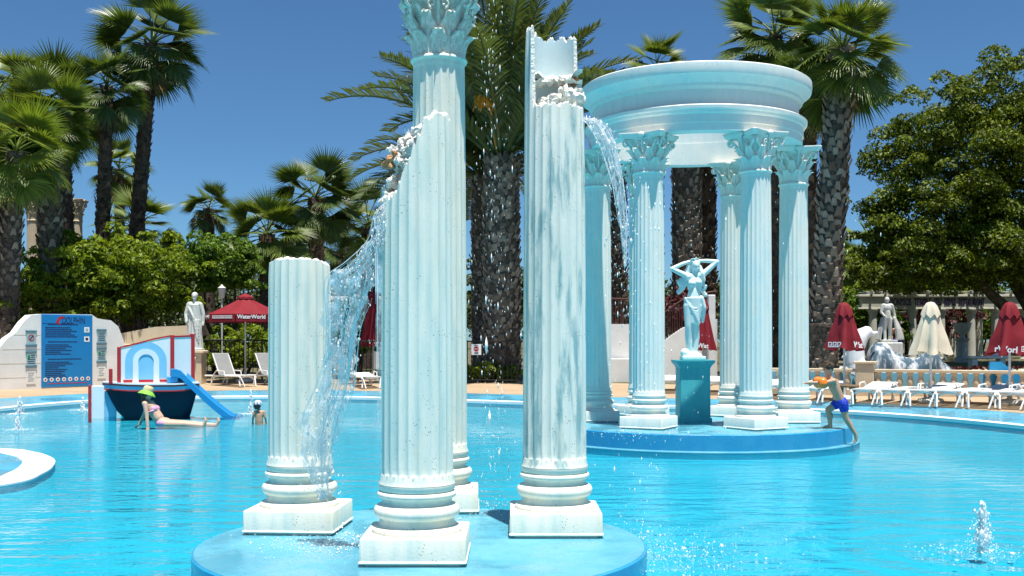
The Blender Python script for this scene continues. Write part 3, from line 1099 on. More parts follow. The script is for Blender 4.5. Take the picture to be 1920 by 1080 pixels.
c3 = ruin('ruined column with a hollow shell standing above its broken front', 0.36, 9.02, 0)
o, r_, i_ = broken_shaft(H_right, 0.060, 0.02, 9, 0.040)
sh = o.build('shaft', 'column_stained', c3, 40)
r_.build('broken_edge', 'rubble', sh, 30)
i_.build('inner_face', 'inner', sh, 60)
lm = MB()
rr = []
for k in range(9):
    t = k / 8
    r = []
    for i in range(40):
        a = -0.15 + (PI + 0.3) * i / 39
        rad = 0.235 - 0.13 * math.sin(PI * t) * (1 + 0.5 * mnoise.noise(Vector((math.cos(a) * 4, math.sin(a) * 4, t * 3))))
        z = 3.78 + 0.10 * t + 0.05 * mnoise.noise(Vector((a * 3, t * 4, 2.2)))
        r.append((rad * math.cos(a), rad * math.sin(a), z))
    rr.append(r)
lm.loft(rr, False, False, closed=False).build('broken_ledge', 'rubble', sh, 40)
rubble_mass([(-0.10 + 0.055 * k, 0.02 + 0.02 * math.sin(k), 3.56 + 0.035 * min(k, 3), 0.075) for k in range(6)] + [(0.15, 0.05, 3.66, 0.06), (0.19, 0.04, 3.72, 0.045)], 8, c3)
rubble_mass([(0.20, 0.06, 3.81, 0.04), (0.17, 0.08, 3.83, 0.035)], 9, c3, 'rust_brick')

# the one that still has its capital
c4 = ruin('tall unbroken fluted column still carrying its leafy capital', -0.70, 10.22, R(2))
sh = put('shaft', ME_SHAFT, c4)
cp = bell_mb().build('capital', 'tall_capital', c4, 45, (0, 0, Z_NECK))
cp.rotation_euler = (0, 0, R(3))
abacus_mb().build('abacus', 'tall_capital', cp, 45)
for k in range(8):
    put('acanthus_leaf', ME_LEAF_LOW, cp, (0, 0, 0), k * PI / 4)
    put('acanthus_leaf', ME_LEAF_HIGH, cp, (0, 0, 0), k * PI / 4 + PI / 8)
me_v, me_s = volute_mb().mesh('volute', 'tall_capital', 60), scroll_mb().mesh('scroll', 'tall_capital', 60)
for k in range(4):
    put('volute', me_v, cp, (0, 0, 0), PI / 4 + k * PI / 2)
    put('scroll', me_s, cp, (0, 0, 0), k * PI / 2)

# ------------------------------------------------------------------ round temple
TC = Vector((3.318, 19.4, 0.0))
Z_TP = 0.29
tp = thing('temple_podium', 'round stepped blue podium under the small round temple', 'podium', TC)
MB().lathe([(2.858, -0.22), (2.858, 0.006)], 110, cap0=False, cap1=False).build('footing', 'pool_floor', tp)
MB().lathe([(2.86, 0.005), (2.86, 0.018), (2.85, 0.024), (2.74, 0.03)], 110, cap0=False, cap1=False).build('step', 'podium', tp)
MB().lathe([(2.742, 0.025), (2.742, Z_TP - 0.015), (2.725, Z_TP - 0.002)], 110, cap0=False, cap1=False).build('side', 'podium_face', tp)
MB().lathe([(2.726, Z_TP - 0.03), (2.724, Z_TP)], 110, cap0=False).build('top', 'podium', tp)

temple = thing('round_temple', 'small round white temple of six fluted columns carrying a ring beam', 'temple', (TC.x, TC.y, Z_TP + 0.001))
me_sh, me_pl, me_ba = with_mat(ME_SHAFT, 'temple'), with_mat(ME_PLINTH, 'temple'), with_mat(ME_BASE, 'temple')
for k in range(6):
    az = R(-35 + 60 * k)
    x, y = 1.77 * math.sin(az), -1.77 * math.cos(az)
    colm = put('column', me_sh, temple, (x, y, 0), az + R(6))
    put('plinth', me_pl, colm)
    put('base_molding', me_ba, colm)
    put('capital', ME_CAPITAL, colm, (0, 0, Z_NECK))


def ring_prof(name, prof, mat='entablature'):
    """closed profile (r,z) turned about the temple axis"""
    n = 128
    rings = [[(r * math.cos(2 * PI * i / n), r * math.sin(2 * PI * i / n), z) for i in range(n)] for r, z in prof + prof[:1]]
    return MB().loft(rings, False, False).build(name, mat, temple, 40)


zb = Z_TOP + 0.001
ring_prof('architrave', [(1.60, zb), (1.90, zb), (1.90, zb + 0.13), (1.915, zb + 0.135), (1.915, zb + 0.27), (1.93, zb + 0.28), (1.945, zb + 0.30), (1.95, zb + 0.33), (1.98, zb + 0.35), (1.985, zb + 0.40), (1.955, zb + 0.42), (1.60, zb + 0.42)])
ring_prof('frieze', [(1.61, zb + 0.421), (1.84, zb + 0.421), (1.835, zb + 0.69), (1.61, zb + 0.69)])
ring_prof('cornice', [(1.60, zb + 0.691), (1.85, zb + 0.691), (1.87, zb + 0.72), (1.90, zb + 0.735), (1.905, zb + 0.78), (1.93, zb + 0.80), (1.975, zb + 0.86), (2.03, zb + 0.905), (2.05, zb + 0.91), (2.065, zb + 0.98), (2.06, zb + 1.085), (2.03, zb + 1.105), (1.60, zb + 1.105)])
# ------------------------------------------------------------------ vegetation
def leaves_mesh(name, P, Nrm, size, mat, aspect=0.45, sizevar=0.35):
    """one rhombic leaf at each point P, roughly facing Nrm"""
    n = len(P)
    Nrm = Nrm / (np.linalg.norm(Nrm, axis=1)[:, None] + 1e-9)
    d = RNG.normal(size=(n, 3))
    d[:, 2] -= 0.5
    d -= Nrm * (d * Nrm).sum(1)[:, None]
    d /= np.linalg.norm(d, axis=1)[:, None] + 1e-9
    s = np.cross(Nrm, d)
    l = size * (1 + sizevar * RNG.normal(size=n).clip(-1.5, 1.5))[:, None]
    w = l * aspect
    V = np.empty((n, 4, 3))
    V[:, 0] = P - d * l * 0.5
    V[:, 1] = P + s * w * 0.5 + Nrm * w * 0.18
    V[:, 2] = P + d * l * 0.5 - Nrm * l * 0.12
    V[:, 3] = P - s * w * 0.5 + Nrm * w * 0.18
    F = np.arange(n * 4).reshape(n, 4)
    return np_mesh(name, V.reshape(-1, 3), F, mat)


def crown_points(center, radii, n, clumps, clump_r, seed=0, flat_bottom=0.35, shell=0.65):
    """leaf positions gathered in clumps through an uneven crown"""
    g = np.random.default_rng(seed)
    c0 = np.array(center)
    r0 = np.array(radii)
    u = g.normal(size=(clumps, 3))
    u /= np.linalg.norm(u, axis=1)[:, None]
    u[:, 2] = np.where(u[:, 2] < -flat_bottom, -flat_bottom * g.random(clumps), u[:, 2])
    rad = shell + (1 - shell) * g.random(clumps) ** 0.6
    rad *= 1 + 0.16 * g.normal(size=clumps).clip(-1.5, 1.5)
    cc_ = c0 + u * rad[:, None] * r0
    cr = clump_r * (0.6 + 0.8 * g.random(clumps))
    k = g.choice(clumps, n, p=cr ** 2 / (cr ** 2).sum())
    v = g.normal(size=(n, 3))
    v /= np.linalg.norm(v, axis=1)[:, None]
    v[:, 2] = np.abs(v[:, 2]) * 0.9 - 0.25
    q = cc_[k] + v * (cr[k] * (0.55 + 0.5 * g.random(n) ** 0.5))[:, None]
    nr = v * 0.6 + g.normal(size=(n, 3)) * 0.45 + np.array([0, 0, 0.45])
    return q, nr


def foliage(name, mat, parent, center, radii, n, clumps, clump_r, leaf, seed, flat_bottom=0.35, shell=0.65, inner=0.15, aspect=0.5):
    P, Nn = crown_points(center, radii, n, clumps, clump_r, seed, flat_bottom, shell)
    if inner:
        m = int(n * inner)
        v = RNG.normal(size=(m, 3))
        v /= np.linalg.norm(v, axis=1)[:, None]
        Q = np.array(center) + v * (RNG.random(m) ** 0.4)[:, None] * np.array(radii) * 0.72
        P = np.concatenate([P, Q])
        Nn = np.concatenate([Nn, RNG.normal(size=(m, 3))])
    return put(name, leaves_mesh(name, P, Nn, leaf, mat, aspect), parent)


def limb(m, p0, p1, r0, r1, seed, wig=0.12, n=7):
    p0, p1 = Vector(p0), Vector(p1)
    L_ = (p1 - p0).length
    pts, rad = [], []
    for k in range(n):
        t = k / (n - 1)
        p = p0.lerp(p1, t)
        w_ = wig * L_ * math.sin(PI * t)
        pts.append(p + Vector((mnoise.noise(Vector((seed, t * 2, 0))), mnoise.noise(Vector((0, seed, t * 2))), 0)) * w_)
        rad.append(r0 + (r1 - r0) * t)
    m.tube(pts, rad, 8)
    return pts


# ---- palm fronds (mesh data shared by all palms)
def fan_frond_mesh(name, pitch, droop, mat, petiole=0.95, blade=1.2, n=34, arc=280, seed=0, fold=0.22):
    """a fan leaf whose stalk leaves the origin along +x at PITCH; tips hang by DROOP"""
    g = random.Random(seed)
    V, F = [], []
    mbx = MB()
    pts = []
    p = Vector((0, 0, 0))
    a = R(pitch)
    for k in range(7):
        pts.append(p.copy())
        p = p + Vector((math.cos(a), 0, math.sin(a))) * petiole / 6
        a -= R(4 + droop * 5)
    mbx.tube(pts, [0.035, 0.03, 0.026, 0.023, 0.02, 0.018, 0.014], 5)
    hub = pts[-1]
    t = (pts[-1] - pts[-2]).normalized()
    side = Vector((0, 1, 0))
    up = side.cross(t) * -1
    up = t.cross(side)
    if up.z < 0:
        up = -up
    for i in range(n):
        th = R(-arc / 2 + arc * i / (n - 1)) * 0.62
        d = (t * math.cos(th) + side * math.sin(th)).normalized()
        L_ = blade * (0.62 + 0.38 * math.cos(th * 0.62)) * g.uniform(0.88, 1.08)
        w0 = L_ * R(arc * 0.62 / n) * 0.5
        q = hub.copy()
        dd = d.copy()
        prev = None
        ns = 6
        lift = up * fold * abs(math.sin(th)) * 0.5
        for k in range(ns + 1):
            u = k / ns
            wd = w0 * (0.12 + 0.88 * min(1, u / 0.36)) if u < 0.36 else w0 * 0.9 * max(0.0, 1 - (u - 0.36) / 0.64) ** 1.2 + 0.0025
            s = dd.cross(up).normalized()
            l_, m_, r_ = q - s * wd, q + up * wd * 0.45, q + s * wd
            cur = (len(V), len(V) + 1, len(V) + 2)
            V += [l_, m_, r_]
            if prev:
                F += [(prev[0], prev[1], cur[1], cur[0]), (prev[1], prev[2], cur[2], cur[1])]
            prev = cur
            q = q + (dd + lift) * (L_ / ns)
            g_ = droop * (0.04 + 0.75 * max(0, u - 0.30) ** 1.2) * g.uniform(0.5, 1.5)
            dd = (dd + Vector((g.uniform(-.02, .02), g.uniform(-.02, .02), -g_))).normalized()
    mbx.add(V, F)
    me = bpy.data.meshes.new(name)
    me.from_pydata(mbx.v, [], mbx.f)
    finish_mesh(me, mat, 0, fix=False)
    return me


def feather_frond_mesh(name, pitch, mat, length=3.2, droop=1.0, n=60, seed=0, leaflet=0.46):
    g = random.Random(seed)
    mbx = MB()
    pts = [Vector((0, 0, 0))]
    a = R(pitch)
    segs = 16
    for k in range(segs):
        pts.append(pts[-1] + Vector((math.cos(a), 0, math.sin(a))) * length / segs)
        a -= R(1.2 + droop * 5.2 * (k / segs))
    mbx.tube(pts, [0.045 * (1 - 0.9 * k / segs) + 0.004 for k in range(segs + 1)], 5)
    V, F = [], []
    for i in range(n):
        u = 0.14 + 0.86 * i / (n - 1)
        f = u * segs
        k = min(segs - 1, int(f))
        q = pts[k].lerp(pts[k + 1], f - k)
        t = (pts[k + 1] - pts[k]).normalized()
        up = Vector((-t.z, 0, t.x))
        if up.z < 0:
            up = -up
        for s in (-1, 1):
            L_ = leaflet * (0.45 + 0.75 * math.sin(PI * min(1, u * 0.9 + 0.08))) * g.uniform(0.85, 1.1)
            d = (t * 0.75 + Vector((0, s, 0)) * 0.85 + up * g.uniform(0.15, 0.5)).normalized()
            wv = t.cross(d).normalized()
            wv = d.cross(wv).normalized() * 0.022
            e = q + d * L_ * 0.55
            tip = q + d * L_ - Vector((0, 0, 0.10 * L_))
            b = len(V)
            V += [q - wv * 0.5, q + wv * 0.5, e + wv, e - wv, tip]
            F += [(b, b + 1, b + 2, b + 3), (b + 3, b + 2, b + 4)]
    mbx.add(V, F)
    me = bpy.data.meshes.new(name)
    me.from_pydata(mbx.v, [], mbx.f)
    finish_mesh(me, mat, 0, fix=False)
    return me


FAN = {}
for mk in ('fan_leaf', 'fan_leaf_bright', 'fan_leaf_dark'):
    FAN[mk] = [(pt, [fan_frond_mesh('frond', pt, dr, mk, seed=int(pt) + 100 * v, petiole=0.85 + 0.15 * v) for v in range(3)]) for pt, dr in ((78, 0.15), (55, 0.35), (32, 0.6), (8, 0.9), (-20, 1.2), (-48, 1.4))]
DRY = [fan_frond_mesh('dry_frond', -62, 1.4, 'dry_leaf', seed=900 + v, n=20) for v in range(2)]
DATE = [(pt, [feather_frond_mesh('frond', pt, 'date_leaf', seed=int(pt) + 7 * v, droop=dr) for v in range(2)]) for pt, dr in ((84, 0.35), (70, 0.6), (54, 0.9), (36, 1.1), (14, 1.1), (-12, 0.8))]


def trunk_with_boots(parent, path, r0, r1, boot_mat, boots=260, boot=(0.10, 0.16), seed=0, z_from=0.0, out=0.5):
    """tapered trunk along PATH (local points) and the stubs of old leaves spiralling up it"""
    g = random.Random(seed)
    n = 14
    pts = []
    for k in range(n + 1):
        t = k / n
        f = t * (len(path) - 1)
        i = min(len(path) - 2, int(f))
        pts.append(Vector(path[i]).lerp(Vector(path[i + 1]), f - i))
    rad = [(r0 + (r1 - r0) * (k / n)) * (1.18 if k == 0 else 1.0) for k in range(n + 1)]
    MB().tube(pts, rad, 14).build('trunk', 'bark', parent, 60)
    V, F = [], []
    for b in range(boots):
        t = z_from + (1 - z_from) * (b + g.random() * 0.6) / boots
        a = b * 2.39996 + g.uniform(-0.15, 0.15)
        f = t * n
        i = min(n - 1, int(f))
        c = pts[i].lerp(pts[i + 1], f - i)
        r = (r0 + (r1 - r0) * t)
        u = Vector((math.cos(a), math.sin(a), 0))
        s = Vector((-math.sin(a), math.cos(a), 0))
        w, h = boot[0] * g.uniform(0.75, 1.25), boot[1] * g.uniform(0.7, 1.3)
        o_ = out * g.uniform(0.5, 1.3)
        base = c + u * r * 0.9
        k = len(V)
        tipc = base + Vector((0, 0, h)) + u * h * o_
        V += [base - s * w - Vector((0, 0, h * 0.3)), base + s * w - Vector((0, 0, h * 0.3)), base + u * w * 0.55 + Vector((0, 0, 0.0)), tipc - s * w * 0.45, tipc + s * w * 0.45, tipc + u * w * 0.2 - Vector((0, 0, h * 0.25))]
        F += [(k, k + 2, k + 5, k + 3), (k + 2, k + 1, k + 4, k + 5), (k + 3, k + 5, k + 4), (k, k + 3, k + 4, k + 1)]
    if boots:
        me = bpy.data.meshes.new('leaf_bases')
        me.from_pydata(V, [], F)
        finish_mesh(me, boot_mat, 0, fix=False)
        put('leaf_bases', me, parent, kind='stuff')
    return pts


def fan_palm(label, base_px, Y, top_px, top_py, r0, r1, reach_px, fronds, mk='fan_leaf', seed=0, boots=240, boot_mat='boot', dry=3, low=-48, group=None, bend=0.0, boot=(0.10, 0.16)):
    bx, tx = X_at(base_px, Y), X_at(top_px, Y)
    gz = ground_z(bx, Y)
    tz = W(top_px, top_py, Y).z
    t = thing('fan_palm', label, 'palm tree', (bx, Y, gz), 0, group)
    H = tz - gz
    dx = tx - bx
    path = [(dx * u + bend * math.sin(PI * u), 0.12 * math.sin(u * 2 + seed), H * u - (0.15 if u == 0 else 0)) for u in (0, 0.25, 0.5, 0.75, 1.0)]
    trunk_with_boots(t, path, r0, r1, boot_mat, boots, boot, seed)
    s = reach_px / FPX * Y / 2.25
    low = max(low, -28)
    g = random.Random(seed + 50)
    top = Vector(path[-1])
    for k in range(fronds):
        u = (k + 0.5) / fronds
        want = 84 - u ** 0.85 * (84 - low)
        vs = min(FAN[mk], key=lambda q: abs(q[0] - want))
        az = k * 2.39996 + g.uniform(-0.3, 0.3)
        f = put('frond', g.choice(vs[1]), t, top + Vector((0, 0, 0.12 - 0.45 * u)) * s, (g.uniform(-0.55, 0.55), R(-(want - vs[0]) * 0.5) + g.uniform(-0.14, 0.14), az), s * g.uniform(0.82, 1.2))
    for k in range(dry):
        put('dry_frond', g.choice(DRY), t, top + Vector((0, 0, -0.5)) * s, (0, g.uniform(-0.2, 0.1), k * 2.1 + seed), s * 0.8)
    return t


def date_palm(label, base_px, Y, top_px, top_py, r0, r1, length, fronds, seed=0, boots=900, boot=(0.09, 0.13), low=-12, group=None):
    bx, tx = X_at(base_px, Y), X_at(top_px, Y)
    gz = ground_z(bx, Y)
    t = thing('date_palm', label, 'palm tree', (bx, Y, gz), 0, group)
    H = W(top_px, top_py, Y).z - gz
    path = [((tx - bx) * u, 0, H * u - (0.15 if u == 0 else 0)) for u in (0, 0.25, 0.5, 0.75, 1.0)]
    trunk_with_boots(t, path, r0, r1, 'boot', boots, boot, seed, 0, 0.55)
    g = random.Random(seed + 9)
    top = Vector(path[-1])
    for k in range(fronds):
        u = (k + 0.5) / fronds
        want = 86 - u ** 0.9 * (86 - low)
        vs = min(DATE, key=lambda q: abs(q[0] - want))
        az = k * 2.39996 + g.uniform(-0.3, 0.3)
        put('frond', g.choice(vs[1]), t, top + Vector((math.cos(az) * 0.12, math.sin(az) * 0.12, 0.0)), (g.uniform(-0.15, 0.15), R(-(want - vs[0]) * 0.5), az), length / 3.2 * g.uniform(0.85, 1.1))
    return t, top


# left group of fan palms
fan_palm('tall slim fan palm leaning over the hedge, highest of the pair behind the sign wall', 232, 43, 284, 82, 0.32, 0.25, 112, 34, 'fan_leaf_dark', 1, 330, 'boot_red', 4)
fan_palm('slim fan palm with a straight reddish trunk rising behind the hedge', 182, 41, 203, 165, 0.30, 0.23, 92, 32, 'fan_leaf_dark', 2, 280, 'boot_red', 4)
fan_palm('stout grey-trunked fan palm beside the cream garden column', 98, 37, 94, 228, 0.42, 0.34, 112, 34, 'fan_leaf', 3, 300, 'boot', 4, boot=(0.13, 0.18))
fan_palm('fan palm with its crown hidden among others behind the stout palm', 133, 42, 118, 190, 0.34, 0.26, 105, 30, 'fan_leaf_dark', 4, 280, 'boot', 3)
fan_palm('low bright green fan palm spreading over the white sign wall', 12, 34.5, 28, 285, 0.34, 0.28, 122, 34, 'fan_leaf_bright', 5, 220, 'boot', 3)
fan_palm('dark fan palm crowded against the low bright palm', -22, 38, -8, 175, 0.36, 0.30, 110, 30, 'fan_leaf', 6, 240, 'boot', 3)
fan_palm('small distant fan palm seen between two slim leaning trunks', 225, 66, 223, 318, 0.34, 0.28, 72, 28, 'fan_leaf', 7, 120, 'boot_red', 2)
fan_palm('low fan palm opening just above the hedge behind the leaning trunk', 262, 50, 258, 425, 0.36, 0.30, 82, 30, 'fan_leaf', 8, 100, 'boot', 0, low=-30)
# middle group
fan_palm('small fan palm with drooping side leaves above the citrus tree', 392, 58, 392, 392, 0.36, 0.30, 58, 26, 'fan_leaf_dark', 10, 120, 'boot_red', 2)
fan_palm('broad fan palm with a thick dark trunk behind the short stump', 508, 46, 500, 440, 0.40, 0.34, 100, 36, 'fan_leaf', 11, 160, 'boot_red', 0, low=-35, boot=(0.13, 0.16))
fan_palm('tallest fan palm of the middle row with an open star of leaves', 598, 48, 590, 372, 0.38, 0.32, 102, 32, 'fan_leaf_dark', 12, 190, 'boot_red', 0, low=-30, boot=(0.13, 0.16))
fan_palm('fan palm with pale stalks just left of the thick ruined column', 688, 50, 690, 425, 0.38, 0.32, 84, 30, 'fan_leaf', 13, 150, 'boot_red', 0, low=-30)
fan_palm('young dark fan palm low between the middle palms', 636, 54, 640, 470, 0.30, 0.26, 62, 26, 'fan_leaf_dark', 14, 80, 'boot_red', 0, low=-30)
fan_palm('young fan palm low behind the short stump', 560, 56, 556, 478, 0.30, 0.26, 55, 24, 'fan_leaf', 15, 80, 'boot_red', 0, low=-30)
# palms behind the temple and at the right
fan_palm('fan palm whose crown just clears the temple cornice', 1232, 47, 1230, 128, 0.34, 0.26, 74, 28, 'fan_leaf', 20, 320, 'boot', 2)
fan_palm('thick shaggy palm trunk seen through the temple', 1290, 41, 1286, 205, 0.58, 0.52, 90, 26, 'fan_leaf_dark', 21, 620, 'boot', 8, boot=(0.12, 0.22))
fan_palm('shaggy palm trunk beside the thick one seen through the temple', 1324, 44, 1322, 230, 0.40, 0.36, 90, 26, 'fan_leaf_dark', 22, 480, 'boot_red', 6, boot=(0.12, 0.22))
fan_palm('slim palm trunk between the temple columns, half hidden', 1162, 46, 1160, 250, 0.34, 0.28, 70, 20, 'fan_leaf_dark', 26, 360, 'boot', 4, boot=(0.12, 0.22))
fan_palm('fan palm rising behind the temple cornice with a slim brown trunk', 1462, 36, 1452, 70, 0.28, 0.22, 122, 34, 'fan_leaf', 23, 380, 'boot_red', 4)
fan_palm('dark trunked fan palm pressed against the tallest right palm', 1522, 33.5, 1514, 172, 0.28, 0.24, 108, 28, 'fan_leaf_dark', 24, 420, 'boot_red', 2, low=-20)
p_ = fan_palm('tallest fan palm at the right with a thick shaggy trunk and smooth foot', 1538, 31.0, 1582, 92, 0.41, 0.35, 140, 38, 'fan_leaf', 25, 460, 'boot', 2, boot=(0.13, 0.20))
p_.children[1].name = 'leaf_bases'
MB().lathe([(0.52, -0.1), (0.47, 0.25), (0.45, 1.0), (0.44, 1.75), (0.50, 1.82), (0.47, 1.95)], 28).build('trunk_foot', 'bark', p_, 60, (0.06, 0.03, 0))
# big date palm beyond the railing
dp, top_ = date_palm('big date palm with a fat pineapple-like trunk behind the black railing', 940, 37.5, 940, 300, 0.66, 0.58, 6.0, 58, 3, 1100, (0.14, 0.20), low=40)
dp2, top2 = date_palm('second date palm half hidden at the left of the fat trunk', 905, 40.5, 902, 330, 0.40, 0.36, 5.2, 34, 8, 500, (0.10, 0.15), low=0)
dst = MB()
g = random.Random(4)
dk = top_ + Vector((-0.55, -1.5, 1.95))
for k in range(200):
    a, b_ = g.uniform(0, 2 * PI), g.uniform(0.1, 0.45)
    q = dk + Vector((math.cos(a) * b_, math.sin(a) * b_ * 0.6, -abs(g.gauss(0, 0.22)) - b_ * 0.25))
    dst.tube([dk + Vector((0.05 * math.cos(a), 0, 0)), dk.lerp(q, 0.6) + Vector((0, 0, 0.16)), q], [0.022, 0.024, 0.018], 4)
dst.tube([top_ + Vector((-0.1, -0.2, 0.1)), top_ + Vector((-0.36, -1.0, 1.2)), dk], [0.05, 0.045, 0.03], 6)
dst.build('date_cluster', 'orange_dates', dp, 0)


# ---- shrubs, trees, hedges
def bush(label, px, Y, cy, rx, rz, n, leaf, mat, seed, clumps=60, cr=0.35, ry=None, group=None, name='shrub', cat='shrub'):
    x = X_at(px, Y)
    gz = ground_z(x, Y)
    t = thing(name, label, cat, (x, Y, gz), 0, group)
    zc = W(px, cy, Y).z - gz
    ry = ry or rx
    m = MB()
    g = random.Random(seed)
    for k in range(6):
        limb(m, (g.uniform(-.15, .15), g.uniform(-.15, .15), -0.1), (g.uniform(-.6, .6) * rx, g.uniform(-.6, .6) * ry, zc + g.uniform(-.2, .5) * rz), 0.05, 0.015, seed + k)
    m.build('stem', 'wood', t)
    foliage('crown', mat, t, (0, 0, zc), (rx, ry, rz), n, clumps, cr, leaf, seed, 0.7, 0.62, 0.22)
    return t


bush('dark hedge shrub behind the sloping end of the sign wall', 25, 36.0, 575, 1.7, 1.5, 5200, 0.17, 'shrub', 31)
bush('glossy bright shrub between the palm trunks above the sign wall', 118, 37.5, 545, 1.9, 1.75, 7500, 0.17, 'shrub', 32, 80)
bush('tall bright green shrub behind the right end of the sign wall', 205, 38.5, 530, 2.0, 2.0, 8200, 0.17, 'shrub', 33, 90)
bush('rounded bright shrub behind the boat cabin', 285, 39.5, 535, 1.9, 1.9, 7500, 0.17, 'shrub', 34, 80)
bush('yellow-green shrub under the open red parasol', 455, 40.5, 655, 1.9, 0.95, 5200, 0.15, 'shrub', 35, 60, 0.3)
bush('dark leafy shrub behind the railing beside the thick ruined column', 668, 39.5, 625, 0.8, 1.2, 2600, 0.15, 'citrus', 36, 40, 0.28)
bush('low planting at the foot of the fat date palm', 910, 36.6, 700, 1.5, 0.42, 2400, 0.12, 'shrub', 37, 50, 0.16, 0.5)
bush('purple-leaved shrub in front of the palm trunks behind the temple', 1262, 40, 585, 0.7, 0.9, 1500, 0.16, 'purple_leaf', 38, 30, 0.25)
# citrus tree
ct = thing('citrus_tree', 'round citrus tree with dark forked trunk behind the open parasol', 'tree', G(X_at(412, 41), 41))
m = MB()
zt = W(412, 505, 41).z - ct.location.z
for k, (tx_, ty_, tz_) in enumerate([(-1.2, 0.1, 0.62), (-0.5, -0.5, 0.85), (0.5, 0.2, 0.9), (1.2, -0.2, 0.7), (0.0, 0.6, 0.8)]):
    limb(m, (0.08 * k - 0.16, 0, -0.1), (tx_, ty_, zt * tz_), 0.13, 0.035, 60 + k, 0.2)
m.build('trunk', 'wood', ct)
foliage('crown', 'citrus', ct, (0.0, 0, zt + 0.05), (1.6, 1.5, 1.15), 9500, 90, 0.34, 0.16, 70, 0.75, 0.6, 0.2)

# the big fig tree at the right
FY = 40.0
FS = 1.21
ft = thing('fig_tree', 'huge dense dark fig tree overhanging the restaurant pergola', 'tree', G(X_at(1985, FY), FY))
m = MB()
cxx = X_at(1868, FY) - ft.location.x
zc = W(1868, 345, FY).z - ft.location.z
for k, (a_, b_, c_) in enumerate([(-3.6, -0.5, 4.2), (-2.4, 0.8, 6.0), (-1.0, -0.8, 7.2), (0.6, 0.4, 7.6), (1.6, -0.5, 6.5), (-1.8, -1.0, 4.6)]):
    limb(m, (0.15 * math.cos(k), 0.15 * math.sin(k), -0.2), (a_ * FS + 0.2, b_ * FS, c_ * 0.86 * FS), 0.40, 0.08, 80 + k, 0.12)
m.build('trunk', 'wood', ft)
P, Nn = [], []
for (dx, dy, dz, rx, ry, rz, n, cl, sd) in [(0.3, 0, 0.6, 3.7, 3.2, 3.1, 40000, 150, 1), (-2.0, -0.2, -1.4, 2.7, 2.6, 2.1, 24000, 95, 2), (1.7, 0.2, 2.0, 2.7, 2.6, 2.2, 18000, 80, 3), (-3.1, 0.1, -2.3, 1.6, 1.8, 1.35, 10000, 50, 4),
                                            (2.6, -0.3, -1.4, 2.8, 2.6, 2.4, 20000, 80, 5), (-1.5, -0.1, 1.4, 1.9, 2.0, 1.6, 12000, 55, 6), (0.2, -0.6, -2.4, 3.4, 2.4, 1.3, 18000, 80, 7)]:
    a_, b_ = crown_points((cxx + dx * FS, dy * FS, zc + dz * FS), (rx * FS, ry * FS, rz * FS), n, cl, 0.52, sd, 0.8, 0.60)
    P.append(a_)
    Nn.append(b_)
    v = RNG.normal(size=(n // 5, 3))
    v /= np.linalg.norm(v, axis=1)[:, None]
    P.append(np.array((cxx + dx * FS, dy * FS, zc + dz * FS)) + v * (RNG.random(n // 5) ** 0.4)[:, None] * np.array((rx, ry, rz)) * FS * 0.75)
    Nn.append(RNG.normal(size=(n // 5, 3)))
put('crown', leaves_mesh('crown', np.concatenate(P), np.concatenate(Nn), 0.135, 'ficus', 0.52), ft)

# trees closing the view far behind
FAR_BY = ['the dark palm at the edge of the sign wall', 'the low bright palm', 'the stout grey-trunked palm', 'the pair of slim leaning palms', 'the low palm above the hedge', 'the citrus tree', 'the open red parasol', 'the broad middle palm', 'the tallest middle palm', 'the thick ruined column', 'the second date palm', 'the hollow ruined column', 'the slim trunk between the temple columns', 'the thick shaggy trunk in the temple', 'the right temple columns', 'the tallest right palm', 'the pergola vine', 'the cream parasol', 'the huge fig tree']
g = random.Random(11)
for k in range(19):
    px = -60 + k * 112 + g.uniform(-25, 25)
    Y = g.uniform(66, 84)
    x = X_at(px, Y)
    t = thing('distant_tree', 'distant tree far behind ' + FAR_BY[k], 'tree', G(x, Y), 0, 'trees of the green belt far behind the park')
    hh = g.uniform(4.0, 6.0) + (1.5 if px > 1500 else 0)
    MB().tube([(0, 0, -0.2), (0.1, 0, hh * 0.4), (0, 0.1, hh * 0.75)], [0.2, 0.16, 0.08], 8).build('trunk', 'wood', t)
    foliage('crown', 'far_leaf', t, (0, 0, hh * 0.55), (3.6, 2.6, hh * 0.48), 3400, 50, 0.8, 0.34, 200 + k, 0.9, 0.55, 0.3)
# ------------------------------------------------------------------ sign wall at the left
WA, WB = Vector((-15.9, 31.2, 0)), Vector((-12.9, 35.4, 0))
wl = (WB - WA).length
wrz = math.atan2(WB.y - WA.y, WB.x - WA.x)
wall = thing('sign_wall', 'white plaster wall with a wavy top carrying the blue notice board', 'wall', (WA.x, WA.y, 0.22), wrz)


def wall_s(px):
    """distance along the wall of the point seen at photograph column PX"""
    k = (px - 960) / FPX
    d = (WB - WA) / wl
    return (k * WA.y - WA.x) / (d.x - k * d.y)


top = []
for px, h in [(-66, 0.85), (-20, 1.05), (0, 1.35), (14, 1.62), (30, 1.80), (44, 2.12), (58, 2.34), (80, 2.38), (172, 2.40), (182, 2.28), (192, 2.25), (208, 2.22), (222, 2.02), (232, 1.55), (236, 0.9)]:
    top.append((wall_s(px), h))
poly = [(top[0][0], -0.1)] + top + [(top[-1][0], -0.1)]
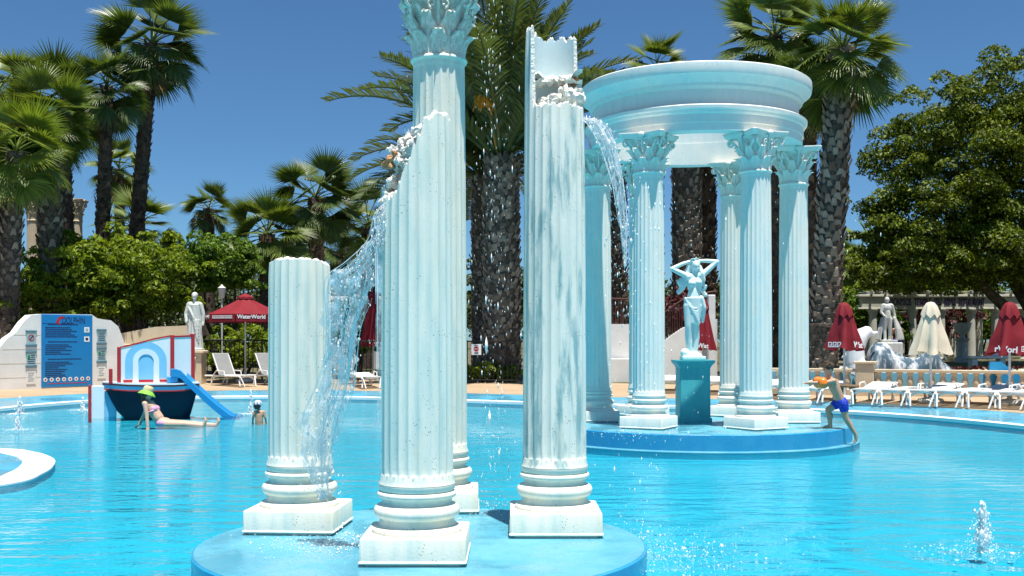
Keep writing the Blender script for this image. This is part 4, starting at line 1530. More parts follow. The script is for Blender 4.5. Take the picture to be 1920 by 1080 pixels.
# smooth the silhouette a little
sm = [poly[0]]
for a_, b_ in zip(poly[1:-1], poly[2:]):
    sm += [a_, ((a_[0] * 0.6 + b_[0] * 0.4), (a_[1] * 0.6 + b_[1] * 0.4))]
sm = sm[:-1] + [poly[-1]]
MB().prism(sm, 0.0, 0.34).build('wall_slab', 'plaster', wall, 30)
for z in (0.42, 0.85, 1.28, 1.72):
    xa = wall_s(-60 if z < 0.9 else (4 if z < 1.4 else 26))
    MB().box(xa, wall_s(76), -0.004, 0.0, z, z + 0.012).build('joint', 'cream', wall, 0)
board = thing('notice_board', 'tall blue notice board with rows of small print on the white wall', 'notice board', (WA.x, WA.y, 0.22), wrz)
bx0, bx1 = wall_s(77), wall_s(172.5)
bw = bx1 - bx0
bz0, bz1 = 0.10, 2.37
MB().bbox(bx0, bx1, -0.030, -0.004, bz0, bz1, 0.006).build('panel', 'sign_blue', board)
yb = -0.034
text_part('title', 'DOLPHIN', 0.30, 'ink', board, (bx0 + bw * 0.62, yb, bz1 - 0.19), (PI / 2, 0, 0), 0.001, sx=0.62)
em = MB()
em.prism([(0, 0), (0.10, 0.16), (0.22, 0.20), (0.30, 0.12), (0.21, 0.13), (0.14, 0.08), (0.10, -0.02), (0.17, -0.09), (0.08, -0.06)], yb - 0.001, yb + 0.002, M=Matrix.Translation((bx0 + bw * 0.27, 0, bz1 - 0.24)))
em.build('emblem', 'red_ink', board, 0)
g = random.Random(3)
zl = bz1 - 0.31
for blk, (n_, first) in enumerate([(6, 0.30), (6, 0.62), (9, 0.30)]):
    for k in range(n_ + 1):
        L_ = bw * g.uniform(0.25, 0.62)
        if k == 0:
            L_ = bw * g.uniform(0.5, 0.66)
        x_ = bx0 + bw * (0.07 if k else 0.12)
        seg = MB()
        xx = x_
        while xx < x_ + L_:
            wd = g.uniform(0.03, 0.10)
            seg.box(xx, min(xx + wd, x_ + L_), yb, yb + 0.004, zl - 0.016, zl + 0.012)
            xx += wd + 0.012
        seg.build('text_line', 'ink', board, 0)
        zl -= 0.058 if k else 0.095
    zl -= 0.10
MB().box(bx0 + 0.02, bx0 + bw * 0.6, yb, yb + 0.003, bz1 - 0.285, bz1 - 0.275).build('rule', 'ink', board, 0)
for k in range(2):
    z = bz1 - 0.47 - 0.30 * k
    s = MB().box(bx0 + bw * 0.83, bx0 + bw * 0.935, yb - 0.002, yb + 0.003, z - 0.085, z + 0.085).build('symbol', 'white_ink', board, 0)
    MB().box(bx0 + bw * 0.855, bx0 + bw * 0.91, yb - 0.004, yb - 0.001, z - 0.05 + 0.01 * k, z + 0.045).build('mark', 'ink' if k else 'plaque', s, 0)
for k in range(8):
    xk = bx0 + bw * (0.07 + 0.12 * k)
    M_ = Matrix.Translation((xk, yb, bz0 + 0.235)) @ Matrix.Rotation(PI / 2, 4, 'X')
    m_ = MB().lathe([(0.066, -0.003), (0.066, 0.002)], 18)
    s = MB().add([tuple(M_ @ Vector(p)) for p in m_.v], m_.f).build('symbol', 'white_ink', board, 0)
    MB().box(xk - 0.035, xk + 0.03, yb - 0.005, yb - 0.002, bz0 + 0.222, bz0 + 0.250).build('mark', 'red_ink' if k % 2 == 0 else 'ink', s, 0)
    MB().box(xk - 0.010, xk + 0.012, yb - 0.0054, yb - 0.0024, bz0 + 0.20, bz0 + 0.275).build('mark', 'ink' if k % 2 == 0 else 'red_ink', s, 0)
MB().box(bx0 + bw * 0.1, bx0 + bw * 0.9, yb, yb + 0.003, bz0 + 0.10, bz0 + 0.118).build('text_line', 'red_ink', board, 0)
for (px, zc_, kind, lab) in [(58, 1.62, 'no', 'scroll-shaped plaque with a red crossed circle on the white wall'), (58, 0.98, 'green', 'scroll-shaped plaque with a green square left of the notice board'),
                             (190, 1.68, 'text', 'scroll-shaped plaque of plain text right of the notice board'), (190, 1.08, 'green2', 'scroll-shaped plaque with a green square right of the notice board'),
                             (58, 0.42, 'faint', 'pale text panel low on the wall left of the notice board'), (190, 0.52, 'faint', 'pale text panel low on the wall right of the notice board')]:
    xc = wall_s(px)
    hw, hh = 0.17, 0.22
    pq = thing('plaque', lab, 'plaque', (WA.x, WA.y, 0.22), wrz)
    if kind == 'faint':
        MB().bbox(xc - 0.15, xc + 0.15, -0.018, -0.003, zc_ - 0.2, zc_ + 0.18, 0.004).build('panel', 'plaster', pq)
        for k in range(5):
            MB().box(xc - 0.11 + 0.02 * (k % 2), xc + 0.10 - 0.03 * (k % 3), -0.021, -0.017, zc_ + 0.13 - k * 0.06, zc_ + 0.145 - k * 0.06).build('text_line', 'plaque_band', pq, 0)
        continue
    MB().prism([(xc - hw, zc_ - hh), (xc + hw, zc_ - hh), (xc + hw * 0.9, zc_ - hh * 0.6), (xc + hw * 0.86, zc_), (xc + hw * 0.92, zc_ + hh * 0.7), (xc + hw, zc_ + hh), (xc - hw, zc_ + hh), (xc - hw * 0.92, zc_ + hh * 0.7), (xc - hw * 0.86, zc_), (xc - hw * 0.9, zc_ - hh * 0.6)], -0.022, -0.003).build('panel', 'plaque', pq, 0)
    MB().bbox(xc - hw * 1.08, xc + hw * 1.08, -0.036, -0.003, zc_ - hh - 0.045, zc_ - hh + 0.045, 0.01).build('band', 'plaque_band', pq)
    MB().bbox(xc - hw * 1.08, xc + hw * 1.08, -0.036, -0.003, zc_ + hh - 0.015, zc_ + hh + 0.03, 0.008).build('band', 'plaque_band', pq)
    if kind == 'no':
        M_ = Matrix.Translation((xc, -0.024, zc_ + 0.02)) @ Matrix.Rotation(PI / 2, 4, 'X')
        rg = [[tuple(M_ @ Vector((r_ * math.cos(2 * PI * i / 20), r_ * math.sin(2 * PI * i / 20), z_))) for i in range(20)] for r_, z_ in ((0.075, 0), (0.10, 0), (0.10, 0.004), (0.075, 0.004), (0.075, 0))]
        MB().loft(rg, False, False).build('symbol', 'red_ink', pq, 0)
        MB().box(-0.085, 0.085, -0.002, 0.002, -0.012, 0.012, Matrix.Translation((xc, -0.027, zc_ + 0.02)) @ Matrix.Rotation(R(-45), 4, 'Y')).build('symbol', 'ink', pq, 0)
    else:
        if 'green' in kind:
            MB().box(xc - 0.12, xc - 0.04, -0.026, -0.021, zc_ + 0.0, zc_ + 0.12).build('symbol', 'green_ink', pq, 0)
        for k in range(5):
            xa = xc - 0.02 if ('green' in kind and k < 2) else xc - 0.12
            MB().box(xa, xc + 0.12 - 0.02 * (k % 2), -0.026, -0.021, zc_ + 0.11 - k * 0.06, zc_ + 0.13 - k * 0.06).build('text_line', 'ink', pq, 0)


# ------------------------------------------------------------------ play boat with slide
BZ = math.radians(24)
boat = thing('play_boat', 'blue and white toy boat with red posts standing in the shallow water', 'boat', W(207, 784, 24.3).xy.to_3d(), BZ)
# local x along the boat (bow at 0, stern at 2.1), y across (0 towards the camera side edge, 1.1 away)
hull = []
for x, zt_, half, zb_ in [(-0.12, 0.80, 0.10, 0.74), (0.02, 0.79, 0.24, 0.42), (0.18, 0.78, 0.36, 0.12), (0.38, 0.765, 0.46, -0.10), (0.8, 0.75, 0.54, -0.16), (1.4, 0.745, 0.56, -0.16), (1.72, 0.76, 0.52, -0.10), (1.80, 0.765, 0.50, 0.02)]:
    ring = []
    for k in range(9):
        u = k / 8
        ring.append((x + (0.16 * u * (1 if x > 1.7 else 0)), 0.55 - half * (1 - 0.45 * (1 - u) ** 1.6), zb_ + (zt_ - zb_) * u))
    for k in range(9):
        u = 1 - k / 8
        ring.append((x + (0.16 * u * (1 if x > 1.7 else 0)), 0.55 + half * (1 - 0.45 * (1 - u) ** 1.6), zb_ + (zt_ - zb_) * u))
    hull.append(ring)
MB().loft(hull).build('hull', 'navy', boat, 50)


def strake(name, u0, u1, out, mat):
    rr_ = []
    for x, zt_, half in [(-0.14, 0.80, 0.11), (0.02, 0.79, 0.245), (0.18, 0.78, 0.365), (0.38, 0.765, 0.465), (0.8, 0.75, 0.545), (1.4, 0.745, 0.565), (1.72, 0.76, 0.525), (1.97, 0.765, 0.505)]:
        h = half + out
        rr_.append([(x, 0.55 - h, zt_ + u0), (x, 0.55 - h, zt_ + u1), (x, 0.55 + h, zt_ + u1), (x, 0.55 + h, zt_ + u0)])
    MB().loft(rr_).build(name, mat, boat, 30)


strake('blue_strake', -0.135, -0.05, 0.006, 'light_blue')
strake('red_strake', -0.165, -0.137, 0.018, 'red_paint')
strake('red_gunwale', -0.048, -0.012, 0.022, 'red_paint')
strake('deck', -0.010, 0.022, 0.035, 'boat_white')
# stair panel and post at the bow
MB().bbox(-0.40, -0.13, 0.02, 0.06, -0.2, 0.74, 0.01).build('stair_panel', 'boat_white', boat)
MB().bbox(-0.10, 0.16, 0.45, 0.51, -0.2, 0.60, 0.01).build('stair_panel', 'light_blue', boat)
MB().bbox(-0.47, -0.405, 0.0, 0.07, -0.2, 0.76, 0.01).build('post', 'red_paint', boat)
MB().bbox(-0.02, 0.06, 0.20, 0.28, 0.775, 1.12, 0.01).build('post', 'red_paint', boat)
# cabin front with arch
cy0 = 0.22
x0, x1 = 0.22, 1.36
cab = MB().prism([(x0, 0.775), (x1, 0.775), (x1, 1.86), (x0 + 0.75, 1.78), (x0 + 0.4, 1.68), (x0, 1.58)], cy0, cy0 + 0.05).build('cabin_panel', 'boat_white', boat, 0)
ac, az = (x0 + x1) / 2, 1.28


def arch(r_out, r_in, zf, y0, y1):
    n = 20
    o_ = [(ac + r_out * math.cos(PI - PI * k / n), az + r_out * math.sin(PI - PI * k / n)) for k in range(n + 1)]
    i_ = [(ac + r_in * math.cos(PI - PI * k / n), az + r_in * math.sin(PI - PI * k / n)) for k in range(n + 1)]
    o_ = [(ac - r_out, zf)] + o_ + [(ac + r_out, zf)]
    i_ = [(ac - r_in, zf)] + i_ + [(ac + r_in, zf)]
    m = MB()
    for k in range(len(o_) - 1):
        m.prism([o_[k], o_[k + 1], i_[k + 1], i_[k]], y0, y1)
    return m


arch(0.46, 0.29, 0.90, cy0 - 0.006, cy0 + 0.001).build('arch_band', 'light_blue', cab, 0)
arch(0.29, 0.17, 0.79, cy0 - 0.022, cy0 + 0.001).build('arch_frame', 'boat_white', cab, 0)
door = [(ac - 0.165, 0.86)] + [(ac + 0.165 * math.cos(PI - PI * k / 14), az + 0.165 * math.sin(PI - PI * k / 14)) for k in range(15)] + [(ac + 0.165, 0.86)]
MB().prism(door, cy0 - 0.005, cy0 + 0.001).build('arch_door', 'light_blue', cab, 0)
for xa, xb in ((x0 + 0.07, ac - 0.30), (ac - 0.16, ac + 0.16), (ac + 0.30, x1 - 0.06)):
    MB().box(xa, xb, cy0 - 0.008, cy0 + 0.001, 0.80, 0.858).build('skirting', 'red_paint', cab, 0)
MB().bbox(x0 - 0.06, x0 + 0.02, cy0 - 0.02, cy0 + 0.06, 0.775, 1.62, 0.008).build('post', 'red_paint', boat)
MB().bbox(x1 - 0.03, x1 + 0.06, cy0 - 0.03, cy0 + 0.06, 0.775, 1.90, 0.008).build('post', 'red_paint', boat)
rail = [(x0, 1.59), (x0 + 0.4, 1.69), (x0 + 0.75, 1.79), (x1, 1.865)]
for (xa, za), (xb, zb_) in zip(rail, rail[1:]):
    MB().prism([(xa, za), (xb, zb_), (xb, zb_ + 0.035), (xa, za + 0.035)], cy0 - 0.01, cy0 + 0.06).build('top_rail', 'red_paint', boat, 0)
# cabin side, receding
Ms = Matrix.Translation((x1 + 0.05, cy0 + 0.03, 0)) @ Matrix.Rotation(R(28), 4, 'Z')
MB().prism([(0.02, 0.775), (0.50, 0.775), (0.50, 1.86), (0.02, 1.84)], 0.0, 0.04, M=Ms).build('cabin_panel', 'boat_white', boat, 0)
MB().prism([(0.02, 1.84), (0.50, 1.86), (0.50, 1.90), (0.02, 1.88)], -0.01, 0.05, M=Ms).build('top_rail', 'red_paint', boat, 0)
MB().bbox(0.48, 0.57, -0.03, 0.07, 0.775, 1.93, 0.008, M=Ms).build('post', 'red_paint', boat)
# slide: local path leaves the deck towards the stern and camera side
sp = []
for k in range(15):
    t = k / 14
    sp.append(Vector((1.40 + 1.50 * t, 0.30 - 0.50 * t, 0.95 if t < 0.12 else max(-0.16, 0.95 - 1.20 * (1 - (1 - (t - 0.12) / 0.88) ** 1.25)))))
sec = [(-0.27, 0.15), (-0.23, 0.16), (-0.20, 0.02), (0.20, 0.02), (0.23, 0.16), (0.27, 0.15), (0.25, -0.03), (-0.25, -0.03)]
rings = []
dirv = Vector((1.75, -0.55, 0)).normalized()
sid = Vector((-dirv.y, dirv.x, 0))
for q in sp:
    rings.append([q + sid * a_ + Vector((0, 0, b_)) for a_, b_ in sec])
MB().loft(rings).build('slide', 'slide_blue', boat, 45)
MB().bbox(1.25, 1.50, 0.10, 0.50, 0.772, 0.93, 0.02).build('slide_platform', 'slide_blue', boat)


# ------------------------------------------------------------------ parasols
def greek_key(width, h, n):
    m = MB()
    s = width / n
    b = h * 0.16
    for k in range(n):
        x = k * s
        for (xa, xb, za, zb_) in ((0, 0.82, 0, 1), ):
            m.box(x, x + s * 0.8, -0.002, 0.002, h - b, h)
            m.box(x, x + s * 0.16, -0.0022, 0.0022, 0, h)
            m.box(x + s * 0.64, x + s * 0.8, -0.0024, 0.0024, h * 0.3, h)
            m.box(x + s * 0.32, x + s * 0.8, -0.0026, 0.0026, h * 0.3, h * 0.3 + b)
        m.box(x, x + s, -0.0028, 0.0028, 0, b)
    return m


def parasol_open(label, px, Y, top_py, edge_py, rad, yaw):
    x = X_at(px, Y)
    t = thing('parasol', label, 'parasol', G(x, Y), yaw)
    gz = t.location.z
    zt_, ze = W(px, top_py, Y).z - gz, W(px, edge_py, Y).z - gz
    n = 8
    MB().tube([(0, 0, 0), (0, 0, zt_ - 0.2)], 0.03, 10).build('pole', 'aluminium', t)
    MB().lathe([(0.32, 0.0), (0.34, 0.05), (0.30, 0.12), (0.06, 0.16), (0.05, 0.4)], 20).build('base', 'marble', t)
    can = MB()
    rings = []
    for k in range(7):
        u = k / 6
        r = 0.17 + (rad - 0.17) * u
        z = zt_ - 0.17 - (zt_ - 0.17 - ze) * (u ** 0.92)
        ring = []
        for i in range(n * 4):
            a = 2 * PI * i / (n * 4)
            f = (i % 4) / 4
            chord = math.cos(PI / n) / math.cos((f - 0.5) * 2 * PI / n)
            ring.append((r * chord * math.cos(a), r * chord * math.sin(a), z - 0.03 * math.sin(PI * f) * math.sin(PI * u)))
        rings.append(ring)
    can.loft(rings, False, False)
    cn = can.build('canopy', 'red_cloth', t, 30)
    val = MB()
    for i in range(n):
        a0, a1 = 2 * PI * i / n + 0.015, 2 * PI * (i + 1) / n - 0.015
        p0, p1 = Vector((rad * math.cos(a0), rad * math.sin(a0), ze)), Vector((rad * math.cos(a1), rad * math.sin(a1), ze))
        v = MB()
        v.add([p0, p1, p1 * 1.004 - Vector((0, 0, 0.26)), p0 * 1.004 - Vector((0, 0, 0.26)), p0 * 0.99, p1 * 0.99, p1 * 0.994 - Vector((0, 0, 0.26)), p0 * 0.994 - Vector((0, 0, 0.26))],
              [(0, 1, 2, 3), (7, 6, 5, 4), (0, 3, 7, 4), (1, 5, 6, 2), (2, 6, 7, 3)])
        vo = v.build('valance', 'red_cloth', t, 0)
        mid = (p0 + p1) / 2
        am = math.atan2(mid.y, mid.x)
        if i % 2 == 0:
            text_part('lettering', 'WaterWorld', 0.19, 'white_ink', vo, mid * 1.014 - Vector((0, 0, 0.135)), (PI / 2, 0, am + PI / 2), 0.002, bold=0.003, sx=0.92)
        else:
            gk = greek_key(0.82, 0.10, 9)
            M_ = Matrix.Translation(mid * 1.012 - Vector((0, 0, 0.18))) @ Matrix.Rotation(am + PI / 2, 4, 'Z') @ Matrix.Translation((-0.41, 0, 0))
            MB().add([tuple(M_ @ Vector(p)) for p in gk.v], gk.f).build('key_pattern', 'white_ink', vo, 0)
        ac_ = 2 * PI * i / n
        MB().tube([(0.03, 0, zt_ - 0.35), (rad * 0.985 * math.cos(ac_), rad * 0.985 * math.sin(ac_), ze - 0.01)], 0.012, 5).build('rib', 'aluminium', t)
    vent = []
    for r, z in ((0.02, zt_), (0.12, zt_ - 0.05), (0.26, zt_ - 0.14), (0.27, zt_ - 0.21)):
        vent.append([(r * (1 + 0.1 * (i % 2)) * math.cos(2 * PI * i / 16), r * (1 + 0.1 * (i % 2)) * math.sin(2 * PI * i / 16), z + (0.02 if i % 2 == 0 and r > 0.2 else 0)) for i in range(16)])
    MB().loft(vent, True, False).build('vent_cap', 'red_cloth', cn, 30)
    return t


def parasol_closed(label, px, Y, top_py, hem_py, half_w, mat, seed, word=None, base=True, lean=0.0):
    x = X_at(px, Y)
    t = thing('parasol', label, 'parasol', G(x, Y))
    gz = t.location.z
    zt_, zh = W(px, top_py, Y).z - gz, W(px, hem_py, Y).z - gz
    g = random.Random(seed)
    MB().tube([(0, 0, 0), (0, 0, zt_ - 0.05)], 0.028, 10).build('pole', 'aluminium', t)
    if base:
        MB().lathe([(0.30, 0.0), (0.32, 0.05), (0.28, 0.11), (0.06, 0.15), (0.05, 0.35)], 20).build('base', 'marble', t)
    n = 64
    ph = [g.uniform(-0.25, 0.25) for _ in range(8)]
    am = [g.uniform(0.75, 1.25) for _ in range(8)]
    rings = []
    for k in range(15):
        u = k / 14
        z = zt_ - 0.10 - (zt_ - 0.10 - zh) * u
        R0 = half_w * (0.34 + 0.66 * u ** 0.95)
        R0 *= 1.15
        fold = 0.10 + 0.50 * u
        ring = []
        for i in range(n):
            a = 2 * PI * i / n
            kx = int((a / (2 * PI) * 8)) % 8
            r = R0 * (1 + fold * 0.55 * (math.cos(6 * a + 2.2 * math.sin(a + seed) + 1.1 * math.sin(2 * a + 2 * seed) + u * 1.2) * am[kx]) + 0.08 * mnoise.noise(Vector((math.cos(a) * 2, math.sin(a) * 2, u * 4 + seed))))
            zz = z - 0.05 * u * u * math.cos(5 * a + seed)
            ring.append((r * math.cos(a) + lean * u, r * math.sin(a) * 0.8, zz))
        rings.append(ring)
    rings.append([(p[0] * 0.9, p[1] * 0.9, p[2] + 0.04) for p in rings[-1]])
    c = MB().loft(rings, True, False).build('canopy', mat, t, 70)
    cap_r = []
    for r, z in ((0.02, zt_), (0.10, zt_ - 0.02), (0.17, zt_ - 0.10), (0.235, zt_ - 0.28), (0.26, zt_ - 0.36)):
        cap_r.append([(r * (1 + 0.08 * math.cos(8 * 2 * PI * i / 32)) * math.cos(2 * PI * i / 32) * half_w / 0.42, r * (1 + 0.08 * math.cos(8 * 2 * PI * i / 32)) * math.sin(2 * PI * i / 32) * half_w / 0.42, z + (0.05 * math.cos(8 * 2 * PI * i / 32) if r > 0.2 else 0)) for i in range(32)])
    MB().loft(cap_r, True, False).build('vent_cap', mat, c, 70)
    if word:
        for s_, ang, sz in word:
            R1 = half_w * 1.12
            p = Vector((R1 * math.sin(R(ang)), -R1 * math.cos(R(ang)) * 0.85, zh + 0.11))
            if s_ == 'key':
                gk = greek_key(0.36, 0.13, 3)
                M_ = Matrix.Translation(p) @ Matrix.Rotation(R(ang) * 0.8, 4, 'Z') @ Matrix.Translation((-0.18, -0.02, -0.05))
                MB().add([tuple(M_ @ Vector(q)) for q in gk.v], gk.f).build('key_pattern', 'white_ink', c, 0)
            else:
                text_part('lettering', s_, sz, 'white_ink', c, p + Vector((0, -0.03, 0)), (PI / 2, R(4), R(ang) * 0.8), 0.002, bold=0.006, sx=0.95)
    return t


parasol_open('open dark red parasol with WaterWorld lettering on its valance', 460, 37.2, 550, 590, 1.36, R(90 + 180 + 9 - 22.5 + 22.5 - 22.5 + 14))
parasol_closed('folded dark red parasol behind the black railing', 700, 38.6, 545, 648, 0.33, 'red_cloth', 3, [('World', 20, 0.2)])
parasol_closed('folded dark red parasol seen through the temple behind the statue', 1318, 33.5, 560, 655, 0.30, 'red_cloth', 5, [('Wat', -10, 0.2)])
parasol_closed('folded dark red parasol beside the smooth foot of the tallest right palm', 1583, 27.6, 567, 655, 0.36, 'red_cloth', 7, [('key', -48, 0), ('Wat', 42, 0.2)])
parasol_closed('folded cream parasol in front of the grey painted rock', 1745, 26.3, 566, 662, 0.37, 'cream_cloth', 9, None)
parasol_closed('folded dark red parasol under the fig tree with rWorl on its hem', 1893, 25.2, 566, 664, 0.37, 'red_cloth', 12, [('rWorl', -34, 0.2), ('key', 36, 0)])


# ------------------------------------------------------------------ sun loungers
def make_lounger(label, loc, rz, back_deg=0, group=None, fabric='plastic'):
    """length along local -y (foot end) to +y (head end)"""
    t = thing('sun_lounger', label, 'sun lounger', loc, rz, group)
    L_, wd, h = 1.9, 0.62, 0.34
    for s in (-1, 1):
        pts = [(s * wd / 2, -L_ / 2 + 0.02, h - 0.05), (s * wd / 2, -L_ / 2 + 0.08, h), (s * wd / 2, 0, h), (s * wd / 2, L_ / 2, h - 0.01)]
        MB().tube(pts, [0.028] * 4, 8).build('side_rail', 'plastic', t)
    for yy, dr in ((-L_ / 2 + 0.12, -1), (L_ / 2 - 0.42, 1)):
        pts = []
        for k in range(13):
            u = k / 12
            a = PI * u
            pts.append((wd / 2 * 1.02 * math.cos(a), yy + dr * 0.10 * math.sin(a) * 0 + dr * 0.09 * (1 - abs(math.sin(a)) ** 0.5), 0.015 + (h - 0.03) * min(1, abs(math.sin(a)) ** 0.45)))
        MB().tube(pts, 0.026, 8).build('leg', 'plastic', t)
        MB().tube([(-wd / 2 * 0.72, yy + dr * 0.22, 0.0), (-wd / 2 * 0.92, yy + dr * 0.08, h - 0.04)], 0.022, 7).build('leg', 'plastic', t)
        MB().tube([(wd / 2 * 0.72, yy + dr * 0.22, 0.0), (wd / 2 * 0.92, yy + dr * 0.08, h - 0.04)], 0.022, 7).build('leg', 'plastic', t)
    piv = L_ / 2 - 0.78
    ns = 11
    for k in range(ns):
        y0 = -L_ / 2 + 0.04 + (piv + L_ / 2 - 0.06) * k / ns
        MB().box(-wd / 2 + 0.01, wd / 2 - 0.01, y0, y0 + (piv + L_ / 2 - 0.06) / ns * 0.72, h + 0.012, h + 0.034).build('slat', 'plastic', t, 0)
    Mb = Matrix.Translation((0, piv, h + 0.02)) @ Matrix.Rotation(R(back_deg), 4, 'X')
    bl = 0.80
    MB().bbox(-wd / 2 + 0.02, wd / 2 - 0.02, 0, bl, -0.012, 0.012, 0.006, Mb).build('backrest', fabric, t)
    MB().tube([Mb @ Vector(p) for p in ((-wd / 2, 0.0, 0), (-wd / 2, bl, 0), (wd / 2, bl, 0), (wd / 2, 0.0, 0))], 0.024, 8).build('back_frame', 'plastic', t)
    for s in (-1, 1):
        MB().tube([(s * (wd / 2 + 0.03), piv - 0.32, h), (s * (wd / 2 + 0.03), piv - 0.28, h + 0.15), (s * (wd / 2 + 0.03), piv + 0.12, h + 0.17), (s * (wd / 2 + 0.03), piv + 0.30, h + 0.02)], 0.018, 7).build('armrest', 'plastic', t)
    return t


g = random.Random(21)
near_of = ['between the boy and the parasol by the palm foot', 'just beside the parasol with its folds by the palm foot', 'in front of the balustrade pillar', 'in front of the folded cream parasol', 'just right of the folded cream parasol', 'in front of the far end of the grey rock', 'under the fig tree beside the last red parasol', 'at the end of the row under the fig tree']
for k, px in enumerate([1540, 1612, 1640, 1698, 1756, 1812, 1868, 1930]):
    if k == 1:
        continue
    u = (px - 1500) / 430.0
    Y = 28.0 - 3.6 * u
    x = X_at(px, Y)
    make_lounger('flat white sun lounger ' + near_of[k], G(x, Y), math.atan2(15 - Y, 0.5 - x) + PI / 2 + g.uniform(-0.08, 0.08), 0 if k % 2 else 8, 'sun loungers along the balustrade')
make_lounger('sun lounger with raised shade-darkened grey back left of the open parasol pole', G(X_at(432, 35.6), 35.6), R(52), 62, 'sun loungers by the black railing', 'shaded_grey_fabric')
make_lounger('sun lounger with raised shade-darkened grey back right of the open parasol pole', G(X_at(512, 35.9), 35.9), R(52), 62, 'sun loungers by the black railing', 'shaded_grey_fabric')
make_lounger('flat white sun lounger in front of the railing left of the thick ruined column', G(X_at(686, 35.0), 35.0), R(20), 5, 'sun loungers by the black railing')
make_lounger('white sun lounger seen through the temple left of the teal pedestal', G(X_at(1252, 31.3), 31.3), R(-8), 5, 'sun loungers behind the temple')
make_lounger('white sun lounger seen through the temple right of the teal pedestal', G(X_at(1336, 30.6), 30.6), R(-14), 5, 'sun loungers behind the temple')
make_lounger('white sun lounger seen between the two right temple columns', G(X_at(1452, 29.0), 29.0), R(-20), 5, 'sun loungers behind the temple')
# wicker side table
wt_ = thing('side_table', 'low wicker side table beside the parasol at the palm foot', 'table', G(X_at(1590, 26.9), 26.9))
MB().lathe([(0.26, 0.40), (0.28, 0.42), (0.28, 0.45), (0.26, 0.46)], 20).build('table_top', 'basket', wt_)
for k in range(4):
    a = k * PI / 2 + 0.6
    MB().tube([(0.22 * math.cos(a), 0.22 * math.sin(a), 0), (0.2 * math.cos(a), 0.2 * math.sin(a), 0.40)], 0.02, 6).build('leg', 'basket', wt_)


# ------------------------------------------------------------------ railings, balustrade, walls
def bar_fence(label, P0, P1, h, mat, spacing=0.14, bar=0.014, dz=0.0, name='railing'):
    P0, P1 = Vector(P0), Vector(P1)
    t = thing(name, label, 'railing', P0)
    d = P1 - P0
    L_ = d.xy.length
    n = int(L_ / spacing)
    MB().tube([(0, 0, h), d + Vector((0, 0, h))], bar * 1.8, 6).build('top_rail', mat, t)
    MB().tube([(0, 0, 0.12), d + Vector((0, 0, 0.12))], bar * 1.4, 6).build('bottom_rail', mat, t)
    barm = MB().tube([(0, 0, 0.05), (0, 0, h)], bar, 6).mesh('bar', mat, 60)
    postm = MB().bbox(-0.03, 0.03, -0.03, 0.03, -0.05, h + 0.04, 0.006).mesh('post', mat, 30)
    for k in range(n + 1):
        q = d * (k / n)
        put('post' if k % 14 == 0 else 'bar', postm if k % 14 == 0 else barm, t, q)
    return t


def fence_pt(px, Y):
    return G(X_at(px, Y), Y)


bar_fence('black iron railing between the stump and the statue pedestal', fence_pt(372, 38.6), fence_pt(560, 38.4), 1.42, 'iron', 0.16)
bar_fence('black iron railing behind the falling water with a white building beyond', fence_pt(562, 38.2), fence_pt(760, 37.0), 1.42, 'iron', 0.16)
fr = bar_fence('black iron railing with a small white warning sign before the fat date palm', fence_pt(762, 36.9), fence_pt(1100, 34.6), 1.42, 'iron', 0.16)
# warning sign on it
sq = fence_pt(893, 35.9)
sg = thing('warning_sign', 'small white sign with a red disc hung on the black railing', 'sign', (sq.x, sq.y - 0.06, sq.z + 1.15))
MB().bbox(-0.17, 0.17, -0.012, 0.0, -0.18, 0.18, 0.004).build('panel', 'white_ink', sg)
m_ = MB().lathe([(0.085, -0.002), (0.085, 0.002)], 20)
M_ = Matrix.Translation((0, -0.014, 0.02)) @ Matrix.Rotation(PI / 2, 4, 'X')
MB().add([tuple(M_ @ Vector(p)) for p in m_.v], m_.f).build('symbol', 'red_ink', sg, 0)
MB().box(-0.055, 0.055, -0.019, -0.0165, 0.008, 0.032).build('symbol', 'white_ink', sg, 0)
for z_ in (0.13, -0.10, -0.13):
    MB().box(-0.07, 0.07, -0.016, -0.0125, z_ - 0.008, z_ + 0.008).build('text_line', 'ink', sg, 0)

# cream balustrade at the right
A_, B_ = G(6.9, 30.4), G(14.8, 26.3)
A_.z = B_.z = 0.34
bal = thing('balustrade', 'low cream balustrade running behind the row of sun loungers', 'balustrade', A_)
d_ = B_ - A_
bl_ = d_.length
brz = math.atan2(d_.y, d_.x)
bal.rotation_euler = (0, 0, brz)
MB().bbox(0, bl_, -0.11, 0.11, 0.575, 0.66, 0.012).build('rail', 'cream', bal)
MB().bbox(0, bl_, -0.10, 0.10, -0.10, 0.10, 0.012).build('bottom_rail', 'cream', bal)
vase = MB().lathe([(0.085, 0.10), (0.085, 0.14), (0.05, 0.16), (0.075, 0.24), (0.095, 0.32), (0.07, 0.42), (0.045, 0.50), (0.06, 0.53), (0.085, 0.545), (0.085, 0.576)], 12).mesh('baluster', 'cream', 60)
pil_s = [(1618 - 1411) / 520 * bl_ * 0.86]
k = 0.15
while k < bl_ - 0.1:
    if all(abs(k - p) > 0.30 for p in pil_s):
        put('baluster', vase, bal, (k, 0, 0))
    k += 0.27
for p in pil_s:
    MB().bbox(p - 0.24, p + 0.24, -0.16, 0.16, -0.1, 0.80, 0.015).build('pillar', 'cream', bal)
    MB().bbox(p - 0.29, p + 0.29, -0.20, 0.20, 0.802, 0.87, 0.015).build('pillar_cap', 'cream', bal)
bw_ = thing('pool_back_wall', 'low blue wall showing between the balusters', 'wall', A_)
bw_.rotation_euler = (0, 0, brz)
MB().bbox(-0.2, bl_ + 0.2, 0.42, 0.62, -0.2, 0.56, 0.01).build('wall_slab', 'pale_blue_cut', bw_)
ct1 = thing('wave_panel', 'pale blue wave-topped panel with white edge beside the dolphin', 'panel', (X_at(1585, 29.4), 29.4, 0.42))
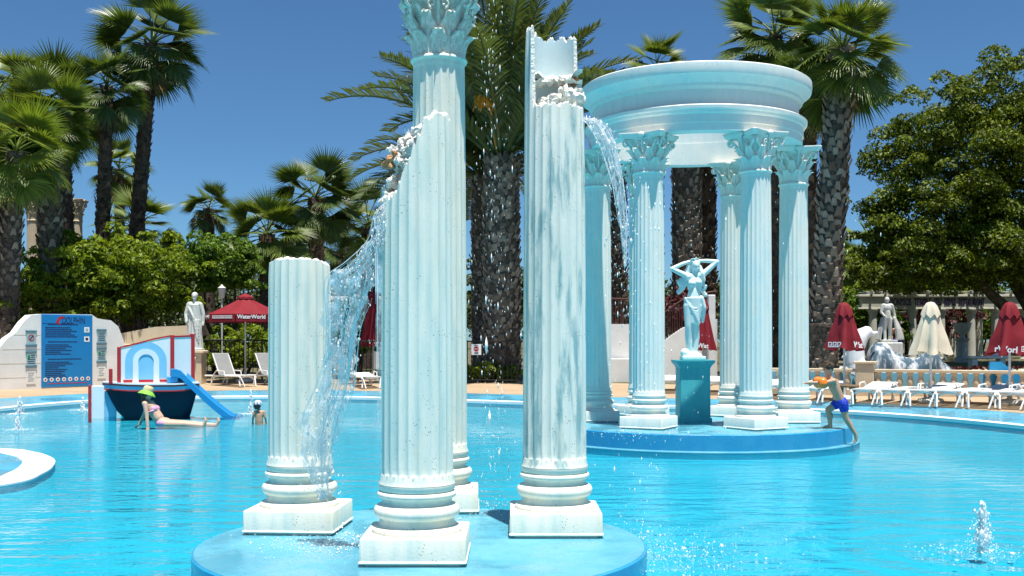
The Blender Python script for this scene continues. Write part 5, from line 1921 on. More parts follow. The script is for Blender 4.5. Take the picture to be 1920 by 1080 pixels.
MB().prism([(-0.28, 0), (0.34, 0), (0.36, 0.30), (0.22, 0.40), (0.14, 0.42), (0.05, 0.56), (-0.10, 0.58), (-0.18, 0.44), (-0.28, 0.38)], 0, 0.06).build('panel', 'pale_blue_cut', ct1, 0)
MB().prism([(-0.30, 0.39), (-0.19, 0.46), (-0.11, 0.60), (0.05, 0.58), (0.15, 0.44), (0.23, 0.42), (0.38, 0.31), (0.38, 0.34), (0.24, 0.46), (0.16, 0.48), (0.06, 0.63), (-0.12, 0.65), (-0.21, 0.49), (-0.32, 0.43)], -0.01, 0.07).build('edge', 'white_rim', ct1, 0)
ct2 = thing('stepped_panel', 'bright blue stepped panel behind the balustrade under the fig tree', 'panel', (X_at(1878, 27.6), 27.6, 0.42))
MB().prism([(-0.45, 0), (0.55, 0), (0.55, 0.50), (0.30, 0.58), (0.10, 0.72), (-0.02, 0.80), (-0.30, 0.80), (-0.32, 0.52), (-0.45, 0.48)], 0, 0.06).build('panel', 'blue_cut', ct2, 0)

# curved white ramp with brown railing behind the temple
rw = thing('ramp_wall', 'curved white ramp wall rising behind the temple under a brown railing', 'wall', (0, 0, 0))


def ramp_piece(pts, th, base_z):
    """pts: (px, top_py, Y)"""
    m = MB()
    q = [(X_at(px, Y), Y, W(px, py, Y).z) for px, py, Y in pts]
    rings = [[(x, y, base_z), (x, y, z), (x, y + th, z), (x, y + th, base_z)] for x, y, z in q]
    m.loft(rings)
    return m, q


m, q1 = ramp_piece([(1085, 607, 36.5), (1130, 607, 36.2), (1180, 608, 36.0), (1215, 640, 35.9)], 0.3, 0.2)
m.build('wall_slab', 'plaster', rw, 30)
m, q2 = ramp_piece([(1222, 660, 35.2), (1245, 640, 35.2), (1262, 627, 35.2), (1280, 615, 35.2), (1300, 607, 35.2), (1330, 600, 35.3), (1345, 598, 35.3)], 0.3, 0.2)
m.build('wall_slab', 'plaster', rw, 30)
MB().bbox(X_at(1327, 35), X_at(1340, 35), 34.85, 35.15, 0.2, W(1333, 553, 35).z, 0.02).build('gate_post', 'plaster', rw)
MB().bbox(q1[0][0], q1[2][0], 35.6, 35.95, 0.2, W(1150, 672, 35.7).z, 0.02).build('ledge', 'plaster', rw)
rl = thing('ramp_railing', 'dark brown railing curving up along the white ramp', 'railing', (0, 0, 0))
for q, h in ((q1[:3], 0.86), (q2[1:], 0.92)):
    top_pts = [Vector((x, y + 0.15, z + h)) for x, y, z in q]
    bot = [Vector((x, y + 0.15, z)) for x, y, z in q]
    MB().tube(top_pts, 0.035, 8).build('hand_rail', 'brown_iron', rl)
    for i in range(len(bot) - 1):
        n = max(2, int((bot[i + 1] - bot[i]).length / 0.085))
        for k in range(n):
            p = bot[i].lerp(bot[i + 1], k / n)
            tpt = top_pts[i].lerp(top_pts[i + 1], k / n)
            MB().tube([p - Vector((0, 0, 0.02)), tpt], 0.018, 5).build('bar', 'brown_iron', rl)

# terrace walls and white house at the left and middle
tw = thing('terrace_wall', 'low cream terrace wall behind the boat', 'wall', G(X_at(280, 37.3), 37.3), R(8))
MB().prism([(-1.7, -0.1), (1.3, -0.1), (1.3, 1.95), (0.2, 1.90), (-1.0, 1.66), (-1.7, 1.60)], 0, 0.3).build('wall_slab', 'cream', tw, 0)
MB().bbox(-1.2, 1.5, -0.34, -0.02, -0.1, 1.30, 0.02).build('step', 'cream', tw)
hs = thing('white_house', 'low white house with a dark window beyond the black railing', 'house', G(X_at(655, 45), 45))
MB().bbox(-1.6, 1.3, 0, 3, -0.1, 2.9, 0.02).build('wall', 'plaster', hs)
MB().bbox(-1.75, 1.45, -0.2, 3.2, 2.9, 3.05, 0.02).build('roof', 'plaster', hs)
wd_ = MB().box(-0.9, -0.3, -0.02, 0.0, 1.3, 2.2).build('window', 'glass', hs, 0)
MB().box(-0.96, -0.24, -0.05, -0.021, 1.22, 1.30).build('sill', 'plaster', wd_, 0)
dd_ = MB().box(0.3, 1.0, -0.02, 0.0, 0.0, 2.05).build('door', 'wood', hs, 0)
hs2 = thing('pale_house', 'pale house wall with red roof seen far off between the right temple columns', 'house', G(X_at(1442, 58), 58))
MB().bbox(-1.4, 1.6, 0, 3, -0.1, 3.4, 0.02).build('wall', 'cream', hs2)
MB().prism([(-1.7, 3.4), (1.9, 3.4), (1.5, 4.1), (-1.3, 4.1)], -0.3, 3.3).build('roof', 'roof_red', hs2, 0)
w1_ = MB().box(-0.6, 0.1, -0.02, 0.0, 1.3, 2.4).build('window', 'glass', hs2, 0)

# cream garden columns far left
me_g = {k: with_mat(m_, 'cream') for k, m_ in (('shaft', ME_SHAFT), ('plinth', ME_PLINTH), ('base_molding', ME_BASE), ('capital', ME_CAPITAL))}
for px, lab in ((62, 'sand-coloured garden column with a leafy capital left of the stout palm'), (143, 'sand-coloured garden column half hidden behind the palm trunks')):
    gc = thing('garden_column', lab, 'column', G(X_at(px, 46), 46))
    for part, z in (('plinth', 0), ('base_molding', 0), ('shaft', 0), ('capital', Z_NECK)):
        o = put(part, me_g[part], gc, (0, 0, z * 1.45), None, (1.0, 1.0, 1.45))
# small white lamp on the citrus tree
lp = thing('garden_lamp', 'small white lamp post in front of the citrus tree', 'lamp', G(X_at(416, 39.4), 39.4))
hz_ = W(416, 560, 39.4).z - lp.location.z
MB().tube([(0, 0, -0.05), (0, 0, hz_)], 0.035, 8).build('post', 'aluminium', lp)
MB().lathe([(0.05, hz_), (0.10, hz_ + 0.05), (0.15, hz_ + 0.36), (0.16, hz_ + 0.40), (0.06, hz_ + 0.46), (0.02, hz_ + 0.52)], 10).build('lamp_shade', 'plastic', lp)

# ------------------------------------------------------------------ pergola restaurant at the right
PY = 46.0
pg = thing('pergola', 'grey pergola with purple restaurant lettering along its beam', 'pergola', (X_at(1628, PY), PY, 0.95))
L_ = X_at(1990, PY) - X_at(1628, PY)
zb0, zb1 = W(0, 577, PY).z - 0.95, W(0, 557, PY).z - 0.95
MB().bbox(-0.3, L_, -0.05, 0.25, zb0, zb1, 0.02).build('beam', 'pergola', pg)
MB().bbox(-0.45, L_, -0.12, 0.32, zb1 + 0.001, zb1 + 0.10, 0.02).build('beam_cap', 'pergola', pg)
MB().bbox(-0.45, L_, -0.10, 0.30, zb0 - 0.07, zb0 - 0.001, 0.02).build('beam_foot', 'pergola', pg)
colm = MB().lathe([(0.24, -0.25), (0.24, 0.06), (0.19, 0.10), (0.18, 0.16), (0.165, zb0 - 0.30), (0.20, zb0 - 0.26), (0.19, zb0 - 0.22), (0.25, zb0 - 0.12), (0.25, zb0 - 0.072)], 20).mesh('column', 'pergola', 40)
for px in (1638, 1712, 1766, 1823, 1868, 1925):
    put('column', colm, pg, (X_at(px, PY) - X_at(1628, PY), 0.1, 0))
for px in (1680, 1742, 1795, 1846, 1900):
    put('column', colm, pg, (X_at(px, PY) - X_at(1628, PY), 3.4, 0))
for k in range(13):
    xk = 0.1 + k * 0.6
    MB().bbox(xk - 0.05, xk + 0.05, -0.4, 3.8, zb1 + 0.102, zb1 + 0.26, 0.01).build('rafter', 'pergola', pg)
zt_ = (zb0 + zb1) / 2
for s_, p0, p1 in (('DIONYSOS', 1665, 1708), ('TEMPLE', 1712, 1746), ('SELF', 1750, 1766), ('SERVICE', 1769, 1792), ('RESTAURANT', 1795, 1846)):
    x0_, x1_ = X_at(p0, PY) - X_at(1628, PY), X_at(p1, PY) - X_at(1628, PY)
    tp_ = text_part('lettering', s_, 0.44, 'purple_ink', pg, ((x0_ + x1_) / 2, -0.07, zt_), (PI / 2, 0, 0), 0.01, bold=0.008)
    w_ = max(v.co.x for v in tp_.data.vertices) - min(v.co.x for v in tp_.data.vertices)
    tp_.scale = ((x1_ - x0_) * 0.96 / w_, 1, 1)
# vine over the pergola
vt = thing('climbing_vine', 'yellow-green vine trailing over the top of the pergola', 'vine', (X_at(1740, PY), PY, 0.95))
foliage('leaves', 'shrub', vt, (-0.2, 1.2, zb1 + 0.55), (2.7, 1.6, 0.55), 6500, 90, 0.28, 0.15, 301, 0.8, 0.3, 0.2)
MB().tube([(-2.2, 0.2, -0.2), (-2.25, 0.1, 1.2), (-2.1, 0.3, zb1 + 0.3), (-0.5, 0.8, zb1 + 0.45)], [0.05, 0.04, 0.035, 0.02], 6).build('stem', 'wood', vt)
# palms and bushes behind it
fan_palm('bright palm left of the pergola with a slim trunk', 1583, 50, 1583, 500, 0.22, 0.18, 60, 26, 'fan_leaf_bright', 41, 60, 'boot', 0, low=-30)
fan_palm('palm with a bare trunk rising behind the pergola end', 1634, 54, 1634, 470, 0.26, 0.24, 70, 24, 'fan_leaf_bright', 42, 60, 'boot', 0, low=-30)
fan_palm('low bright palm spreading behind the pergola vine', 1690, 53, 1692, 540, 0.26, 0.24, 66, 28, 'fan_leaf_bright', 43, 40, 'boot', 0, low=-20)
fan_palm('low bright palm beside the fig tree shade behind the pergola', 1768, 56, 1770, 548, 0.26, 0.24, 70, 28, 'fan_leaf_bright', 44, 40, 'boot', 0, low=-20)
bush('clipped green shrub under the left end of the pergola', 1676, 46.5, 618, 0.75, 0.8, 2600, 0.14, 'citrus', 51, 40, 0.22)
bush('dark shrub left of the pergola behind the red parasol', 1610, 47.5, 590, 1.2, 1.2, 3500, 0.16, 'citrus', 52, 50, 0.3)
bush('purple-leaved shrub inside the pergola behind the cream parasol', 1740, 49, 612, 1.3, 1.1, 2800, 0.16, 'purple_leaf', 53, 50, 0.3)
bush('purple-leaved shrub inside the pergola beside the stone urn', 1800, 50, 600, 1.3, 1.2, 2800, 0.16, 'purple_leaf', 54, 50, 0.3)
bush('dark evergreen shrub deep under the fig tree', 1880, 50, 600, 1.8, 1.6, 4200, 0.17, 'citrus', 55, 60, 0.35)
bush('dark evergreen shrub at the back of the pergola', 1700, 52, 600, 1.6, 1.5, 3500, 0.17, 'citrus', 56, 50, 0.35)
bush('olive-green shrub closing the back of the pergola by the urn', 1840, 53, 600, 1.8, 1.6, 3500, 0.17, 'citrus', 57, 50, 0.35)
# lawn, flower strip
def patch(name, pts, mat, dz):
    me = MB().add([tuple(G(X_at(px, Y), Y, dz)) for px, Y in pts], [tuple(range(len(pts)))])
    return struct(me.build(name, mat, None, 0))


patch('path', [(1540, 31.5), (2050, 28.3), (2080, 32.2), (1560, 34.8)], 'deck', 0.03)
patch('lawn', [(1700, 34.3), (2080, 32.6), (2100, 42.5), (1640, 42.5)], 'lawn', 0.035)
n_ = 2600
px_ = RNG.uniform(1770, 2000, n_)
yy_ = 35.2 + RNG.normal(size=n_) * 0.35
P = np.stack([(px_ - 960) / FPX * yy_, yy_, np.array([ground_z((a - 960) / FPX * b, b) for a, b in zip(px_, yy_)]) + RNG.uniform(0.05, 0.22, n_)], 1)
fb = put('flower_bed', leaves_mesh('flower_bed', P[:1300], RNG.normal(size=(1300, 3)) + np.array([0, -0.5, 1.0]), 0.09, 'petal', 0.9), kind='stuff')
fb2 = put('ground_cover', leaves_mesh('ground_cover', P[1300:] + np.array([0, 1.6, 0.05]), RNG.normal(size=(1300, 3)) + np.array([0, 0, 0.8]), 0.16, 'purple_leaf', 0.6), kind='stuff')
# urn on pedestal, white benches, bin
ur = thing('stone_urn', 'pale stone urn on a fluted pedestal inside the pergola', 'urn', (X_at(1804, 44.2), 44.2, 0.95))
MB().lathe([(0.30, -0.1), (0.30, 0.10), (0.22, 0.16), (0.20, 0.75), (0.28, 0.85), (0.30, 0.92)], 20).build('pedestal', 'marble', ur)
MB().lathe([(0.16, 0.921), (0.09, 1.02), (0.12, 1.10), (0.28, 1.22), (0.34, 1.40), (0.36, 1.52), (0.40, 1.56), (0.30, 1.57), (0.28, 1.45)], 24).build('bowl', 'marble', ur)
bn = thing('white_bench', 'white curved garden bench under the fig tree beside the flower strip', 'bench', (X_at(1850, 38.5), 38.5, 0.80))
MB().bbox(-0.7, 0.7, -0.25, 0.25, 0.32, 0.42, 0.02).build('seat', 'plaster', bn)
MB().prism([(0.25, 0.42), (0.75, 0.42), (0.78, 0.95), (0.35, 0.92)], 0.16, 0.26).build('backrest', 'plaster', bn, 30)
for s in (-1, 1):
    MB().bbox(s * 0.5 - 0.10, s * 0.5 + 0.10, -0.2, 0.2, -0.1, 0.319, 0.02).build('leg', 'plaster', bn)
bi = thing('litter_bin', 'blue litter bin beside the folded red parasol', 'bin', (X_at(1607, 41), 41, 0.80))
MB().lathe([(0.20, -0.05), (0.24, 0.05), (0.27, 0.75), (0.26, 0.78)], 20).build('body', 'bin_blue', bi)
MB().lathe([(0.27, 0.781), (0.29, 0.82), (0.27, 1.0), (0.18, 1.1), (0.02, 1.12)], 20).build('lid', 'pale_blue_cut', bi)
# ------------------------------------------------------------------ statues
def drape(m, c0, c1, r0, r1, folds, depth, n=48, k=10, squash=0.75, twist=0.5, seed=0):
    """fold of cloth around the axis c0-c1 (closed)"""
    c0, c1 = Vector(c0), Vector(c1)
    rings = []
    for j in range(k):
        t = j / (k - 1)
        c = c0.lerp(c1, t)
        r = r0 + (r1 - r0) * t
        ring = []
        for i in range(n):
            a = 2 * PI * i / n
            rr_ = r * (1 + depth * (0.4 + 0.6 * t) * math.sin(folds * a + twist * t * 4 + seed))
            ring.append(c + Vector((rr_ * math.cos(a), rr_ * math.sin(a) * squash, 0.0)))
        rings.append(ring)
    m.loft(rings)


# statue in the temple: standing woman with raised arms, drape round the hips
st_z = Z_TP + 1.12 + 0.002
ped = thing('statue_pedestal', 'teal square pedestal at the centre of the temple', 'pedestal', (X_at(1298, 19.4), 19.35, Z_TP + 0.001))
MB().loft([sq_ring(0.30, 0.0), sq_ring(0.30, 0.08), sq_ring(0.275, 0.10), sq_ring(0.272, 0.98), sq_ring(0.285, 1.0), sq_ring(0.30, 1.03), sq_ring(0.335, 1.07), sq_ring(0.345, 1.09), sq_ring(0.345, 1.12)]).build('block', 'pedestal', ped, 30)
stt = thing('marble_statue', 'pale statue of a standing woman with raised arms and hip drape on the teal pedestal', 'statue', (X_at(1298, 19.4), 19.35, st_z))
m = MB()
m.bbox(-0.21, 0.21, -0.19, 0.19, 0.0, 0.07, 0.01)
m.ell((0, 0, 0.09), (0.17, 0.15, 0.06))
m.ell((-0.15, -0.03, 0.13), (0.08, 0.08, 0.08))
# legs
m.chain([(-0.055, 0.0, 0.12), (-0.075, -0.01, 0.40), (-0.085, -0.045, 0.62), (-0.07, -0.02, 0.98)], [0.045, 0.068, 0.066, 0.105])
m.chain([(0.045, 0.02, 0.12), (0.06, 0.03, 0.40), (0.05, -0.01, 0.62), (0.075, 0.01, 0.98)], [0.045, 0.07, 0.066, 0.11])
m.chain([(-0.055, 0.0, 0.11), (-0.075, -0.12, 0.09)], [0.042, 0.03])
m.chain([(0.045, 0.02, 0.11), (0.07, -0.11, 0.09)], [0.042, 0.03])
# pelvis, waist, chest
m.ell((0.0, 0.0, 1.03), (0.165, 0.125, 0.15))
m.cap((0.01, 0, 1.08), 0.125, (0.03, 0.0, 1.26), 0.105)
m.ell((0.035, 0.0, 1.38), (0.145, 0.105, 0.17))
m.ell((-0.035, -0.085, 1.385), (0.058, 0.055, 0.058))
m.ell((0.095, -0.085, 1.40), (0.058, 0.055, 0.058))
m.cap((-0.09, 0.0, 1.50), 0.065, (0.17, 0.0, 1.535), 0.065)
m.cap((0.04, 0.0, 1.50), 0.055, (0.045, -0.015, 1.64), 0.05)
# head tilted, face with nose and chin
m.ell((0.05, -0.02, 1.715), (0.075, 0.09, 0.105), 16, 12)
m.ell((0.06, -0.105, 1.705), (0.014, 0.02, 0.026), 8, 6)
m.ell((0.06, -0.085, 1.645), (0.035, 0.03, 0.022), 8, 6)
m.ell((0.06, -0.10, 1.672), (0.022, 0.012, 0.008), 8, 6)
m.ell((0.04, 0.03, 1.745), (0.098, 0.10, 0.10), 14, 10)          # hair
m.chain([(-0.03, 0.06, 1.70), (-0.10, 0.08, 1.52), (-0.16, 0.08, 1.38), (-0.21, 0.06, 1.28)], [0.07, 0.07, 0.075, 0.04])
m.chain([(0.12, 0.02, 1.68), (0.17, -0.03, 1.56), (0.20, -0.03, 1.44)], [0.05, 0.045, 0.03])
for k in range(7):
    m.ell((-0.20 - 0.04 * math.cos(k * 1.3), 0.07 + 0.03 * math.sin(k), 1.24 + 0.035 * k), 0.05, 8, 6)
    m.ell((0.205 + 0.03 * math.cos(k * 1.7), 0.03, 1.18 + 0.04 * k), 0.042, 8, 6)
# arms up to the head
m.chain([(-0.105, 0.0, 1.52), (-0.38, -0.02, 1.65), (-0.18, 0.0, 1.745), (-0.04, 0.03, 1.79)], [0.058, 0.042, 0.036, 0.028])
m.chain([(0.185, 0.0, 1.55), (0.44, 0.0, 1.78), (0.26, 0.02, 1.80), (0.10, 0.04, 1.80)], [0.058, 0.042, 0.036, 0.028])
for hx, hz, s in ((-0.04, 1.79, 1), (0.10, 1.80, -1)):
    for f_ in range(4):
        m.chain([(hx, 0.0 - 0.012 * f_, hz + 0.012 * f_), (hx + s * 0.05, -0.03 - 0.012 * f_, hz + 0.022 + 0.008 * f_), (hx + s * 0.075, -0.045 - 0.01 * f_, hz + 0.012 + 0.004 * f_)], [0.011, 0.009, 0.007], 6)
    m.chain([(hx, -0.02, hz), (hx + s * 0.03, -0.06, hz - 0.01)], [0.012, 0.009], 6)
# drape with diagonal folds
drape(m, (0.0, 0.0, 1.13), (0.0, -0.005, 0.66), 0.162, 0.128, 7, 0.05, squash=0.85)
for k in range(9):
    a0 = -2.75 + 0.20 * k
    z0 = 1.13 - 0.035 * k
    pts_, rad_ = [], []
    for q in range(7):
        u = q / 6
        a = a0 + (1.5 - 0.06 * k) * u
        z = z0 - (0.20 + 0.018 * k) * u - 0.07 * math.sin(PI * u)
        rr_ = 0.160 - 0.022 * (1.13 - z) / 0.3
        pts_.append((rr_ * math.cos(a), rr_ * 0.86 * math.sin(a), max(0.66, z)))
        rad_.append(0.013 + 0.008 * math.sin(PI * u))
    m.chain(pts_, rad_, 8)
m.chain([(0.15, -0.03, 1.12), (0.20, -0.02, 0.95), (0.185, 0.03, 0.70)], [0.05, 0.045, 0.03], 10)
put('figure', remeshed(m, 'figure', 'statue', 0.0085, 3), stt)

# draped white statue on a pedestal behind the boat
LY = 36.4
pz = G(X_at(365, LY), LY)
pd = thing('statue_pedestal', 'tall cream pedestal with a small ledge behind the boat slide', 'pedestal', pz)
ph_ = W(365, 657, LY).z - pz.z
MB().bbox(-0.32, 0.32, -0.32, 0.32, -0.1, ph_ - 0.10, 0.015).build('block', 'cream', pd)
MB().bbox(-0.40, 0.40, -0.40, 0.40, ph_ - 0.099, ph_, 0.02).build('cap', 'cream', pd)
MB().bbox(-0.16, 0.16, -0.42, -0.33, ph_ - 0.32, ph_ - 0.22, 0.02).build('ledge', 'cream', pd)
ls = thing('marble_statue', 'weathered white statue of a robed figure on the pedestal behind the boat', 'statue', (pz.x, pz.y, pz.z + ph_ + 0.001))
k_ = (W(365, 548, LY).z - W(365, 657, LY).z) / 1.80
m = MB()
m.bbox(-0.26, 0.26, -0.22, 0.22, 0, 0.06, 0.01)
drape(m, (0, 0, 0.05), (0.0, 0, 0.95), 0.26, 0.19, 11, 0.12, squash=0.8)
drape(m, (0, 0, 0.90), (0.0, 0, 1.42), 0.20, 0.19, 8, 0.07, squash=0.65, seed=1)
m.chain([(-0.18, 0, 1.42), (-0.26, -0.02, 1.12), (-0.22, -0.12, 0.88)], [0.075, 0.065, 0.045])
m.chain([(0.18, 0, 1.42), (0.27, 0, 1.12), (0.27, -0.02, 0.86)], [0.075, 0.06, 0.045])
m.cap((-0.15, 0, 1.43), 0.08, (0.15, 0, 1.43), 0.08)
m.cap((0, 0, 1.44), 0.06, (0, 0, 1.58), 0.055)
m.ell((0, -0.01, 1.68), (0.085, 0.10, 0.12), 14, 10)
m.ell((0, 0.02, 1.71), (0.10, 0.105, 0.10), 14, 10)
m.ell((0, -0.11, 1.67), (0.014, 0.02, 0.028), 8, 6)
m.ell((0, -0.09, 1.60), (0.04, 0.03, 0.02), 8, 6)
for hx in (-0.22, 0.27):
    for f_ in range(4):
        m.chain([(hx - 0.03 + 0.02 * f_, -0.06, 0.86), (hx - 0.03 + 0.02 * f_, -0.08, 0.77)], [0.012, 0.009], 6)
for k in range(6):
    m.chain([(-0.17 + 0.03 * k, -0.13, 1.36 - 0.05 * k), (0.02 + 0.02 * k, -0.18, 1.0 - 0.12 * k), (0.16, -0.15, 0.75 - 0.1 * k)], [0.025, 0.03, 0.025], 8)
fg = put('figure', remeshed(m, 'figure', 'marble', 0.012, 2), ls, None, None, k_)

# marble man seen from behind, cloth hanging from his arm, right background
RY = 33.0
rs = thing('marble_statue', 'white statue of a man seen from behind with cloth hanging from his arm', 'statue', (X_at(1664, RY), RY, W(1664, 640, RY).z))
k_ = (W(0, 557, RY).z - W(0, 640, RY).z) / 1.80
m = MB()
m.bbox(-0.30, 0.34, -0.24, 0.24, -0.02, 0.06, 0.01)
m.chain([(-0.10, 0, 0.06), (-0.11, 0.03, 0.45), (-0.10, 0, 0.90)], [0.06, 0.075, 0.115])
m.chain([(0.10, 0.04, 0.06), (0.10, 0.0, 0.45), (0.08, 0, 0.90)], [0.06, 0.075, 0.12])
m.ell((-0.01, 0.0, 0.96), (0.18, 0.14, 0.15))
m.cap((0, 0, 1.0), 0.14, (-0.01, 0, 1.2), 0.13)
m.ell((-0.02, 0, 1.36), (0.20, 0.13, 0.19))
m.cap((-0.17, 0, 1.46), 0.08, (0.15, 0, 1.46), 0.08)
m.cap((-0.02, 0, 1.48), 0.06, (-0.02, 0, 1.6), 0.058)
m.ell((-0.02, 0, 1.69), (0.10, 0.11, 0.125), 14, 10)
m.chain([(-0.19, 0, 1.44), (-0.26, -0.02, 1.18), (-0.16, -0.12, 1.02)], [0.075, 0.06, 0.045])
m.chain([(0.18, 0, 1.44), (0.27, 0.02, 1.15), (0.32, 0.0, 0.88)], [0.075, 0.06, 0.05])
for k in range(5):
    m.chain([(0.25 + 0.02 * k, -0.05 + 0.03 * k, 0.95), (0.34 + 0.05 * k, -0.04 + 0.03 * k, 0.5), (0.40 + 0.07 * k, 0.03 * k, 0.10)], [0.05, 0.065, 0.05], 8)
    m.chain([(-0.16 - 0.01 * k, 0.0 + 0.03 * k, 0.95), (-0.24 - 0.02 * k, 0.02 * k, 0.5), (-0.30 - 0.03 * k, 0.02 * k, 0.08)], [0.04, 0.05, 0.04], 8)
put('figure', remeshed(m, 'figure', 'marble', 0.012, 2), rs, None, None, k_)
MB().bbox(-0.32, 0.38, -0.3, 0.3, ground_z(rs.location.x, RY) - rs.location.z - 0.1, -0.03, 0.03).build('plinth', 'marble', rs)

# dolphin and painted rock behind the balustrade
dl = thing('dolphin_sculpture', 'white leaping dolphin sculpture beside the painted grey rock', 'sculpture', (X_at(1612, 30.6), 30.6, 0.40))
m = MB()
pth = [(0.06, 0, 0.0), (-0.02, 0, 0.22), (-0.10, 0, 0.50), (-0.10, 0, 0.80), (0.0, 0, 1.04), (0.14, 0, 1.14), (0.26, 0, 1.10), (0.35, 0, 1.13)]
m.chain(pth, [0.30, 0.26, 0.20, 0.19, 0.17, 0.12, 0.05, 0.03], 14)
m.chain([(-0.02, -0.10, 0.55), (0.10, -0.24, 0.38), (0.34, -0.26, 0.26), (0.55, -0.22, 0.24)], [0.09, 0.07, 0.05, 0.03], 10)
m.chain([(-0.22, 0, 0.72), (-0.36, 0, 0.62)], [0.06, 0.02], 8)
m.ell((0.06, 0, 0.12), (0.34, 0.28, 0.22))
put('figure', remeshed(m, 'figure', 'dolphin_white', 0.018, 6), dl, None, None, 1.42)
rk = thing('painted_rock', 'long grey and white painted rock tapering to a low tail', 'rock', (X_at(1712, 31.0), 31.0, 0.38))
rings = []
for k in range(28):
    u = k / 27
    x = -1.35 + 2.95 * u
    h = (0.92 - 0.34 * ss(0.12, 0.45, u) + 0.22 * math.exp(-((u - 0.62) / 0.10) ** 2) - 0.46 * ss(0.68, 1.0, u)) * (0.6 + 0.4 * ss(0.0, 0.06, u)) * (1 - 0.55 * ss(0.93, 1.0, u))
    ring = []
    for i in range(24):
        a = 2 * PI * i / 24
        p = Vector((x, 0.42 * math.cos(a), max(-0.1, h * (0.5 + 0.5 * math.sin(a)))))
        nz = mnoise.noise(p * 2.2) * 0.10 + mnoise.noise(p * 6) * 0.04
        ring.append((p.x + nz, p.y * (1 + nz), p.z * (1 + nz)))
    rings.append(ring)
rko = MB().loft(rings).build('rock', 'rock', rk, 70)
rko.scale = (1.0, 1.0, 1.45)


# ------------------------------------------------------------------ people
def hand(m, wrist, direction, palm_n, s=1.0, curl=0.4):
    """palm, four unequal fingers and a thumb leaving the side of the palm"""
    w_ = Vector(wrist)
    d = Vector(direction).normalized()
    n = Vector(palm_n)
    n = (n - d * n.dot(d)).normalized()
    sd = d.cross(n).normalized()
    pc = w_ + d * 0.045 * s
    m.chain([w_ + sd * 0.012 * s, pc + sd * 0.018 * s], [0.022 * s, 0.021 * s], 8)
    m.chain([w_ - sd * 0.012 * s, pc - sd * 0.018 * s], [0.022 * s, 0.021 * s], 8)
    for k, L_ in enumerate((0.058, 0.066, 0.062, 0.048)):
        b = pc + d * 0.018 * s + sd * (0.030 - 0.020 * k) * s
        p1 = b + (d - n * curl * 0.3).normalized() * L_ * 0.5 * s
        p2 = p1 + (d - n * curl).normalized() * L_ * 0.5 * s
        m.chain([b, p1, p2], [0.0095 * s, 0.0085 * s, 0.0070 * s], 6)
    tb = w_ + d * 0.02 * s + sd * 0.022 * s
    t1 = tb + (d * 0.5 + sd * 0.8).normalized() * 0.030 * s
    t2 = t1 + (d * 0.9 + sd * 0.25).normalized() * 0.026 * s
    m.chain([tb, t1, t2], [0.013 * s, 0.0105 * s, 0.008 * s], 6)


def head_shape(m, c, facing, s=1.0):
    c = Vector(c)
    f = Vector(facing).normalized()
    up = Vector((0, 0, 1))
    sd = up.cross(f).normalized()
    up = f.cross(sd).normalized()
    M_ = Matrix((sd, f, up)).transposed().to_4x4()
    m.ell(c, (0.070 * s, 0.088 * s, 0.100 * s), 16, 12, M_)
    m.ell(c + f * 0.03 * s - up * 0.055 * s, (0.050 * s, 0.052 * s, 0.050 * s), 12, 8, M_)
    m.ell(c + f * 0.092 * s - up * 0.012 * s, (0.011 * s, 0.016 * s, 0.020 * s), 8, 6, M_)
    m.ell(c + f * 0.076 * s - up * 0.052 * s, (0.022 * s, 0.010 * s, 0.008 * s), 8, 6, M_)
    for q in (-1, 1):
        m.ell(c + sd * q * 0.070 * s - up * 0.005 * s - f * 0.01 * s, (0.010 * s, 0.018 * s, 0.026 * s), 8, 6, M_)
        m.ell(c + sd * q * 0.028 * s + f * 0.074 * s + up * 0.022 * s, (0.018 * s, 0.010 * s, 0.006 * s), 8, 6, M_)
    return f, sd, up


def hair_cap(c, f, up, s, mat, parent, seed=0, long=0.0):
    m = MB()
    c = Vector(c)
    sd = up.cross(f)
    m.ell(c + up * 0.028 * s - f * 0.014 * s, (0.083 * s, 0.090 * s, 0.085 * s), 16, 12, Matrix((sd, f, up)).transposed().to_4x4())
    g = random.Random(seed)
    for k in range(46):
        a, e = g.uniform(0, 2 * PI), g.uniform(0.05, 1.45)
        d = (sd * math.cos(a) * math.cos(e) + f * math.sin(a) * math.cos(e) + up * math.sin(e))
        b = c + up * 0.03 * s - f * 0.012 * s + d * 0.076 * s
        m.chain([b, b + (d + Vector((0, 0, -0.5)) + sd * g.uniform(-.5, .5)).normalized() * 0.026 * s], [0.015 * s, 0.007 * s], 6)
    if long:
        m.chain([c - f * 0.06 * s, c - f * 0.09 * s - up * long], [0.06 * s, 0.035 * s], 10)
    return put('hair', remeshed(m, 'hair', mat, 0.008, 1), parent)


def eyes(c, f, sd, up, s, parent):
    for q in (-1, 1):
        e = Vector(c) + sd * q * 0.029 * s + f * 0.0815 * s + up * 0.008 * s
        MB().ell(e, 0.0075 * s, 10, 6).build('eye', 'ink', parent)


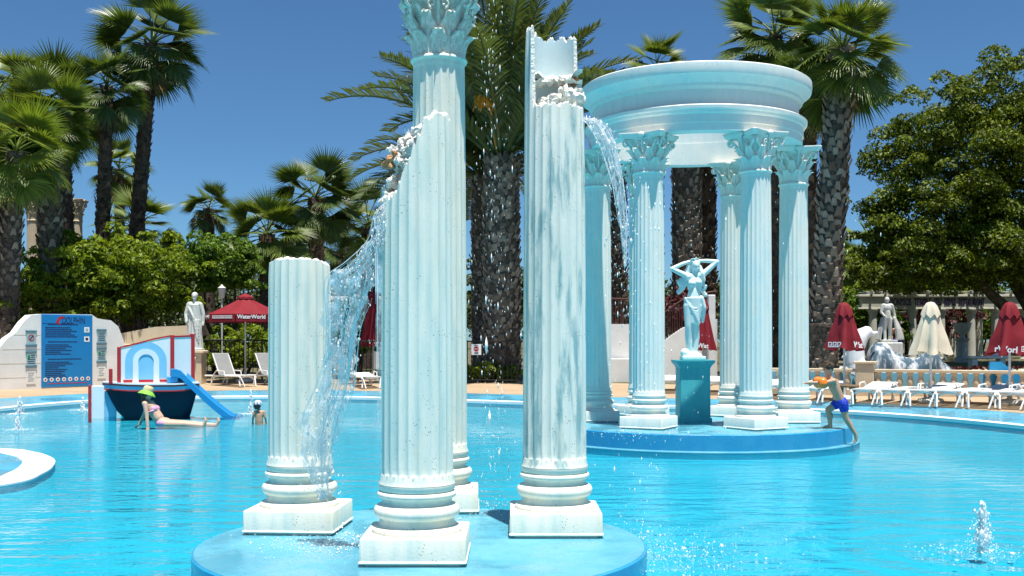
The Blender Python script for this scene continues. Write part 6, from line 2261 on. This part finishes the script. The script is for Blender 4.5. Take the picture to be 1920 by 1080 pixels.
# boy stepping up on the temple podium
bo = W(1557, 804, 17.82)
boy = thing('person', 'boy in blue swim trunks and orange arm bands stepping onto the temple podium', 'person', (bo.x, 17.82, Z_TP + 0.004))
m = MB()
hc = (-0.035, 0.0, 1.000)
m.cap((0.005, 0, 0.80), 0.046, (-0.022, 0, 0.93), 0.042)
f_, s_, u_ = head_shape(m, hc, (-1, -0.12, -0.28), 0.98)
m.ell((0.050, 0, 0.745), (0.085, 0.125, 0.10), 14, 10, Matrix.Rotation(R(-22), 4, 'Y'))
m.cap((0.055, 0.0, 0.72), 0.094, (0.125, 0, 0.56), 0.082)
m.cap((0.06, 0.045, 0.72), 0.075, (0.165, 0.03, 0.46), 0.080)
m.cap((0.06, -0.045, 0.72), 0.075, (0.165, -0.03, 0.46), 0.080)
m.ell((0.17, 0, 0.45), (0.095, 0.115, 0.09), 14, 10)
m.cap((0.02, -0.125, 0.80), 0.048, (0.025, 0.125, 0.80), 0.048)
for q, hz in ((-1, 0.765), (1, 0.745)):
    m.chain([(0.02, q * 0.135, 0.80), (-0.15, q * 0.13, 0.765), (-0.33, q * 0.10, hz + 0.005)], [0.044, 0.035, 0.024])
    hand(m, (-0.345, q * 0.10, hz + 0.005), (-1, 0.0, 0.06), (0, 0, 1), 0.85, 0.35)
m.chain([(0.145, 0.07, 0.42), (-0.015, 0.075, 0.305), (0.018, 0.06, 0.055)], [0.076, 0.052, 0.033])
m.ell((0.022, 0.063, 0.20), (0.042, 0.042, 0.075))
m.chain([(0.022, 0.06, 0.035), (-0.03, 0.06, 0.030), (-0.085, 0.058, 0.020)], [0.032, 0.028, 0.020])
m.chain([(0.19, -0.07, 0.40), (0.235, -0.075, 0.175), (0.395, -0.065, -0.085)], [0.078, 0.052, 0.033])
m.ell((0.305, -0.07, 0.075), (0.046, 0.042, 0.075), 12, 8, Matrix.Rotation(R(-32), 4, 'Y'))
m.chain([(0.405, -0.065, -0.105), (0.410, -0.065, -0.17), (0.385, -0.065, -0.232)], [0.032, 0.028, 0.018])
for k in range(4):
    m.chain([(0.385, -0.085 + 0.014 * k, -0.215), (0.365, -0.088 + 0.015 * k, -0.245)], [0.010, 0.008], 6)
    m.chain([(-0.07, 0.04 + 0.013 * k, 0.018), (-0.105, 0.038 + 0.014 * k, 0.012)], [0.010, 0.008], 6)
put('body', remeshed(m, 'body', 'skin', 0.0075, 3), boy)
eyes(hc, f_, s_, u_, 0.98, boy)
hair_cap(hc, f_, u_, 1.02, 'hair', boy, 5)
m = MB()
m.ell((0.17, 0, 0.455), (0.104, 0.125, 0.088), 14, 10, Matrix.Rotation(R(-20), 4, 'Y'))
m.cap((0.15, 0.07, 0.43), 0.090, (0.095, 0.073, 0.385), 0.080)
m.cap((0.19, -0.07, 0.42), 0.090, (0.205, -0.073, 0.335), 0.082)
put('swim_trunks', remeshed(m, 'swim_trunks', 'trunks', 0.008, 2), boy)
for q in (-1, 1):
    m = MB()
    a_, b_ = Vector((-0.10, q * 0.134, 0.775)), Vector((-0.24, q * 0.118, 0.757))
    ring = []
    ax = (b_ - a_).normalized()
    s1 = ax.cross(Vector((0, 0, 1))).normalized()
    s2 = s1.cross(ax)
    for t, r in ((0.0, 0.045), (0.03, 0.075), (0.25, 0.092), (0.5, 0.095), (0.75, 0.088), (0.97, 0.068), (1.0, 0.036)):
        c = a_.lerp(b_, t)
        ring.append([c + (s1 * math.cos(2 * PI * i / 24) + s2 * math.sin(2 * PI * i / 24)) * r * (1 + 0.05 * math.sin(6 * 2 * PI * i / 24)) for i in range(24)])
    m.loft(ring).build('arm_band', 'orange', boy, 60)

# woman sitting in the shallow water, leaning back on her hands
wo = Vector((X_at(311, 22.4), 22.4, 0.0))
woman = thing('person', 'woman in pink bikini and straw hat sitting in the water, leaning on her arms', 'person', wo)
# local x to the right, z from the water
m = MB()
hc = (-0.385, -0.02, 0.640)
m.cap((-0.385, 0, 0.47), 0.050, (-0.385, -0.005, 0.58), 0.048)
f_, s_, u_ = head_shape(m, hc, (0.80, 0.62, 0.02), 1.08)
m.ell((-0.345, 0, 0.385), (0.115, 0.165, 0.135), 14, 10, Matrix.Rotation(R(24), 4, 'Y'))
m.cap((-0.34, 0.055, 0.40), 0.10, (-0.16, 0.04, 0.14), 0.105)
m.cap((-0.34, -0.055, 0.40), 0.10, (-0.16, -0.04, 0.14), 0.105)
m.ell((-0.04, 0, 0.03), (0.17, 0.185, 0.125), 14, 10)
m.ell((-0.235, -0.075, 0.335), (0.075, 0.07, 0.07))
m.ell((-0.235, 0.075, 0.335), (0.075, 0.07, 0.07))
m.cap((-0.39, -0.165, 0.45), 0.058, (-0.39, 0.165, 0.45), 0.058)
m.chain([(-0.375, -0.175, 0.445), (-0.325, -0.22, 0.21), (-0.29, -0.27, -0.03)], [0.056, 0.042, 0.030])
hand(m, (-0.285, -0.275, -0.04), (0.25, -0.45, -0.5), (0, 0, 1), 1.0, 0.2)
m.chain([(-0.42, 0.17, 0.445), (-0.52, 0.20, 0.21), (-0.63, 0.22, -0.01)], [0.056, 0.042, 0.030])
hand(m, (-0.64, 0.22, -0.02), (-0.7, 0.2, -0.45), (0, 0, 1), 1.0, 0.2)
m.chain([(0.02, -0.09, 0.02), (0.44, -0.10, 0.015), (0.80, -0.08, -0.015)], [0.095, 0.064, 0.040])
m.chain([(0.82, -0.08, -0.01), (0.86, -0.08, 0.09), (0.84, -0.08, 0.16)], [0.036, 0.034, 0.020])
m.chain([(0.02, 0.09, 0.02), (0.46, 0.14, 0.01), (0.98, 0.26, -0.03)], [0.095, 0.064, 0.040])
m.chain([(1.00, 0.26, -0.02), (1.04, 0.265, 0.06), (1.02, 0.265, 0.12)], [0.036, 0.034, 0.020])
put('body', remeshed(m, 'body', 'skin_pale', 0.0095, 3), woman)
eyes(hc, f_, s_, u_, 1.08, woman)
hair_cap((hc[0], hc[1], hc[2] - 0.01), f_, u_, 1.08, 'hair', woman, 8, 0.12)
m = MB()
m.ell((-0.228, -0.078, 0.333), (0.080, 0.078, 0.074))
m.ell((-0.228, 0.078, 0.333), (0.080, 0.078, 0.074))
m.chain([(-0.22, -0.15, 0.30), (-0.36, -0.175, 0.26), (-0.44, -0.06, 0.27), (-0.44, 0.06, 0.27)], [0.02, 0.016, 0.016, 0.016], 8)
m.chain([(-0.25, -0.07, 0.40), (-0.33, -0.075, 0.51), (-0.40, -0.04, 0.535), (-0.43, 0.0, 0.52)], [0.014, 0.012, 0.012, 0.012], 8)
put('bikini_top', remeshed(m, 'bikini_top', 'pink', 0.008, 2), woman)
m = MB()
m.ell((-0.035, 0, 0.035), (0.175, 0.195, 0.105), 14, 10)
put('bikini_bottom', remeshed(m, 'bikini_bottom', 'pink', 0.010, 2), woman)
hat = thing('sun_hat', 'pale straw sun hat with lime green brim on the sitting woman', 'hat', wo + Vector((hc[0], hc[1], hc[2] + 0.03)))
tl = Matrix.Rotation(R(14), 4, 'Y') @ Matrix.Rotation(R(-12), 4, 'X')
m_ = MB().lathe([(0.104, 0.03), (0.108, 0.07), (0.098, 0.12), (0.07, 0.145), (0.01, 0.152)], 28, cap0=False)
MB().add([tuple(tl @ Vector(p)) for p in m_.v], m_.f).build('crown', 'hat', hat, 60)
m_ = MB().lathe([(0.104, 0.04), (0.135, 0.015), (0.175, -0.03), (0.185, -0.05), (0.172, -0.036), (0.132, 0.008), (0.102, 0.033)], 28, cap0=False, cap1=False)
MB().add([tuple(tl @ Vector(p)) for p in m_.v], m_.f).build('brim', 'hat_green', hat, 60)

# small child up to the waist in water, seen from behind
ch = Vector((X_at(486, 23.6), 23.6, 0.0))
child = thing('person', 'small child with a patterned sun cap sitting waist-deep, back turned', 'person', ch)
m = MB()
hc = (-0.03, 0.0, 0.335)
m.cap((0, 0, 0.20), 0.038, (-0.02, 0, 0.29), 0.036)
f_, s_, u_ = head_shape(m, hc, (-0.5, 0.85, -0.05), 0.95)
m.ell((0.0, 0.0, 0.13), (0.105, 0.075, 0.11))
m.cap((0, 0, 0.12), 0.085, (0.0, 0.0, -0.10), 0.095)
m.ell((0, 0, -0.12), (0.12, 0.10, 0.09))
m.cap((-0.10, 0, 0.185), 0.038, (0.10, 0, 0.185), 0.038)
for q in (-1, 1):
    m.chain([(q * 0.105, 0, 0.185), (q * 0.135, -0.01, 0.07), (q * 0.15, 0.02, -0.04)], [0.036, 0.028, 0.020])
    hand(m, (q * 0.15, 0.025, -0.05), (q * 0.3, 0.6, -0.4), (0, 0, 1), 0.6, 0.3)
    m.chain([(q * 0.06, 0, -0.13), (q * 0.10, 0.22, -0.10), (q * 0.09, 0.40, -0.16)], [0.058, 0.042, 0.028])
put('body', remeshed(m, 'body', 'skin', 0.0075, 3), child)
eyes(hc, f_, s_, u_, 0.95, child)
cp_ = thing('sun_hat', 'patterned white and dark sun cap with neck flap on the small child', 'hat', ch + Vector((hc[0], hc[1], hc[2])))
MB().lathe([(0.088, -0.005), (0.092, 0.03), (0.084, 0.075), (0.055, 0.105), (0.008, 0.115)], 24, cap0=False).build('crown', 'cap_cloth', cp_, 60)
MB().prism([(-0.08, -0.02), (-0.04, -0.09), (0.04, -0.09), (0.085, -0.02), (0.07, 0.02), (-0.07, 0.02)], -0.093, -0.083).build('neck_flap', 'iron', cp_, 60)
MB().prism([(-0.055, 0.06), (-0.14, 0.05), (-0.15, 0.11), (-0.03, 0.10)], 0.01, 0.022, 'z').build('visor', 'cap_cloth', cp_, 60)


# bathers walking behind the balustrade
def bather(label, px, Y, h, suit, seed, facing=(0.3, -1, 0), skin='skin'):
    loc = G(X_at(px, Y), Y)
    t = thing('person', label, 'person', loc)
    s = h / 1.70
    m = MB()
    hc = (0, 0, 1.60)
    m.cap((0, 0, 1.40), 0.055, (0, 0, 1.52), 0.052)
    f_, s_, u_ = head_shape(m, hc, facing, 1.05)
    m.ell((0, 0, 1.27), (0.17, 0.105, 0.16))
    m.cap((0, 0, 1.22), 0.13, (0, 0, 1.02), 0.12)
    m.ell((0, 0, 0.93), (0.165, 0.125, 0.13))
    m.cap((-0.16, 0, 1.38), 0.06, (0.16, 0, 1.38), 0.06)
    for q in (-1, 1):
        m.chain([(q * 0.19, 0, 1.37), (q * 0.235, 0.02, 1.10), (q * 0.25, -0.05, 0.88)], [0.055, 0.043, 0.032])
        hand(m, (q * 0.25, -0.055, 0.865), (0, -0.25, -1), (q, 0, 0), 1.0, 0.4)
        m.chain([(q * 0.09, 0, 0.90), (q * 0.10, -0.04 * q, 0.50), (q * 0.10, 0.04 * q, 0.09)], [0.095, 0.062, 0.042])
        m.chain([(q * 0.10, 0.04 * q, 0.05), (q * 0.105, 0.04 * q - 0.13, 0.03)], [0.040, 0.028])
    put('body', remeshed(m, 'body', skin, 0.014, 2), t, None, None, s)
    hc_ = Vector(hc)
    h_ = hair_cap(hc_, f_, u_, 1.08, 'hair', t, seed, 0.08)
    h_.scale = (s,) * 3
    m = MB()
    m.ell((0, 0, 0.92), (0.178, 0.138, 0.13))
    for q in (-1, 1):
        m.cap((q * 0.09, 0, 0.88), 0.105, (q * 0.10, 0, 0.66), 0.095)
    put('shorts', remeshed(m, 'shorts', suit, 0.014, 2), t, None, None, s)


bather('bather in blue shorts standing half hidden by the right temple column', 1506, 32.3, 1.72, 'trunks', 3)
bather('bather in red shorts further off behind the right temple column', 1512, 40, 1.75, 'red_cloth', 4, skin='skin_pale')
bather('bather in blue shorts among the tables under the pergola', 1683, 45.6, 1.7, 'trunks', 6)
bather('bather in pink walking under the pergola beside the cream parasol', 1727, 47.0, 1.66, 'pink', 7, skin='skin_pale')

# ------------------------------------------------------------------ moving water
def mat_drop():
    m, nt, N, L, out = new_mat('water_drop')
    p = principled(nt, out, (0.95, 0.96, 0.97), 0.15, 0.6)
    t = N.new('ShaderNodeBsdfTransparent')
    t.inputs['Color'].default_value = (0.85, 0.96, 1.0, 1)
    mx = N.new('ShaderNodeMixShader')
    mx.inputs[0].default_value = 0.22
    L.new(p.outputs[0], mx.inputs[1])
    L.new(t.outputs[0], mx.inputs[2])
    L.new(mx.outputs[0], out.inputs['Surface'])
    return m


MAT['drop'] = mat_drop()


def stream(label, pts, seed, mat='stream', n=15, per=12, thick=0.35, rag=0.4, layers=3):
    """pts: (px, py, Y, half width px); ragged, folded sheets of falling water"""
    c = np.array([list(W(px, py, Y)) + [hw / FPX * Y] for px, py, Y, hw in pts])
    path = []
    for i in range(len(c) - 1):
        p0, p1, p2, p3 = c[max(0, i - 1)], c[i], c[i + 1], c[min(len(c) - 1, i + 2)]
        for t in np.arange(per) / per:
            path.append(0.5 * ((2 * p1) + (-p0 + p2) * t + (2 * p0 - 5 * p1 + 4 * p2 - p3) * t * t + (-p0 + 3 * p1 - 3 * p2 + p3) * t ** 3))
    path.append(c[-1])
    base = Vector(path[-1][:3])
    rings_all = []
    for ly in range(layers):
        rings = []
        sd = seed + ly * 13.7
        wl_ = (1.0, 0.75, 0.55, 0.4)[ly]
        for k, q in enumerate(path):
            u = k / (len(path) - 1)
            ring = []
            for i in range(n):
                v = i / (n - 1) * 2 - 1
                edge = 1 + rag * (mnoise.noise(Vector((math.copysign(3, v), u * 11, sd))) + 0.7 * mnoise.noise(Vector((math.copysign(5, v), u * 34, sd))))
                x_ = q[3] * wl_ * v * edge + q[3] * (0.35 * mnoise.noise(Vector((u * 5, sd, 0))))
                y_ = q[3] * thick * (mnoise.noise(Vector((v * 1.6, u * 8, sd))) * 1.6 + 0.7 * mnoise.noise(Vector((v * 5, u * 22, sd)))) - 0.02 * ly
                ring.append((q[0] + x_ - base.x, q[1] + y_ - base.y, q[2] + 0.3 * q[3] * mnoise.noise(Vector((v * 2, u * 14, sd))) - base.z))
            rings.append(ring)
        rings_all.append(rings)
    t = thing('water_stream', label, 'water', base)
    for rings in rings_all:
        MB().loft(rings, False, False, closed=False).build('flow', mat, t, 180)
    g = random.Random(seed)
    st_ = MB()
    for k in range(26 if len(pts) > 6 else 4):
        a, b = sorted((g.randrange(len(path)), g.randrange(len(path))))
        if b - a < 8:
            continue
        ph, off = g.uniform(0, 6), g.uniform(-1.1, 1.1)
        pp = []
        for i in range(a, b, 2):
            q = path[i]
            pp.append((q[0] - base.x + q[3] * (off + 0.12 * math.sin(i * 0.06 + ph)), q[1] - base.y - q[3] * 0.32 - 0.004, q[2] - base.z))
        if len(pp) > 3:
            st_.tube(pp, [0.0008 + 0.0028 * math.sin(PI * i / (len(pp) - 1)) * g.uniform(0.5, 1.3) for i in range(len(pp))], 6)
    if st_.v:
        st_.build('strands', 'drop', t, 180, kind='stuff')
    return t, path


def drops(parent, P, size, name='droplets', mat='drop', stretch=1.6):
    n = len(P)
    o = np.array([[1, 0, 0], [-1, 0, 0], [0, 1, 0], [0, -1, 0], [0, 0, stretch], [0, 0, -stretch]], float)
    f = np.array([[0, 2, 4], [2, 1, 4], [1, 3, 4], [3, 0, 4], [2, 0, 5], [1, 2, 5], [3, 1, 5], [0, 3, 5]])
    s = size * np.exp(RNG.normal(size=n) * 0.55)
    V = P[:, None, :] + o[None] * s[:, None, None]
    F = f[None] + (np.arange(n) * 6)[:, None, None]
    me = np_mesh(name, V.reshape(-1, 3), F.reshape(-1, 3), mat, 180)
    return put(name, me, parent, kind='stuff')


def along(path, base, n, spread, lo=0.0, hi=1.0, grow=1.0):
    P = np.array(path)[:, :3]
    u = lo + (hi - lo) * RNG.random(n)
    f = u * (len(P) - 1)
    i = np.minimum(len(P) - 2, f.astype(int))
    q = P[i] + (P[i + 1] - P[i]) * (f - i)[:, None]
    return q + RNG.normal(size=(n, 3)) * spread * (0.4 + grow * u)[:, None] - np.array(base)


def spray_in(parent, path, n, size):
    """aerated water: drops and short threads filling the falling ribbon in bunches"""
    P = np.array(path)
    f = RNG.random(n) * (len(P) - 1)
    i = np.minimum(len(P) - 2, f.astype(int))
    q = P[i] + (P[i + 1] - P[i]) * (f - i)[:, None]
    v = RNG.uniform(-1, 1, n)
    keep = np.array([mnoise.noise(Vector((a * 2.2, b * 0.10, 3.1))) + 0.6 * mnoise.noise(Vector((a * 6, b * 0.35, 8.1))) > -0.06 for a, b in zip(v, f)])
    X = np.stack([q[:, 0] + q[:, 3] * 1.05 * v, q[:, 1] + q[:, 3] * 0.35 * RNG.normal(size=n), q[:, 2]], 1) - np.array(parent.location)
    X = X[keep]
    drops(parent, X[::2], size, 'droplets', stretch=1.3)
    drops(parent, X[1::2], size * 0.75, 'threads', stretch=5.0)


t, path = stream('wide ribbon of water pouring off the low side of the thick ruined column', [(742, 378, 7.85, 16), (726, 400, 7.82, 22), (712, 450, 7.84, 20), (690, 490, 7.90, 34), (664, 520, 7.95, 44), (655, 560, 8.0, 42), (645, 610, 8.08, 30), (640, 665, 8.15, 26), (630, 720, 8.25, 30), (610, 780, 8.35, 34), (598, 840, 8.42, 30), (600, 890, 8.5, 18), (606, 935, 8.55, 8)], 2, thick=0.30, rag=0.85, layers=2)
spray_in(t, path, 2600, 0.0028)
drops(t, along(path, t.location, 900, 0.06, 0.05, 1.0), 0.0034)
stream('film of water running down the left side of the thick ruined column', [(718, 395, 7.84, 10), (716, 470, 7.84, 12), (715, 560, 7.84, 11), (714, 700, 7.84, 8), (713, 820, 7.84, 4)], 6, thick=0.1, rag=0.3, layers=1)
t, path = stream('broken stream of water leaping from the right side of the hollow ruined column', [(1096, 222, 9.0, 10), (1118, 232, 8.95, 16), (1136, 262, 8.92, 16), (1148, 300, 8.9, 13), (1158, 345, 8.9, 10), (1166, 400, 8.9, 8), (1170, 450, 8.9, 5), (1172, 500, 8.9, 2)], 9, thick=0.5, rag=0.9, layers=2)
spray_in(t, path, 1300, 0.0028)
drops(t, along(path, t.location, 350, 0.06, 0.1, 1.0), 0.003)
# spray that falls on below it
P = np.stack([RNG.normal(1.05, 0.16, 500), RNG.normal(8.95, 0.12, 500), RNG.uniform(0.0, 3.3, 500)], 1)
sp_ = drops(None, P[::2], 0.0022, 'spray_of_drops', stretch=4.5)
P = np.stack([np.concatenate([RNG.normal(-0.17, 0.09, 420), RNG.normal(-1.02, 0.06, 60)]), RNG.normal(10.2, 0.2, 480), RNG.uniform(0.1, 5.0, 480)], 1)
drops(None, P, 0.0022, 'spray_of_drops', stretch=5.5)
P = np.stack([RNG.normal(3.3, 1.3, 700), RNG.normal(18.6, 0.9, 700), RNG.uniform(0.3, 5.0, 700)], 1)
drops(None, P[::2], 0.0034, 'spray_of_drops', stretch=4.0)
# splashes where it lands
for (x, y, z, r, n_) in ((-1.40, 8.45, 0.155, 0.30, 900), (1.15, 9.0, 0.0, 0.55, 900), (-0.2, 10.1, 0.155, 0.3, 400), (2.3, 17.0, 0.29, 0.6, 300), (0.9, 8.3, 0.0, 0.5, 500)):
    P = np.stack([RNG.normal(x, r, n_), RNG.normal(y, r, n_), z + np.abs(RNG.normal(0, 0.03, n_)) * (RNG.random(n_) > 0.5)], 1)
    drops(None, P, 0.0036, 'splash', stretch=0.9)


def jet(label, px, py, top_py, half, seed):
    Y = EYE * FPX / (py - 640)
    b = Vector((X_at(px, Y), Y, 0.0))
    h = (py - top_py) / FPX * Y
    w_ = half / FPX * Y
    t = thing('fountain_jet', label, 'fountain', b, 0, 'bubbling jets in the pool')
    g = random.Random(seed)
    wc = MB()
    for k in range(34):
        a, u = g.uniform(0, 2 * PI), g.random() ** 0.8
        rr_ = w_ * (0.85 - 0.6 * u) * g.random() ** 0.5
        c_ = Vector((rr_ * math.cos(a), rr_ * math.sin(a), h * u * 0.92))
        l_ = h * g.uniform(0.05, 0.13)
        t_ = w_ * g.uniform(0.10, 0.24) * (1 - 0.5 * u)
        wc.ell(c_, (t_, t_, l_), 8, 6, Matrix.Rotation(g.uniform(-0.3, 0.3), 4, 'X') @ Matrix.Rotation(g.uniform(-0.3, 0.3), 4, 'Y'))
    vs_ = []
    for p in wc.v:
        q = Vector(p)
        f = mnoise.noise(q * (3.0 / max(w_, 0.02)) * 0.35 + Vector((seed, 0, 0)))
        vs_.append((q.x * (1 + 0.35 * f), q.y * (1 + 0.35 * f), max(-0.02, q.z * (1 + 0.10 * f))))
    MB().add(vs_, wc.f).build('water_column', 'foam', t, 180, kind='stuff')
    P = np.stack([RNG.normal(0, w_ * 2.2, 420), RNG.normal(0, w_ * 2.2, 420), np.abs(RNG.normal(0, 0.006, 420))], 1)
    drops(t, P, 0.005 * max(1, Y / 14), 'foam', stretch=0.35)
    m_ = int(2600 * max(0.3, min(1.5, h)))
    z_ = h * 1.05 * RNG.random(m_) ** 1.25
    rr_ = w_ * (0.75 - 0.55 * z_ / h) * np.abs(RNG.normal(0, 0.75, m_))
    a_ = RNG.uniform(0, 2 * PI, m_)
    P = np.stack([rr_ * np.cos(a_), rr_ * np.sin(a_), z_], 1)
    drops(t, P, 0.0032 * max(1, Y / 13))
    return t


jet('bubbling white water jet in the open pool right of the ruins', 1842, 1036, 945, 26, 1)
jet('small water jet by the pool rim in front of the sign wall', 37, 776, 745, 6, 2)
jet('low water jet nearer the white-edged ledge', 33, 806, 783, 7, 3)
jet('low water jet just in front of the notice board', 155, 769, 747, 5, 4)
jet('slim water jet behind the small child', 470, 776, 733, 4, 5)
